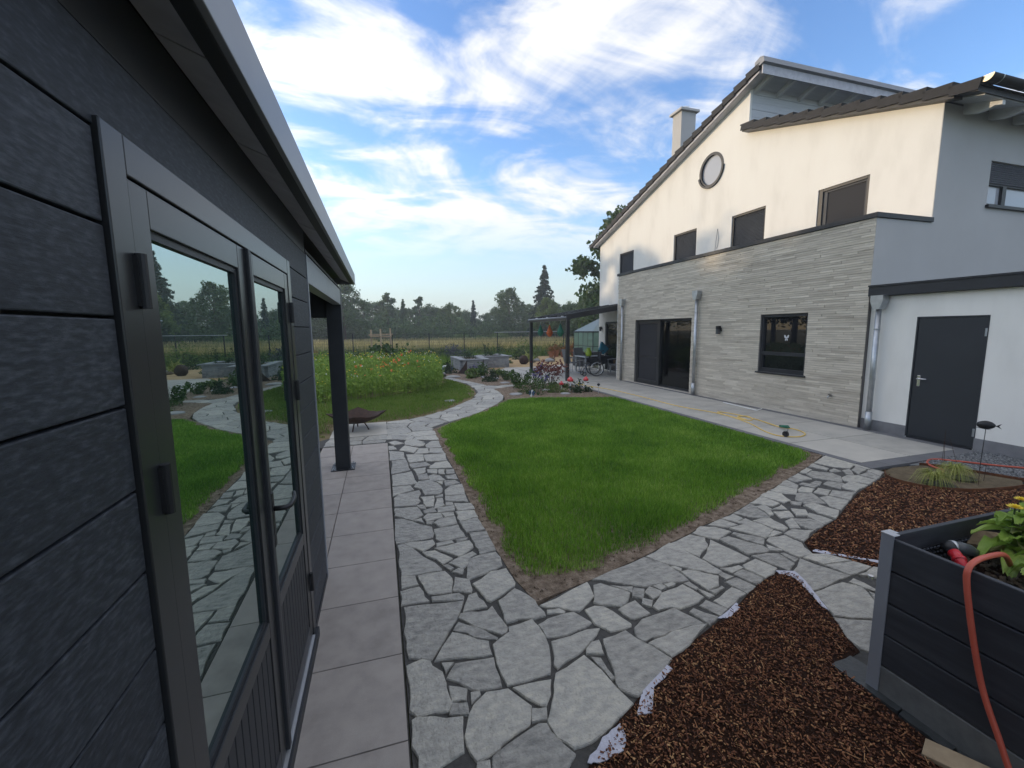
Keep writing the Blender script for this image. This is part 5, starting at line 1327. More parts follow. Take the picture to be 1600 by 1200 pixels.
# ================================================================== meadow and fence
MEADOW = [(-46, 31.2), (60, 30.8), (70, 76), (-46, 76)]
P = scatter(MEADOW, 90000); k = (P[:, 1] - 31) / 45; keep = rng.random(len(P)) < 1 - .62 * k; P = P[keep]; P = P[(np.abs(np.degrees(np.arctan2(P[:, 0], P[:, 1])) - 8) < 32)]
hb = np.array([noise.noise((x * .12, y * .12, 4)) for x, y in P])
o = np_mesh('meadow_grass', *blades(P, -.06, (.78 + .34 * rng.random(len(P))) * (1 + .22 * hb), .035 + .035 * rng.random(len(P)), .45), 'meadow', kind='stuff')
tag(o, 'tall seeding golden meadow grass beyond the wire fence', 'grass')
fence = thing('wire_fence', 'dark wire mesh fence on thin posts between garden and meadow', 'fence', (4, 30.4, 0))
fx = [-14.2, -11.7, -9.2, -6.7, -4.2, -1.75, .78, 3.27, 5.75, 8.22, 10.75, 13.5, 16.0, 18.5]
for i, x in enumerate(fx):
    MB().box(x - .03, 30.37, -.1, x + .03, 30.43, 1.74).build('post', 'metal_dark', fence)
for i in range(len(fx) - 1):
    m = MB(); x0, x1 = fx[i] + .03, fx[i + 1] - .03
    for kz in range(9): m.box(x0, 30.396, .06 + kz * .2, x1, 30.404, .068 + kz * .2)
    nv = 18
    for kv in range(1, nv): m.box(x0 + (x1 - x0) * kv / nv - .0025, 30.391, .03, x0 + (x1 - x0) * kv / nv + .0025, 30.3955, 1.70)
    m.build('mesh_panel', 'metal_dark', fence, kind='stuff', recalc=False)
MB().box(8.0, 30.36, 1.725, 13.4, 30.39, 1.76).build('top_rail', 'alu', fence)

# ================================================================== garden plants
def bush(name, label, loc, r, h, n, ls, mat, group=None, shape='dome', aspect=.55, stems=5, cat='shrub', droop=0.0, flower=None):
    t = thing(name, label, cat, loc, group)
    c = np.array(loc)
    if shape == 'dome':
        v = rng.normal(size=(n, 3)); v /= np.linalg.norm(v, axis=1)[:, None]; v[:, 2] = np.abs(v[:, 2])
        ncl = max(6, n // 40); cl = v[rng.integers(0, n, ncl)] * (.5 + .5 * rng.random((ncl, 1)))
        q = cl[rng.integers(0, ncl, n)] + rng.normal(size=(n, 3)) * .22
        P = c + np.c_[q[:, 0] * r, q[:, 1] * r, np.clip(q[:, 2], 0.02, 1.3) * h * .85]
    else:
        ns = 7; a = rng.random(ns) * 2 * PI; rr = r * np.sqrt(rng.random(ns)); w = rng.integers(0, ns, n); tt = rng.random(n) ** .7
        P = c + np.c_[np.cos(a)[w] * rr[w] * (.5 + tt) + rng.normal(size=n) * r * .13, np.sin(a)[w] * rr[w] * (.5 + tt) + rng.normal(size=n) * r * .13, tt * h * (.7 + .3 * rng.random(ns))[w]]
    np_mesh('foliage', *leaf_quads(P, ls, aspect, droop=droop), mat, t)
    m = MB()
    for k in range(stems):
        a = 2 * PI * k / stems + rng.random(); rr = r * .6 * rng.random()
        m.tube([(loc[0] + .02 * math.cos(a), loc[1] + .02 * math.sin(a), loc[2] - .02), (loc[0] + rr * math.cos(a), loc[1] + rr * math.sin(a), loc[2] + h * .75)], [.008, .004], 5)
    m.build('stem', 'bark' if shape == 'dome' else 'leaf_green', t, recalc=False)
    if flower:
        fm, fn, fs, fz = flower
        Pf = P[P[:, 2] > c[2] + h * fz]
        if len(Pf): np_mesh('blossom', *leaf_quads(Pf[rng.integers(0, len(Pf), fn)] + rng.normal(size=(fn, 3)) * .02, fs, .8), fm, t)
    return t

# wildflower patch
WILD = [(-5.8, 12.1), (-1.7, 12.2), (-.65, 12.25), (.70, 12.75), (1.75, 13.6), (2.05, 15.0), (2.2, 17.4), (1.6, 19.8), (-5.8, 19.8)]
P = scatter(WILD, 34000); e = edge_dist(P, WILD)
hz = (.60 + .28 * np.clip((P[:, 1] - 12) / 3.5, 0, 1)) * (.78 + .22 * np.clip(e / .25, 0, 1)) * (.8 + .35 * rng.random(len(P)))
nz = np.array([noise.noise((x * 1.4, y * 1.4, 7)) for x, y in P]); hz *= 1 + .45 * nz
stemsV = blades(P[::3], 0, hz[::3] * 1.03, .010, .35)
Z = hz * (1 - .80 * rng.random(len(P)) ** 1.05)
lv = leaf_quads(np.c_[P + rng.normal(size=P.shape) * .03, Z], .105, .42)
o = np_mesh('wildflower_patch', *merge([stemsV, lv]), 'wild_leaf', kind='stuff'); tag(o, 'dense green wildflower patch behind the curved lawn', 'wildflowers')
def heads(poly, n, mat, label, size, zoff=0.02, zmin=.0):
    Pf = scatter(poly, n); ee = edge_dist(Pf, WILD)
    hh = (.60 + .28 * np.clip((Pf[:, 1] - 12) / 3.5, 0, 1)) * (.78 + .22 * np.clip(ee / .25, 0, 1)) * 1.08
    nz = np.array([noise.noise((x * 1.4, y * 1.4, 7)) for x, y in Pf]); hh *= 1 + .45 * nz
    parts = []
    for k in range(3):
        parts.append(leaf_quads(np.c_[Pf, hh + zoff] + rng.normal(size=(n, 3)) * size * .18, size, .85, up=.8))
    o = np_mesh('wildflower_heads', *merge(parts), mat, kind='stuff'); tag(o, label, 'flowers')
heads([(-1.2, 13.2), (0.2, 13.0), (1.25, 14.0), (1.2, 15.5), (-.2, 15.5)], 46, 'poppy', 'orange poppy heads scattered over the wildflower patch', .07)
heads(WILD, 420, 'yellow_flower', 'small yellow flower heads over the wildflower patch', .035)
heads(WILD, 130, 'white_flower', 'small white flower heads over the wildflower patch', .04)
# tufts over the rough ground behind
GAR = [(-14, 20), (2.4, 17.6), (3.0, 20.8), (5, 22.5), (6.2, 25), (8.8, 28.8), (15, 29.2), (18, 30.2), (-14, 30.2)]
P = scatter(GAR, 26000); nz = np.array([noise.noise((x * .5, y * .5, 1)) for x, y in P]); P = P[nz > -.12]; nz = nz[nz > -.12]
o = np_mesh('herb_tufts', *blades(P, -.05, (.12 + .5 * rng.random(len(P)) ** 2) * (1 + nz), .03, .7), 'grass2', kind='stuff'); tag(o, 'low weeds and grass tufts over the rough garden ground', 'weeds')
P = scatter([(-14, 26.5), (16, 28.4), (16, 30.3), (-14, 30.3)], 7000)
o = np_mesh('fence_weeds', *leaf_quads(np.c_[P, .05 + .65 * rng.random(len(P)) ** 1.5], .16, .4), 'leaf_green', kind='stuff'); tag(o, 'leafy weeds along the foot of the wire fence', 'weeds')

# stakes and young tree
sx_, sy_ = -.05, 24.4
st = thing('tree_stakes', 'three rough wooden stakes with cross rails supporting a young tree', 'tree stakes', (sx_, sy_, 0))
for (dx, dy, h_) in ((-.42, .35, 1.98), (.08, -.40, 2.02), (.60, .35, 2.06)):
    MB().tube([(sx_ + dx, sy_ + dy, -.1), (sx_ + dx, sy_ + dy, h_)], .042, 8).build('stake', 'pale_wood', st, smooth=True)
MB().bar((sx_ - .55, sy_ + .40, 1.70), (sx_ + .72, sy_ + .40, 1.72), .05, .09).build('rail', 'pale_wood', st)
MB().bar((sx_ - .46, sy_ + .33, 1.62), (sx_ + .12, sy_ - .45, 1.62), .04, .08).build('rail', 'pale_wood', st)
MB().bar((sx_ + .64, sy_ + .33, 1.60), (sx_ + .06, sy_ - .45, 1.60), .04, .08).build('rail', 'pale_wood', st)
bush('young_tree', 'leafy young tree with large leaves between the wooden stakes', (sx_ + .1, sy_, 0), .95, 1.25, 700, .24, 'leaf_green', cat='tree', aspect=.7)
bush('shrub', 'large leafed green plant right of the tree stakes', (sx_ + 1.5, sy_ + .3, 0), .9, 1.05, 600, .2, 'leaf_green', aspect=.7)
bush('shrub', 'dark green bush left of the tree stakes', (sx_ - 1.6, sy_ + 1.2, 0), 1.0, .85, 500, .16, 'leaf_dark')
bush('shrub', 'rust orange flowering bush seen through the shed porch', (-3.2, 21.0, 0), .9, 1.15, 800, .11, 'leaf_rust')
bush('shrub', 'grey leaved bush below the rust orange bush', (-3.1, 19.9, 0), .55, .9, 420, .09, 'leaf_grey')
bush('shrub', 'purple grey smoke bush in front of the fence', (4.55, 28.4, 0), .95, 1.05, 900, .13, 'leaf_grey')
bush('shrub', 'small dark bush between the stakes and the purple grey bush', (2.3, 28.9, 0), .55, .8, 350, .12, 'leaf_dark')
bush('shrub', 'young shrub with light loose leaves left of the canopy post', (9.1, 27.0, 0), .7, 1.3, 420, .14, 'leaf_light')
bush('shrub', 'round dark shrub behind the stone ball', (8.7, 26.2, 0), .55, .75, 380, .1, 'leaf_dark')
bush('shrub', 'leafy green bush behind the terracotta pots', (12.8, 29.6, 0), .8, 1.0, 420, .16, 'leaf_green')

# raised stone beds
def stone_wall(parent, x0, y0, x1, y1, h, rows, rs):
    """coursed stones between two ground points, each stone a piece"""
    a = Vector((x0, y0, 0)); d = Vector((x1 - x0, y1 - y0, 0)); L = d.length; d.normalize(); rz = math.atan2(d.y, d.x)
    for r in range(rows):
        s = -rs.random() * .3
        while s < L:
            ln = rs.uniform(.28, .62); p, q = max(s, 0), min(s + ln, L); s += ln
            if q - p < .05: continue
            c = a + d * ((p + q) / 2)
            piece(rub_m, 'stone', parent, (c.x, c.y, h * (r + .5) / rows), (q - p - .012, .22 + rs.uniform(-.02, .02), h / rows - .010), rz)
rub_m = cube_mesh('stone', 'rubble')
cap_m = cube_mesh('cap_slab', 'cap_stone')
def caps(parent, x0, y0, x1, y1, h, rs):
    a = Vector((x0, y0, 0)); d = Vector((x1 - x0, y1 - y0, 0)); L = d.length; d.normalize(); n = max(1, round(L / .6))
    for k in range(n):
        c = a + d * (L * (k + .5) / n); piece(cap_m, 'cap_slab', parent, (c.x, c.y, h + .02), (L / n - .008, .32, .05), math.atan2(d.y, d.x))
rw = random.Random(3)
A = [(3.62, 22.7), (3.66, 19.86), (4.78, 19.86), (4.86, 21.55), (6.22, 21.30), (6.22, 23.2)]
rbed = thing('raised_stone_bed', 'raised bed of light grey stones with capping slabs, nearest the path', 'raised bed', (4.2, 20.5, 0))
stone_wall(rbed, 3.66, 19.80, 4.82, 19.80, .50, 5, rw); stone_wall(rbed, 3.66, 22.7, 3.66, 19.93, .50, 5, rw); stone_wall(rbed, 4.80, 19.92, 4.80, 22.7, .50, 5, rw); stone_wall(rbed, 3.66, 22.8, 4.8, 22.8, .5, 5, rw)
caps(rbed, 3.5, 19.80, 4.96, 19.80, .50, rw); caps(rbed, 3.66, 22.6, 3.66, 19.97, .501, rw); caps(rbed, 4.80, 22.6, 4.80, 19.97, .501, rw)
MB().box(3.78, 19.92, .02, 4.68, 22.68, .44).build('bed_soil', 'soil', rbed)
rbed2 = thing('raised_stone_bed', 'second raised bed of grey stones beside the sandy area', 'raised bed', (5.6, 21.6, 0))
stone_wall(rbed2, 5.0, 20.95, 6.25, 20.95, .55, 5, rw); stone_wall(rbed2, 6.16, 21.07, 6.16, 23.0, .55, 5, rw); stone_wall(rbed2, 5.05, 23.0, 6.25, 23.0, .55, 5, rw); stone_wall(rbed2, 5.08, 21.07, 5.08, 22.88, .55, 5, rw)
caps(rbed2, 4.97, 20.95, 6.40, 20.95, .55, rw); caps(rbed2, 6.16, 21.12, 6.16, 22.9, .551, rw)
MB().box(5.2, 21.07, .02, 6.04, 22.88, .5).build('bed_soil', 'soil', rbed2)
bush('herb', 'dark green herbs growing in the nearer raised stone bed', (4.3, 21.6, .44), .42, .42, 420, .07, 'leaf_dark', cat='plant')
bush('herb', 'grey green lavender growing in the second raised stone bed', (5.4, 21.9, .5), .3, .35, 260, .06, 'leaf_dark', cat='plant')
bush('herb', 'upright dark conifer sprig in the second raised stone bed', (5.45, 22.6, .5), .13, .75, 220, .06, 'leaf_dark', cat='plant', shape='up')
bush('herb', 'second upright dark sprig at the right end of the raised stone bed', (6.0, 21.7, .5), .10, .75, 200, .06, 'leaf_dark', cat='plant', shape='up')
# rusty steel sails
def sail(label, pts):
    o = MB()
    n = 9
    (x0, y0), (x1, y1), ht, bow = pts
    t_ = []
    for k in range(n):
        u = k / (n - 1); hh = ht * u ** 1.9
        xx = x0 + (x1 - x0) * u; yy = y0 + (y1 - y0) * u + bow * math.sin(PI * u)
        t_.append(((xx, yy, 0), (xx, yy, max(.02, hh))))
    b = MB()
    for off in (0, .012):
        for (p, q) in t_: b.v += [(p[0], p[1] + off, p[2]), (q[0], q[1] + off, q[2])]
    m_ = 2 * n
    for k in range(n - 1):
        b.f += [(2 * k, 2 * k + 2, 2 * k + 3, 2 * k + 1), (m_ + 2 * k, m_ + 2 * k + 1, m_ + 2 * k + 3, m_ + 2 * k + 2), (2 * k + 1, 2 * k + 3, m_ + 2 * k + 3, m_ + 2 * k + 1)]
    b.f += [(2 * n - 2, m_ + 2 * n - 2, m_ + 2 * n - 1, 2 * n - 1)]
    tag(b.build('steel_sheet', 'rust_dark', None), label, 'garden steel')
sail('curved rusty steel sheet standing left of the raised stone bed front', ((3.05, 18.5), (3.55, 18.2), .62, .12))
sail('curved rusty steel sheet standing at the right end of the raised bed front', ((3.80, 18.3), (4.42, 18.75), .62, -.10))
# blue and white bag, boulders
bg_ = MB()
bg_.lathe([(.02, .0), (.22, .01), (.29, .10), (.27, .19), (.19, .27), (.02, .30)], (2.92, 19.8, .0), 14, 1.0, .8)
bag = bg_.build('garden_bag', 'blue', None, smooth=True); tag(bag, 'blue and white lumpy bag on the ground left of the stone bed', 'bag')
w_ = MB().lathe([(.02, .0), (.17, .0), (.20, .05), (.15, .09), (.02, .11)], (2.90, 19.72, .20), 12, 1.1, .8).build('bag_top', 'white', bag, smooth=True)
def boulder(label, loc, r, mat='rubble', cat='rock', name='boulder', squash=.65, group=None):
    bm = bmesh.new(); bmesh.ops.create_icosphere(bm, subdivisions=2, radius=1)
    sd = random.random() * 99
    for v in bm.verts:
        k = 1 + .28 * noise.noise(v.co * 1.3 + Vector((sd, 0, 0))); v.co = Vector((v.co.x * r * k, v.co.y * r * k, v.co.z * r * squash * k))
    me = bpy.data.meshes.new(name); bm.to_mesh(me); bm.free(); me.materials.append(MAT[mat]); me.polygons.foreach_set('use_smooth', [True] * len(me.polygons))
    o = bpy.data.objects.new(name, me); COL.objects.link(o); o.location = loc
    return tag(o, label, cat, group)
for k, (x, y, r) in enumerate(((2.35, 18.9, .20), (2.62, 19.3, .16), (2.2, 19.5, .15), (2.5, 18.3, .13))):
    boulder(('largest pale boulder beside the wildflowers', 'pale boulder next to the blue bag', 'pale boulder furthest from the path', 'small pale boulder nearest the path end')[k], (x, y, .05), r)
boulder('dark round stone ball on the sandy area', (7.55, 22.4, .25), .26, 'rust_dark', 'garden ball', 'garden_ball', 1.0)
for k, (x, y, r) in enumerate(((9.6, 23.6, .30), (10.1, 24.6, .26), (9.0, 24.2, .22), (8.4, 23.3, .18))):
    boulder(('large flat rock on the sand left of the canopy post', 'rock behind the large flat rock', 'brownish rock on the sand in the middle', 'small rock nearest the stone ball')[k], (x, y, .06), r, 'sand_soil' if k % 2 else 'rubble', squash=.5)
bush('yucca', 'yucca with pale spiky leaves right of the stone ball', (8.45, 24.1, 0), .45, .65, 90, .6, 'leaf_sedge', cat='plant', aspect=.08)
bush('yucca', 'second spiky yucca behind the left canopy post', (9.35, 25.2, 0), .4, .6, 80, .55, 'leaf_light', cat='plant', aspect=.08)
bush('ground_plant', 'low green cushion plant on the sand left of the stone ball', (6.9, 23.4, 0), .4, .22, 200, .08, 'leaf_green', cat='plant')
# terracotta pots
pot = thing('terracotta_pot', 'terracotta pot with a brown plant, left end of the pot row', 'plant pot', (11.25, 27.4, 0), 'terracotta pots behind the sand')
MB().lathe([(.13, 0), (.20, .34), (.225, .34), (.225, .40), (.18, .40), (.17, .36)], (11.25, 27.4, 0), 14).build('pot', 'terracotta', pot, smooth=False)
Pq = rng.normal(size=(120, 3)) * np.array([.14, .14, .12]) + np.array([11.25, 27.4, .55])
np_mesh('foliage', *leaf_quads(Pq, .14, .4), 'leaf_rust', pot)
for k, (x, y, s, lb) in enumerate(((11.7, 27.6, 1.15, 'tall terracotta pot, second in the row'), (12.15, 27.5, .9, 'small terracotta pot in the middle of the row'), (12.6, 27.7, 1.1, 'terracotta pot right of the middle with brown plant'), (13.05, 27.6, 1.2, 'terracotta pot at the right end beside the canopy post'))):
    c = copy_tree(pot); c.location = (x, y, 0); c.scale = (s, s, s); c['label'] = lb

# ---- front flower bed
z1 = .016
bush('shrub', 'tall green bush with seed spikes at the left end of the front bed', (4.32, 13.2, z1), .36, .62, 520, .09, 'leaf_green', shape='up')
bush('shrub', 'broad light green shrub behind the blue pinwheel', (4.35, 12.0, z1), .52, .62, 950, .055, 'leaf_green')
bush('delphinium', 'purple flower spikes beside the red leaved maple', (4.95, 13.4, z1), .16, .78, 200, .06, 'leaf_green', shape='up', cat='flowers', flower=('purple_flower', 170, .06, .42))
bush('delphinium', 'second smaller purple flower clump in front of the maple', (4.95, 12.75, z1), .14, .5, 140, .06, 'leaf_green', shape='up', cat='flowers', flower=('purple_flower', 60, .05, .5))
mp_ = thing('japanese_maple', 'small japanese maple with dusky red leaves in the front bed', 'shrub', (5.30, 13.0, z1))
m = MB()
Pm = []
for k in range(9):
    a = 2 * PI * k / 9; e = Vector((5.30 + .36 * math.cos(a), 13.0 + .36 * math.sin(a), .50 + .2 * random.random()))
    m.tube([(5.30, 13.0, 0), (5.30 + .08 * math.cos(a), 13.0 + .08 * math.sin(a), .25), e], [.012, .008, .003], 5)
    Pm.append(np.array(e) + rng.normal(size=(46, 3)) * np.array([.11, .11, .10]))
m.build('trunk', 'bark', mp_, recalc=False); np_mesh('crown', *leaf_quads(np.concatenate(Pm), .085, .75), 'leaf_red', mp_)
bush('shrub', 'low fine leaved green cushion in the middle of the front bed', (5.08, 11.9, z1), .30, .36, 620, .05, 'leaf_light')
bush('shrub', 'dark green leafy shrub below the right toadstool', (5.70, 11.6, z1), .28, .36, 320, .08, 'leaf_dark', flower=('yellow_flower', 14, .05, .5))
bush('ground_plant', 'low green plants behind the fine leaved cushion', (5.45, 12.9, z1), .35, .22, 220, .07, 'leaf_green', cat='plant')
def toadstool(label, loc, h, r):
    t = thing('toadstool_ornament', label, 'garden ornament', loc, 'red toadstool ornaments')
    MB().tube([(loc[0], loc[1], loc[2] - .03), (loc[0] + .005, loc[1], loc[2] + h * .72)], [.018, .014], 8).build('stem', 'white', t, smooth=True)
    MB().lathe([(.01, -.02), (r * .8, -.03), (r, .0), (r * .86, r * .45), (r * .5, r * .9), (r * .15, r * 1.15), (.005, r * 1.2)], (loc[0], loc[1], loc[2] + h * .72), 14).build('cap', 'toadstool', t, smooth=True)
    for k in range(5):
        a = 1.3 * k; o = MB().lathe([(.001, 0), (.014, .004), (.010, .010), (.001, .012)], (loc[0] + r * .72 * math.cos(a), loc[1] + r * .72 * math.sin(a), loc[2] + h * .72 + r * .62), 6).build('cap_spot', 'white', t)
toadstool('broad red toadstool on a white stem in front of the canopy post', (5.50, 11.86, z1), .46, .10)
toadstool('smallest red toadstool at the left of the three', (5.42, 12.35, z1), .24, .075)
toadstool('pointed red toadstool at the right of the three', (5.97, 11.75, z1), .48, .085)
so = thing('solar_light', 'small solar spike light at the right end of the front bed', 'garden light', (6.08, 11.15, z1))
MB().tube([(6.08, 11.15, 0), (6.08, 11.15, .26)], .008, 6).build('spike', 'alu', so); MB().lathe([(.02, .24), (.045, .27), (.045, .30), (.01, .32)], (6.08, 11.15, 0), 10).build('lamp_head', 'black', so)
pw = thing('pinwheel', 'small blue and white pinwheel at the lawn edge', 'pinwheel', (3.98, 11.15, z1))
MB().tube([(3.98, 11.15, 0), (3.98, 11.15, .16)], .006, 6).build('stick', 'white', pw)
for k in range(6):
    a = 2 * PI * k / 6
    MB().sheet([(3.98, 11.13, .14), (3.98 + .10 * math.cos(a), 11.11, .14 + .10 * math.sin(a)), (3.98 + .09 * math.cos(a + .7), 11.13, .14 + .09 * math.sin(a + .7))], .003).build('vane', 'white' if k % 3 == 1 else 'blue', pw)
for k, (x, y, s) in enumerate(((3.75, 11.85, .22), (5.15, 11.45, .16), (4.9, 12.3, .18))):
    boulder(('flat pale stepping stone left of the light green shrub', 'flat stone in front of the fine leaved cushion', 'flat stone between the shrubs')[k], (x, y, .02), s, squash=.18, name='stepping_stone', cat='stone')
# ---- back flower bed
bush('shrub', 'bright green hosta in front of the right rusty steel sheet', (3.55, 16.6, z1), .34, .42, 220, .16, 'leaf_light', aspect=.6)
bush('shrub', 'dark green bush behind the hosta', (4.1, 17.3, z1), .4, .5, 420, .09, 'leaf_green')
bush('shrub', 'low grey green cushion beside the path fork', (3.72, 15.3, z1), .34, .28, 420, .06, 'leaf_dark')
bush('shrub', 'small upright bush right of the grey green cushion', (4.08, 15.9, z1), .22, .42, 240, .08, 'leaf_dark')
bush('shrub', 'upright green bush near the terrace corner of the back bed', (4.55, 15.4, z1), .26, .46, 300, .08, 'leaf_green', shape='up')
bush('shrub', 'yellowish low shrub at the terrace edge', (4.75, 17.4, z1), .4, .32, 320, .08, 'leaf_light')
bush('lavender', 'lavender clump with thin purple flowers by the steel sheet', (3.75, 17.9, z1), .16, .45, 160, .06, 'leaf_dark', shape='up', cat='flowers', flower=('purple_flower', 40, .05, .6))
bush('shrub', 'dark shrub left of the left rusty steel sheet', (2.95, 18.9, z1), .32, .5, 320, .1, 'leaf_dark')
for k, (x, y, s) in enumerate(((2.75, 17.2, .3), (4.25, 16.1, .16), (4.2, 14.6, .18), (3.95, 16.75, .14))):
    boulder(('long flat pale stone at the end of the curved path', 'white stone in the middle of the back bed', 'flat stone by the path fork', 'white stone next to the hosta')[k], (x, y, .02), s, 'fleece' if k in (1, 3) else 'rubble', squash=.2, name='edging_stone', cat='stone')
boulder('small pale plate lying on the curved lawn', (1.72, 11.3, .03), .16, 'rubble', 'stone', 'stepping_stone', .12)

# ================================================================== terrace canopy and what stands there
can = thing('terrace_canopy', 'dark metal terrace canopy with glass roof against the house', 'canopy', (8.2, 16, 0))
CX0, CY0, CY1, CZ = 6.50, 14.28, 18.2, 2.23
MB().box(CX0 - .06, CY0 - .06, .02, CX0 + .06, CY0 + .06, CZ).build('post', 'metal_frame', can, bevel=.004)
MB().box(CX0 - .06, CY1 - .06, .02, CX0 + .06, CY1 + .06, CZ).build('post', 'metal_frame', can, bevel=.004)
MB().box(CX0 - .08, CY0 - .08, CZ + .001, CX0 + .08, CY1 + .08, CZ + .13).build('front_beam', 'metal_frame', can, bevel=.006)
MB().tube([(CX0 - .09, CY0 - .06, CZ + .10), (CX0 - .09, CY1 + .06, CZ + .10)], .035, 10).build('gutter', 'metal_grey', can, smooth=True)
def rz_(x): return CZ + .12 + (x - CX0) * .165
for k in range(6):
    yy = CY0 + (CY1 - CY0) * k / 5
    MB().bar((CX0 - .05, yy, rz_(CX0 - .05)), (UX - .004, yy, rz_(UX)), .07, .19 if k == 0 else .14).build('rafter', 'metal_frame', can)
for k in range(5):
    ya, yb = CY0 + (CY1 - CY0) * k / 5 + .03, CY0 + (CY1 - CY0) * (k + 1) / 5 - .03
    MB().add([(CX0, ya, rz_(CX0) - .01), (CX0, yb, rz_(CX0) - .01), (UX - .01, yb, rz_(UX) - .01), (UX - .01, ya, rz_(UX) - .01), (CX0, ya, rz_(CX0) - .002), (CX0, yb, rz_(CX0) - .002), (UX - .01, yb, rz_(UX) - .002), (UX - .01, ya, rz_(UX) - .002)], [(0, 1, 2, 3), (7, 6, 5, 4), (0, 4, 5, 1), (1, 5, 6, 2), (2, 6, 7, 3), (3, 7, 4, 0)]).build('glass_panel', 'glass_roof', can)
for yy in (14.6, 16.1, 17.3):
    MB().box(CX0 - .10, yy, CZ + .13, CX0 - .02, yy + .05, CZ + .165).build('beam_clip', 'alu', can)
def lantern(label, loc, mat, tilt=0.0):
    t = thing('hanging_lantern', label, 'lantern', loc, 'lanterns hanging from the canopy')
    x, y, z = loc
    MB().lathe([(.005, .20), (.04, .14), (.075, .03), (.15, -.14)][::-1] + [], (x, y, z), 8).lathe([(.15, -.142), (.10, -.24), (.04, -.30), (.005, -.31)][::-1], (x, y, z), 8).build('lantern_body', mat, t)
    MB().tube([(x, y, z + .20), (x, y, CZ + .0)], .005, 5).build('cord', 'alu', t)
lantern('green hanging lantern at the left canopy post', (6.72, 17.6, 1.92), 'lantern_green')
lantern('orange hanging lantern next to the left green one', (6.78, 16.7, 1.90), 'lantern_orange')
lantern('green hanging lantern in the middle of the canopy opening', (6.68, 15.35, 1.93), 'lantern_green')

# greenhouse
gh = thing('greenhouse', 'small glazed greenhouse with hipped roof behind the terrace', 'greenhouse', (12.8, 23.4, 0))
GF = Vector((11.75, 22.3)); u1 = Vector((-.0, 2.55)); u2 = Vector((2.6, .0))
cn = [GF, GF + u2, GF + u2 + u1, GF + u1]; EZ, RZ = 1.73, 2.62
for i in range(4):
    a, b = cn[i], cn[(i + 1) % 4]; n = 4
    MB().bar((a.x, a.y, EZ), (b.x, b.y, EZ), .05, .06).build('eave_rail', 'metal_dark', gh)
    for k in range(n):
        p = a.lerp(b, k / n); q = a.lerp(b, (k + 1) / n)
        MB().tube([(p.x, p.y, 0), (p.x, p.y, EZ)], .025 if k == 0 else .014, 6).build('mullion', 'metal_dark', gh)
        d = (q - p).normalized() * .02
        MB().sheet([(p.x + d.x, p.y + d.y, .05), (q.x - d.x, q.y - d.y, .05), (q.x - d.x, q.y - d.y, EZ - .04), (p.x + d.x, p.y + d.y, EZ - .04)], .005).build('glass_pane', 'frosted_pane', gh)
        ap = GF + (u1 + u2) / 2
        MB().tube([(p.x, p.y, EZ + .03), (ap.x, ap.y, RZ)], .018, 6).build('roof_bar', 'metal_dark', gh)
        MB().sheet([(p.x, p.y, EZ + .05), (q.x, q.y, EZ + .05), (ap.x, ap.y, RZ + .02)], .005).build('roof_pane', 'frosted_roof', gh)
    MB().bar((a.x, a.y, .9), (b.x, b.y, .9), .02, .03).build('cross_rail', 'metal_dark', gh)
Pq = rng.random((700, 3)) * np.array([2.2, 2.1, 1.2]) + np.array([11.95, 22.5, .1])
pg = thing('tomato_plants', 'green plants growing inside the greenhouse', 'plants', (12.9, 23.5, 0))
np_mesh('foliage', *leaf_quads(Pq, .16, .5), 'leaf_green', pg)
# wicker box behind the table
wb = thing('wicker_box', 'dark wicker cushion box behind the garden table', 'storage box', (10.1, 20.0, 0))
MB().box(9.55, 19.7, .03, 10.75, 20.3, .68).build('box_body', 'wicker', wb, bevel=.01); MB().box(9.52, 19.67, .681, 10.78, 20.33, .74).build('lid', 'wicker', wb, bevel=.01)

# table with cloth and things on it
tb = thing('garden_table', 'garden table on the terrace covered by a black cloth', 'table', (9.0, 16.9, 0))
MB().box(8.25, 16.35, .70, 9.55, 17.35, .735).build('tabletop', 'alu', tb, bevel=.005)
for (x, y) in ((8.3, 16.4), (9.5, 16.4), (8.3, 17.3), (9.5, 17.3)): MB().box(x - .025, y - .025, .022, x + .025, y + .025, .70).build('leg', 'alu', tb)
cl = MB(); nx = 26
edge = [(8.42 + (9.58 - 8.42) * k / 8, 16.33) for k in range(9)] + [(9.58, 16.33 + 1.04 * k / 7) for k in range(1, 8)]
for i, (x, y) in enumerate(edge):
    wv = .025 * math.sin(i * 2.1); cl.v += [(x, y, .742), (x + (wv if i > 8 else 0), y - .02 + (wv if i <= 8 else 0), .40 + .05 * math.sin(i * 1.3))]
for i in range(len(edge) - 1): cl.f.append((2 * i, 2 * i + 2, 2 * i + 3, 2 * i + 1))
b0 = len(cl.v); cl.v += [(8.42, 16.33, .743), (9.58, 16.33, .743), (9.58, 17.37, .743), (8.42, 17.37, .743)]; cl.f.append((b0, b0 + 1, b0 + 2, b0 + 3))
tag(cl.build('tablecloth', 'black_fabric', None, smooth=False), 'black cloth draped over the garden table', 'tablecloth')
jug = thing('watering_jug', 'lime green jug standing on the garden table', 'jug', (8.55, 16.6, .745))
MB().lathe([(.09, .0), (.13, .06), (.13, .18), (.08, .27), (.07, .33), (.095, .36)], (8.55, 16.6, .745), 14).build('body', 'lime', jug, smooth=True); MB().tube([(8.43, 16.6, .80), (8.36, 16.6, .95), (8.46, 16.6, 1.06)], .015, 6).build('handle', 'lime', jug)
pr = MB().box(8.62, 16.42, .745, 9.0, 16.72, .757); tag(pr.build('newspaper', 'white', None), 'white newspaper lying on the black tablecloth', 'newspaper')
um = thing('folded_parasol', 'teal folded sunshade leaning over the garden table', 'sunshade', (9.35, 16.5, .745))
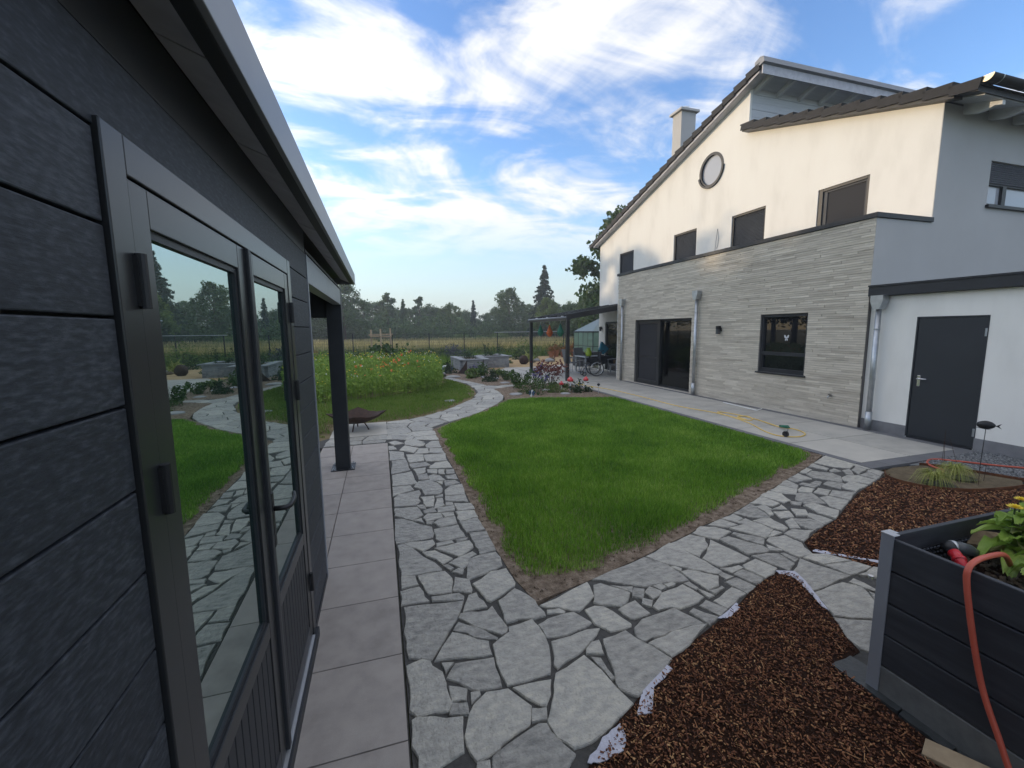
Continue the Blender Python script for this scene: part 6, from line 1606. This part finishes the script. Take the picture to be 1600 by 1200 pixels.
MB().add([(9.10, 16.42, 1.36), (9.46, 16.48, 1.05), (9.22, 16.5, .80), (9.02, 16.5, .95), (9.12, 16.62, 1.34), (9.48, 16.66, 1.05), (9.24, 16.66, .80), (9.04, 16.66, .95)], [(0, 1, 2, 3), (7, 6, 5, 4), (0, 4, 5, 1), (1, 5, 6, 2), (2, 6, 7, 3), (3, 7, 4, 0)]).build('canopy', 'teal', um)
MB().tube([(9.08, 16.55, 1.38), (9.30, 16.56, .75)], .014, 6).build('pole', 'alu', um)
def garden_chair(label, x, y, rz):
    t = thing('garden_chair', label, 'chair', (0, 0, 0), 'garden chairs on the terrace')
    MB().box(-.24, -.24, .42, .24, .24, .455).build('seat', 'grey_fabric', t, bevel=.01)
    MB().add([(-.24, .22, .47), (.24, .22, .47), (.24, .36, 1.02), (-.24, .36, 1.02), (-.24, .25, .47), (.24, .25, .47), (.24, .39, 1.02), (-.24, .39, 1.02)], [(0, 1, 2, 3), (7, 6, 5, 4), (0, 4, 5, 1), (1, 5, 6, 2), (2, 6, 7, 3), (3, 7, 4, 0)]).build('backrest', 'grey_fabric', t)
    for (lx, ly) in ((-.23, -.22), (.23, -.22), (-.23, .22), (.23, .22)): MB().tube([(lx, ly, 0), (lx, ly, .63 if ly < 0 else .5)], .014, 6).build('leg', 'metal_grey', t)
    for lx in (-.25, .25): MB().bar((lx, -.24, .64), (lx, .30, .66), .05, .025).build('armrest', 'metal_grey', t)
    t.location = (x, y, .022); t.rotation_euler = (0, 0, rz); return t
gc = garden_chair('grey garden chair at the left end of the garden table', 7.95, 17.0, PI / 2 + .2)
for (lb, x, y, r) in (('grey garden chair behind the wheelchair at the dark glass door', 9.15, 15.35, -PI / 2 + .3), ('grey garden chair at the far side of the garden table', 8.9, 17.95, .1)):
    c = copy_tree(gc); c.location = (x, y, .022); c.rotation_euler = (0, 0, r); c['label'] = lb

# wheelchair
wc = thing('wheelchair', 'black wheelchair with chrome hand rims beside the garden table', 'wheelchair', (0, 0, 0))
def ring(c, r, tube, n=28, axis='y'):
    m = MB(); pts = [(c[0] + r * math.cos(2 * PI * k / n), c[1], c[2] + r * math.sin(2 * PI * k / n)) for k in range(n + 1)]
    return m.tube(pts, tube, 7, cap=False)
for s in (-1, 1):
    wh = ring((0, s * .29, .30), .285, .019).build('wheel', 'rubber', wc, smooth=True)
    ring((0, s * .325, .30), .25, .009).build('hand_rim', 'steel_bright', wh, smooth=True)
    m = MB()
    for k in range(10):
        a = 2 * PI * k / 10; m.tube([(0, s * .29, .30), (.27 * math.cos(a), s * .29, .30 + .27 * math.sin(a))], .004, 4)
    m.lathe([(.03, -.02), (.03, .02)], (0, s * .29, .30), 8).build('spokes', 'steel_bright', wh)
    cw = ring((-.48, s * .22, .09), .075, .016, 14).build('caster', 'rubber', wc, smooth=True)
    MB().tube([(-.48, s * .22, .09), (-.44, s * .22, .24), (-.40, s * .23, .45)], .011, 6).build('fork', 'metal_grey', cw)
    fr = MB().tube([(.18, s * .23, 1.0), (.16, s * .23, .50), (-.40, s * .23, .48), (-.55, s * .20, .16), (-.66, s * .18, .14)], .013, 7).tube([(.16, s * .23, .30), (.02, s * .23, .30), (-.38, s * .23, .26)], .012, 7).tube([(.18, s * .23, 1.0), (.30, s * .23, 1.02)], .015, 7).build('frame', 'metal_dark', wc, smooth=True)
    MB().box(-.30, s * .245 - .02, .66, .10, s * .245 + .02, .70).box(-.28, s * .245 - .008, .46, .08, s * .245 + .008, .66).build('armrest', 'black_fabric', wc, bevel=.006)
    MB().box(-.74, s * .12 - .08, .12, -.58, s * .12 + .08, .135).build('footrest', 'metal_grey', wc)
MB().box(-.36, -.215, .47, .14, .215, .52).build('seat', 'black_fabric', wc, bevel=.012)
MB().add([(.13, -.215, .52), (.13, .215, .52), (.19, .215, .97), (.19, -.215, .97), (.16, -.215, .52), (.16, .215, .52), (.22, .215, .97), (.22, -.215, .97)], [(0, 1, 2, 3), (7, 6, 5, 4), (0, 4, 5, 1), (1, 5, 6, 2), (2, 6, 7, 3), (3, 7, 4, 0)]).build('backrest', 'black_fabric', wc)
wc.location = (8.30, 15.55, .022); wc.rotation_euler = (0, 0, -.25)

# wall lamps, tap
def wall_lamp(label, x, y, z):
    t = thing('wall_lamp', label, 'wall lamp', (x, y, z))
    MB().box(x - .03, y - .045, z - .045, x, y + .045, z + .045).build('wall_plate', 'black', t)
    MB().box(x - .12, y - .045, z + .005, x - .03, y + .045, z + .09).build('lamp_body', 'black', t, bevel=.003)
    MB().box(x - .125, y - .035, z - .12, x - .045, y + .035, z + .005).build('lamp_shade', 'grey_plastic', t, bevel=.003)
wall_lamp('black cube wall lamp between downpipe and kitchen window', FX - .018, 9.10, 1.86)
wall_lamp('black wall lamp at the far house corner by the greenhouse', UX, 18.0, 1.92)
tp = thing('garden_tap', 'small metal garden tap on the brick slip wall', 'tap', (FX - .02, 6.12, .54))
MB().tube([(FX - .015, 6.12, .54), (FX - .10, 6.12, .54), (FX - .115, 6.12, .50)], .014, 8).build('spout', 'zinc', tp, smooth=True); MB().box(FX - .075, 6.09, .56, FX - .045, 6.15, .575).tube([(FX - .06, 6.12, .54), (FX - .06, 6.12, .565)], .008, 6).build('handle', 'black', tp); MB().lathe([(.035, 0), (.035, .01)], (0, 0, 0), 10).build('rosette', 'zinc', tp).matrix_local = Matrix.Translation((0.002, 0, 0)) @ Matrix.Rotation(-PI / 2, 4, 'Y')

# fire bowl
fb = thing('fire_bowl', 'rusty square fire bowl with raised corners on three legs', 'fire bowl', (-.50, 8.62, 0))
m = MB(); nn = 24; cx_, cy_ = -.50, 8.62
for lvl, (rr, zz) in enumerate(((.05, .15), (.20, .165), (.34, .225), (.43, .30))):
    for k in range(nn):
        a = 2 * PI * k / nn; sq = 1 + .30 * max(0, math.cos(4 * (a))) ** 2 * (lvl / 3) ** 2
        m.v.append((cx_ + rr * sq * math.cos(a), cy_ + rr * sq * math.sin(a), zz + (.055 * max(0, math.cos(4 * a)) if lvl == 3 else 0)))
for l in range(3):
    for k in range(nn): m.f.append((l * nn + k, l * nn + (k + 1) % nn, (l + 1) * nn + (k + 1) % nn, (l + 1) * nn + k))
m.f.append(tuple(range(nn)))
bo = m.build('bowl', 'rust_dark', fb, smooth=True); so_ = bo.modifiers.new('thick', 'SOLIDIFY'); so_.thickness = .008
for a in (-.5, -1.9, 1.6):
    MB().tube([(cx_ + .14 * math.cos(a), cy_ + .14 * math.sin(a), .17), (cx_ + .20 * math.cos(a), cy_ + .20 * math.sin(a), .09), (cx_ + .24 * math.cos(a), cy_ + .24 * math.sin(a), .02)], .012, 6).build('leg', 'rust_dark', fb)

# hoses
def smooth_path(pts, sub=8, z=None):
    P = [Vector(p) for p in pts]; out = []
    for i in range(len(P) - 1):
        p0, p1, p2, p3 = P[max(i - 1, 0)], P[i], P[i + 1], P[min(i + 2, len(P) - 1)]
        for k in range(sub):
            t = k / sub
            out.append(.5 * ((2 * p1) + (p2 - p0) * t + (2 * p0 - 5 * p1 + 4 * p2 - p3) * t * t + (3 * p1 - p0 - 3 * p2 + p3) * t ** 3))
    out.append(P[-1]); return out
yh = [(6.42, 13.0), (6.6, 12.4), (6.78, 11.5), (6.84, 10.2), (6.82, 8.6), (7.03, 7.6), (7.02, 7.1), (6.87, 6.48), (6.60, 5.9), (6.55, 5.55), (6.80, 5.40), (7.10, 5.52), (7.24, 5.82), (7.14, 6.02), (7.13, 6.2), (7.27, 6.6), (7.33, 7.1), (7.27, 7.5), (7.08, 7.56), (7.05, 7.2), (7.06, 6.74), (7.25, 6.78), (7.33, 7.0), (7.16, 7.08), (7.10, 6.8)]
pts = [(x, y, .022 + .009 + (.014 * (i % 4 == 2) if i > 13 else 0)) for i, (x, y) in enumerate(yh)]
tag(MB().tube(smooth_path(pts), .012, 8).build('garden_hose', 'hose_yellow', None, smooth=True, recalc=False), 'yellow garden hose lying in loops on the terrace', 'hose')
sp_ = thing('sprinkler', 'green hose sprinkler with a small black wheel on the terrace', 'sprinkler', (6.98, 5.75, .022))
MB().tube([(7.10, 6.02, .06), (7.02, 5.80, .10)], [.022, .030], 10).tube([(7.02, 5.80, .10), (6.98, 5.73, .105)], [.014, .012], 8).build('nozzle', 'lantern_green', sp_, smooth=True)
MB().tube([(7.02, 5.78, .10), (6.80, 5.62, .05), (6.62, 5.50, .05)], .006, 6).build('arm', 'grey_plastic', sp_)
MB().prism_x([(5.48 + .05 * math.cos(2 * PI * k / 12), .075 + .05 * math.sin(2 * PI * k / 12)) for k in range(12)], 6.58, 6.62).build('wheel', 'black', sp_)
tag(MB().bar((8.24, 8.62, .030), (8.13, 7.50, .030), .022, .014).bar((8.13, 7.50, .031), (8.40, 7.62, .031), .016, .012).build('white_strip', 'white', None), 'thin white strip lying on the terrace by the wall', 'strip')
rh = [(8.6, 2.75), (8.2, 3.0), (7.8, 3.33), (7.58, 3.62), (7.38, 3.83), (7.12, 3.76), (6.96, 3.60), (6.90, 3.47), (6.74, 3.40), (6.60, 3.40)]
tag(MB().tube(smooth_path([(x, y, .040 + .008 * math.sin(i)) for i, (x, y) in enumerate(rh)]), .0125, 8).build('garden_hose', 'hose_red', None, smooth=True, recalc=False), 'orange red hose lying across the gravel by the garage', 'hose')

# sedge bed: edging, sedges, ornament
_eg = MB(); R2 = [RING[i] for i in (0, 1, 2, 3, 4, 5, 6, 7)] 
def strip(pts, h, t=.006):
    m = MB(); P = smooth_path([(x, y, 0) for x, y in pts], 5)
    for i in range(len(P) - 1): m.bar((P[i].x, P[i].y, h / 2 - .01), (P[i + 1].x, P[i + 1].y, h / 2 - .01), t, h)
    return m
strip([(6.22, 3.72), (6.00, 3.55), (5.96, 3.36), (6.05, 3.14), (6.28, 2.98), (6.55, 2.89), (6.91, 2.84), (7.2, 2.83), (7.9, 2.84)], .06)
tag(strip([(6.22, 3.72), (6.00, 3.55), (5.96, 3.36), (6.05, 3.14), (6.28, 2.98), (6.55, 2.89), (6.91, 2.84), (7.2, 2.83), (7.9, 2.84)], .06).build('steel_edging', 'corten', None), 'rusty steel edging round the front of the sedge bed', 'edging')
tag(strip([(6.98, 3.77), (7.15, 3.57), (7.28, 3.31), (7.36, 3.12), (7.46, 2.97), (7.9, 2.86)], .055).build('steel_edging', 'corten', None), 'rusty steel edging between sedge bed and gravel', 'edging')
def sedge(label, x, y, n, L):
    t = thing('sedge', label, 'plant', (x, y, .014), 'variegated sedges in the sandy bed')
    m = MB().lathe([(.13, 0), (.15, .035), (.135, .035), (.12, .02)], (x + .04, y - .03, .0), 16); m.build('pot_rim', 'black', t)
    V, F = MB(), None
    for k in range(n):
        a = rng.random() * 2 * PI; l = L * (.6 + .5 * rng.random()); d = Vector((math.cos(a), math.sin(a), 0)); s = Vector((-d.y, d.x, 0)) * .0035
        b = len(V.v); hgt = .10 + .10 * rng.random()
        for u in (0, .35, .7, 1.0):
            p = Vector((x, y, .03)) + d * l * u + Vector((0, 0, hgt * 4 * u * (1 - u) * .9 + .02 * (1 - u))); w = 1 - .8 * u
            V.v += [tuple(p - s * w), tuple(p + s * w)]
        for j in range(3): V.f.append((b + 2 * j, b + 2 * j + 1, b + 2 * j + 3, b + 2 * j + 2))
    V.build('blades', 'leaf_sedge', t, recalc=False)
sedge('flat yellow green sedge clump nearest the rusty edging', 6.25, 3.22, 210, .22)
sedge('taller green sedge clump at the bend of the red hose', 6.76, 3.28, 260, .24)
fo = thing('fish_ornament', 'dark metal fish ornament on a thin rod in front of the garage', 'garden ornament', (7.30, 3.31, 0))
MB().tube([(7.30, 3.31, -.05), (7.30, 3.30, .60)], .004, 6).build('rod', 'black', fo)
bm_ = MB()
V = []; nseg = 9
cxf, cyf, czf = 7.30, 3.30, .645
for i in range(nseg):
    t_ = i / (nseg - 1); rad = .056 * math.sin(PI * (t_ * .86 + .10)) ** .6; xx = -.072 + .144 * t_
    for k in range(10):
        a = 2 * PI * k / 10; bm_.v.append((cxf + xx * .35 + math.cos(a) * rad * .7, cyf - xx, czf + math.sin(a) * rad))
for i in range(nseg - 1):
    for k in range(10): bm_.f.append((i * 10 + k, i * 10 + (k + 1) % 10, (i + 1) * 10 + (k + 1) % 10, (i + 1) * 10 + k))
bm_.f += [tuple(range(10)), tuple((nseg - 1) * 10 + k for k in range(10))]
bm_.build('body', 'black', fo, smooth=True)
MB().sheet([(cxf + .02, cyf - .075, czf), (cxf + .035, cyf - .125, czf + .035), (cxf + .03, cyf - .105, czf), (cxf + .035, cyf - .13, czf - .03)], .004).sheet([(cxf, cyf + .02, czf + .045), (cxf + .0, cyf - .03, czf - .01), (cxf + .01, cyf - .05, czf + .045)], .004).sheet([(cxf - .02, cyf + .10, czf - .045), (cxf - .02, cyf - .06, czf - .05), (cxf - .05, cyf - .02, czf - .048)], .004).build('fins', 'black', fo)
ps = thing('plant_support', 'thin wire plant support leaning by the garage door', 'plant support', (7.1, 3.5, 0))
for (a, b) in (((7.02, 3.55, 0), (7.15, 3.62, .52)), ((7.28, 3.66, 0), (7.15, 3.62, .52)), ((7.10, 3.40, 0), (7.22, 3.60, .40))): MB().tube([a, b], .0025, 5).build('wire', 'rust_dark', ps)
ps2 = thing('plant_support', 'low wire hoop standing behind the sedge clumps', 'plant support', (6.9, 3.15, 0))
MB().tube(smooth_path([(6.75, 3.05, 0), (6.76, 3.06, .20), (6.86, 3.08, .22), (6.96, 3.10, .20), (6.97, 3.11, 0)]), .0025, 5).build('wire', 'rust_dark', ps2)

# weed fleece peeping out at the mulch edges
def ragged(poly, amp=.018, sub=6):
    out = []; n = len(poly)
    for i in range(n):
        a = Vector(poly[i]); b = Vector(poly[(i + 1) % n])
        for k in range(sub):
            p = a.lerp(b, k / sub); out.append((p.x + random.uniform(-amp, amp) * (k > 0), p.y + random.uniform(-amp, amp) * (k > 0)))
    return out
FL = [([(1.225, 1.725), (1.46, 1.845), (1.47, 1.80), (1.30, 1.73), (1.20, 1.60), (1.12, 1.61), (1.18, 1.68)], 'white weed fleece strip showing at the bark edge by the large flagstone'),
      ([(.78, 1.475), (.90, 1.56), (1.02, 1.60), (1.01, 1.54), (.96, 1.475), (.84, 1.46)], 'white weed fleece corner showing at the bottom of the bark bed'),
      ([(2.02, 2.065), (2.26, 2.155), (2.24, 2.10), (2.10, 2.045)], 'small white fleece patch in the middle of the bark bed edge'),
      ([(2.86, 2.375), (2.99, 2.325), (2.95, 2.20), (2.88, 2.08), (2.78, 1.90), (2.775, 1.94), (2.85, 2.10), (2.90, 2.21), (2.91, 2.28), (2.85, 2.33)], 'white fleece edge round the far tip of the bark bed'),
      ([(3.41, 2.50), (3.50, 2.42), (3.62, 2.32), (3.78, 2.17), (3.79, 2.21), (3.62, 2.37), (3.46, 2.52)], 'white fleece edge at the corner of the far bark bed')]
for poly, lb in FL:
    tag(MB().prism(ragged(poly, .006, 4), .018, .0225).build('weed_fleece', 'fleece', None), lb, 'fleece')

# ================================================================== raised planter
PX, PY, PH = 2.385, 1.405, .855
plt = thing('raised_planter', 'dark plank raised planter with a grey metal corner profile', 'planter', (3.0, .8, 0))
bh = PH / 5
for k in range(5):
    mt = 'kickboard' if k == 0 else 'wpc_x'
    MB().box(PX, -.6, k * bh + .005, PX + .024, PY - .032, (k + 1) * bh - .003).build('plank', mt, plt, bevel=.0045)
    MB().box(PX + .032, PY - .024, k * bh + .004, 4.25, PY, (k + 1) * bh - .002).build('plank', mt, plt, bevel=.003)
    MB().box(4.2505, -.6, k * bh + .004, 4.274, PY, (k + 1) * bh - .002).build('plank', mt, plt, bevel=.003)
MB().box(PX - .006, PY - .052, .0, PX + .001, PY + .004, PH + .012).box(PX + .0012, PY - .003, .0, PX + .055, PY + .004, PH + .0118).box(PX + .0012, PY - .03, .0, PX + .03, PY - .0032, PH + .010).build('corner_profile', 'metal_grey', plt, bevel=.0015)
MB().box(PX - .008, PY - .055, PH + .0122, PX + .034, PY + .006, PH + .018).box(PX + .0342, PY - .034, PH + .0121, PX + .058, PY + .006, PH + .0178).build('profile_cap', 'alu', plt, bevel=.002)
MB().box(3.35, PY - .06, .3, 3.42, PY - .025, PH - .02).build('inner_post', 'black', plt)
MB().box(PX + .0245, -.6, .05, PX + .029, PY - .034, PH - .10).box(PX + .033, PY - .029, .05, 4.25, PY - .0245, PH - .10).build('membrane', 'membrane', plt)
m = MB()
for i in range(64):
    for j in range(5):
        x = PX + .05 + i * .028; z = PH - .115 - j * .028
        m.lathe([(.010, 0), (.007, .007), (.002, .009)][::1], (0, 0, 0), 6)
        for q in range(-18, 0):
            vx, vy, vz = m.v[q]; m.v[q] = (x + vx, PY - .029 - vz, z + vy)
        y = PY - .06 - i * .028
        m.lathe([(.010, 0), (.007, .007), (.002, .009)], (0, 0, 0), 6)
        for q in range(-18, 0):
            vx, vy, vz = m.v[q]; m.v[q] = (PX + .029 + vz, y + vx, z + vy)
m.build('membrane_studs', 'membrane', plt, kind='stuff', recalc=False)
MB().box(PX + .03, -.6, .3, 4.25, PY - .03, .64).build('planter_soil', 'mulch_base', plt)
P = scatter([(PX + .04, -.2), (4.2, -.2), (4.2, PY - .04), (PX + .04, PY - .04)], 2600); n = len(P)
np_mesh('soil_crumbs', *chips(P, .645 + .012 * rng.random(n), .008 + .02 * rng.random(n), .008 + .015 * rng.random(n), .006 + .010 * rng.random(n)), 'soil', plt, kind='stuff')
# slate slabs under the planter
SLT = [([(2.335, 1.555), (2.50, 1.57), (2.52, 1.43), (2.60, 1.30), (2.345, 1.24)], 'dark slate slab under the planter corner, pointing to the path'),
       ([(2.335, 1.228), (2.60, 1.29), (2.60, 1.05), (2.33, 1.03)], 'wet black slate slab under the planter side, second from the corner'),
       ([(2.33, 1.02), (2.60, 1.04), (2.60, .70), (2.34, .66)], 'wet black slate slab under the planter side, third from the corner')]
for poly, lb in SLT: tag(MB().prism(ragged(poly, .006, 4), -.01, .0245).build('slate_slab', 'slate', None), lb, 'slate slab')
# lettuces
def lettuce_leaf(L, Wd, curl, seed):
    rs = random.Random(seed); nu, nv = 9, 7; V = []; F = []
    for i in range(nu):
        u = i / (nu - 1); w = Wd * (.14 + .86 * math.sin(min(1, u * 1.05) ** 1.25 * PI * .80) ** 1.1) * (1 if u < .93 else .75)
        for j in range(nv):
            v = (j / (nv - 1)) * 2 - 1
            ruf = .016 * abs(v) ** 1.5 * math.sin(u * 21 + v * 3 + seed) + .008 * math.sin(u * 13 + v * 9 + seed)
            r = L * u; th = 1.42 - curl * u
            V.append((r * math.cos(th) * .85, v * w, r * math.sin(th) * .95 + .035 * v * v * (1 - u * .5) + ruf))
    for i in range(nu - 1):
        for j in range(nv - 1): F.append((i * nv + j, (i + 1) * nv + j, (i + 1) * nv + j + 1, i * nv + j + 1))
    me = bpy.data.meshes.new('leaf'); me.from_pydata(V, [], F); me.polygons.foreach_set('use_smooth', [True] * len(F)); return me
LM = []
for k in range(5):
    me = lettuce_leaf(.20 + .022 * k, .042 + .006 * (k % 3), .55 + .22 * k, k * 1.7); me.materials.append(MAT['lettuce']); LM.append(me)
pale = lettuce_leaf(.17, .035, 1.3, 3.3); pale.materials.append(MAT['lettuce_pale'])
stalk = MB()
def lettuce(label, x, y, s, n, z=.65, h=.0):
    n = int(n * 2.4); s *= .82
    t = thing('lettuce_plant', label, 'lettuce', (x, y, z), 'lettuces in the raised planter')
    if h: MB().tube([(x, y, z - .01), (x + .01, y, z + h)], [.013, .008], 7).build('stem', 'lettuce_pale', t, smooth=True)
    for k in range(n):
        a = k * 2.4; u = k / n
        o = bpy.data.objects.new('leaf', LM[k % 5] if (k % 6) or k == 0 else pale); COL.objects.link(o); o.parent = t
        o.location = (0, 0, h * (u ** .8)); sc_ = s * (1.0 - .45 * u * (1 if h else .4)); o.scale = (sc_, sc_, sc_)
        o.rotation_euler = (random.uniform(-.25, .25), random.uniform(-.35, .2), a)
lettuce('bolting lettuce with pale lower leaves nearest the hose', 2.90, 1.00, .95, 16, h=.22)
lettuce('big bright green lettuce at the frame edge behind the hose', 3.06, 1.17, 1.2, 20, h=.28)
lettuce('lettuce at the front rim beside the planter edge', 2.72, .80, .9, 14, h=.08)
lettuce('tall green lettuce below the yellow flowers', 3.42, 1.20, 1.25, 18, h=.24)
lettuce('lettuce at the right frame edge in front of the tall one', 3.25, .88, 1.2, 18, h=.24)
cal = thing('calendula', 'two yellow calendula flowers on thin stems above the planter', 'flowers', (3.13, 1.24, .65))
for (x, y, z, r) in ((3.10, 1.235, 1.01, .030), (2.985, 1.205, .995, .036)):
    MB().tube([(x + .05, y + .02, .65), (x + .02, y + .01, .85), (x, y, z)], .004, 6).build('stem', 'leaf_green', cal, smooth=True)
    m = MB()
    for ly in range(3):
        for k in range(11):
            a = 2 * PI * k / 11 + ly * .28; tilt = .25 + .4 * ly; rr = r * (1 - .2 * ly)
            d = Vector((math.cos(a) * math.cos(tilt), math.sin(a) * math.cos(tilt), math.sin(tilt))); s_ = Vector((-math.sin(a), math.cos(a), 0)) * rr * .24
            c0 = Vector((x, y, z)); b = len(m.v); m.v += [tuple(c0), tuple(c0 + d * rr * .6 - s_), tuple(c0 + d * rr), tuple(c0 + d * rr * .6 + s_)]; m.f.append((b, b + 1, b + 2, b + 3))
    m.build('petals', 'yellow_flower', cal, recalc=False)
# hose over the planter rim
hp_ = [(3.02, 1.20, .69), (2.88, 1.15, .74), (2.70, 1.105, .85), (2.50, 1.08, .885), (2.40, 1.07, .882), (2.365, 1.066, .86), (2.355, 1.062, .82), (2.353, 1.045, .72), (2.352, 1.010, .55), (2.350, .965, .38), (2.342, .90, .23), (2.325, .83, .10), (2.29, .72, .045), (2.15, .45, .04)]
tag(MB().tube(smooth_path(hp_, 6), .0115, 12).build('garden_hose', 'hose_red', None, smooth=True, recalc=False), 'orange red hose hanging over the planter rim down to the ground', 'hose')
ct = thing('hose_connector', 'red and black hose connector lying inside the planter', 'hose connector', (2.74, 1.30, .75))
MB().tube([(2.66, 1.20, .71), (2.70, 1.26, .755), (2.715, 1.285, .765)], [.022, .024, .026], 12).build('red_grip', 'red_plastic', ct, smooth=True)
MB().tube([(2.69, 1.245, .745), (2.697, 1.255, .751)], .029, 12).build('grip_ring', 'red_plastic', ct, smooth=True)
MB().tube([(2.715, 1.29, .768), (2.735, 1.315, .775), (2.76, 1.32, .772)], [.027, .030, .028], 12).build('elbow', 'black', ct, smooth=True)
MB().tube([(2.762, 1.318, .772), (2.80, 1.30, .765), (2.84, 1.285, .755), (2.87, 1.27, .745)], [.027, .033, .030, .016], 12).build('nozzle', 'grey_plastic', ct, smooth=True)
MB().tube([(2.760, 1.3195, .772), (2.772, 1.3125, .7705)], .0325, 12).build('collar', 'alu', ct, smooth=True)
lg = MB(); rs = random.Random(2)
lgp = [(3.00, 1.335, .70), (3.10, 1.35, .735), (3.28, 1.33, .71)]
lg.tube(lgp, [.045, .058, .04], 7)
lo = lg.build('log_piece', 'log_wood', None); tag(lo, 'split piece of firewood lying in the planter soil', 'firewood')
wp = MB().box(-.16, -.05, -.012, .16, .05, .012).build('wood_offcut', 'pale_wood', None, bevel=.004); tag(wp, 'pale wooden offcut lying by the foot of the planter', 'wood offcut')
wp.location = (2.30, .93, .045); wp.rotation_euler = (.1, -.12, -1.2)

# ================================================================== air
hz_m = bpy.data.materials.new('haze'); hz_m.use_nodes = True; hz_m.node_tree.nodes.clear()
_o = hz_m.node_tree.nodes.new('ShaderNodeOutputMaterial'); _v = hz_m.node_tree.nodes.new('ShaderNodeVolumePrincipled')
_v.inputs['Color'].default_value = (0.93, 0.96, 1.0, 1); _v.inputs['Density'].default_value = 0.0019; _v.inputs['Anisotropy'].default_value = 0.3
hz_m.node_tree.links.new(_v.outputs[0], _o.inputs['Volume'])
MAT['haze'] = hz_m
hzb = MB().box(-310, -210, -1.3, 330, 330, 17.5).build('haze', 'haze'); tag(hzb, 'thin evening haze over the garden and the meadow', 'haze', kind='stuff')
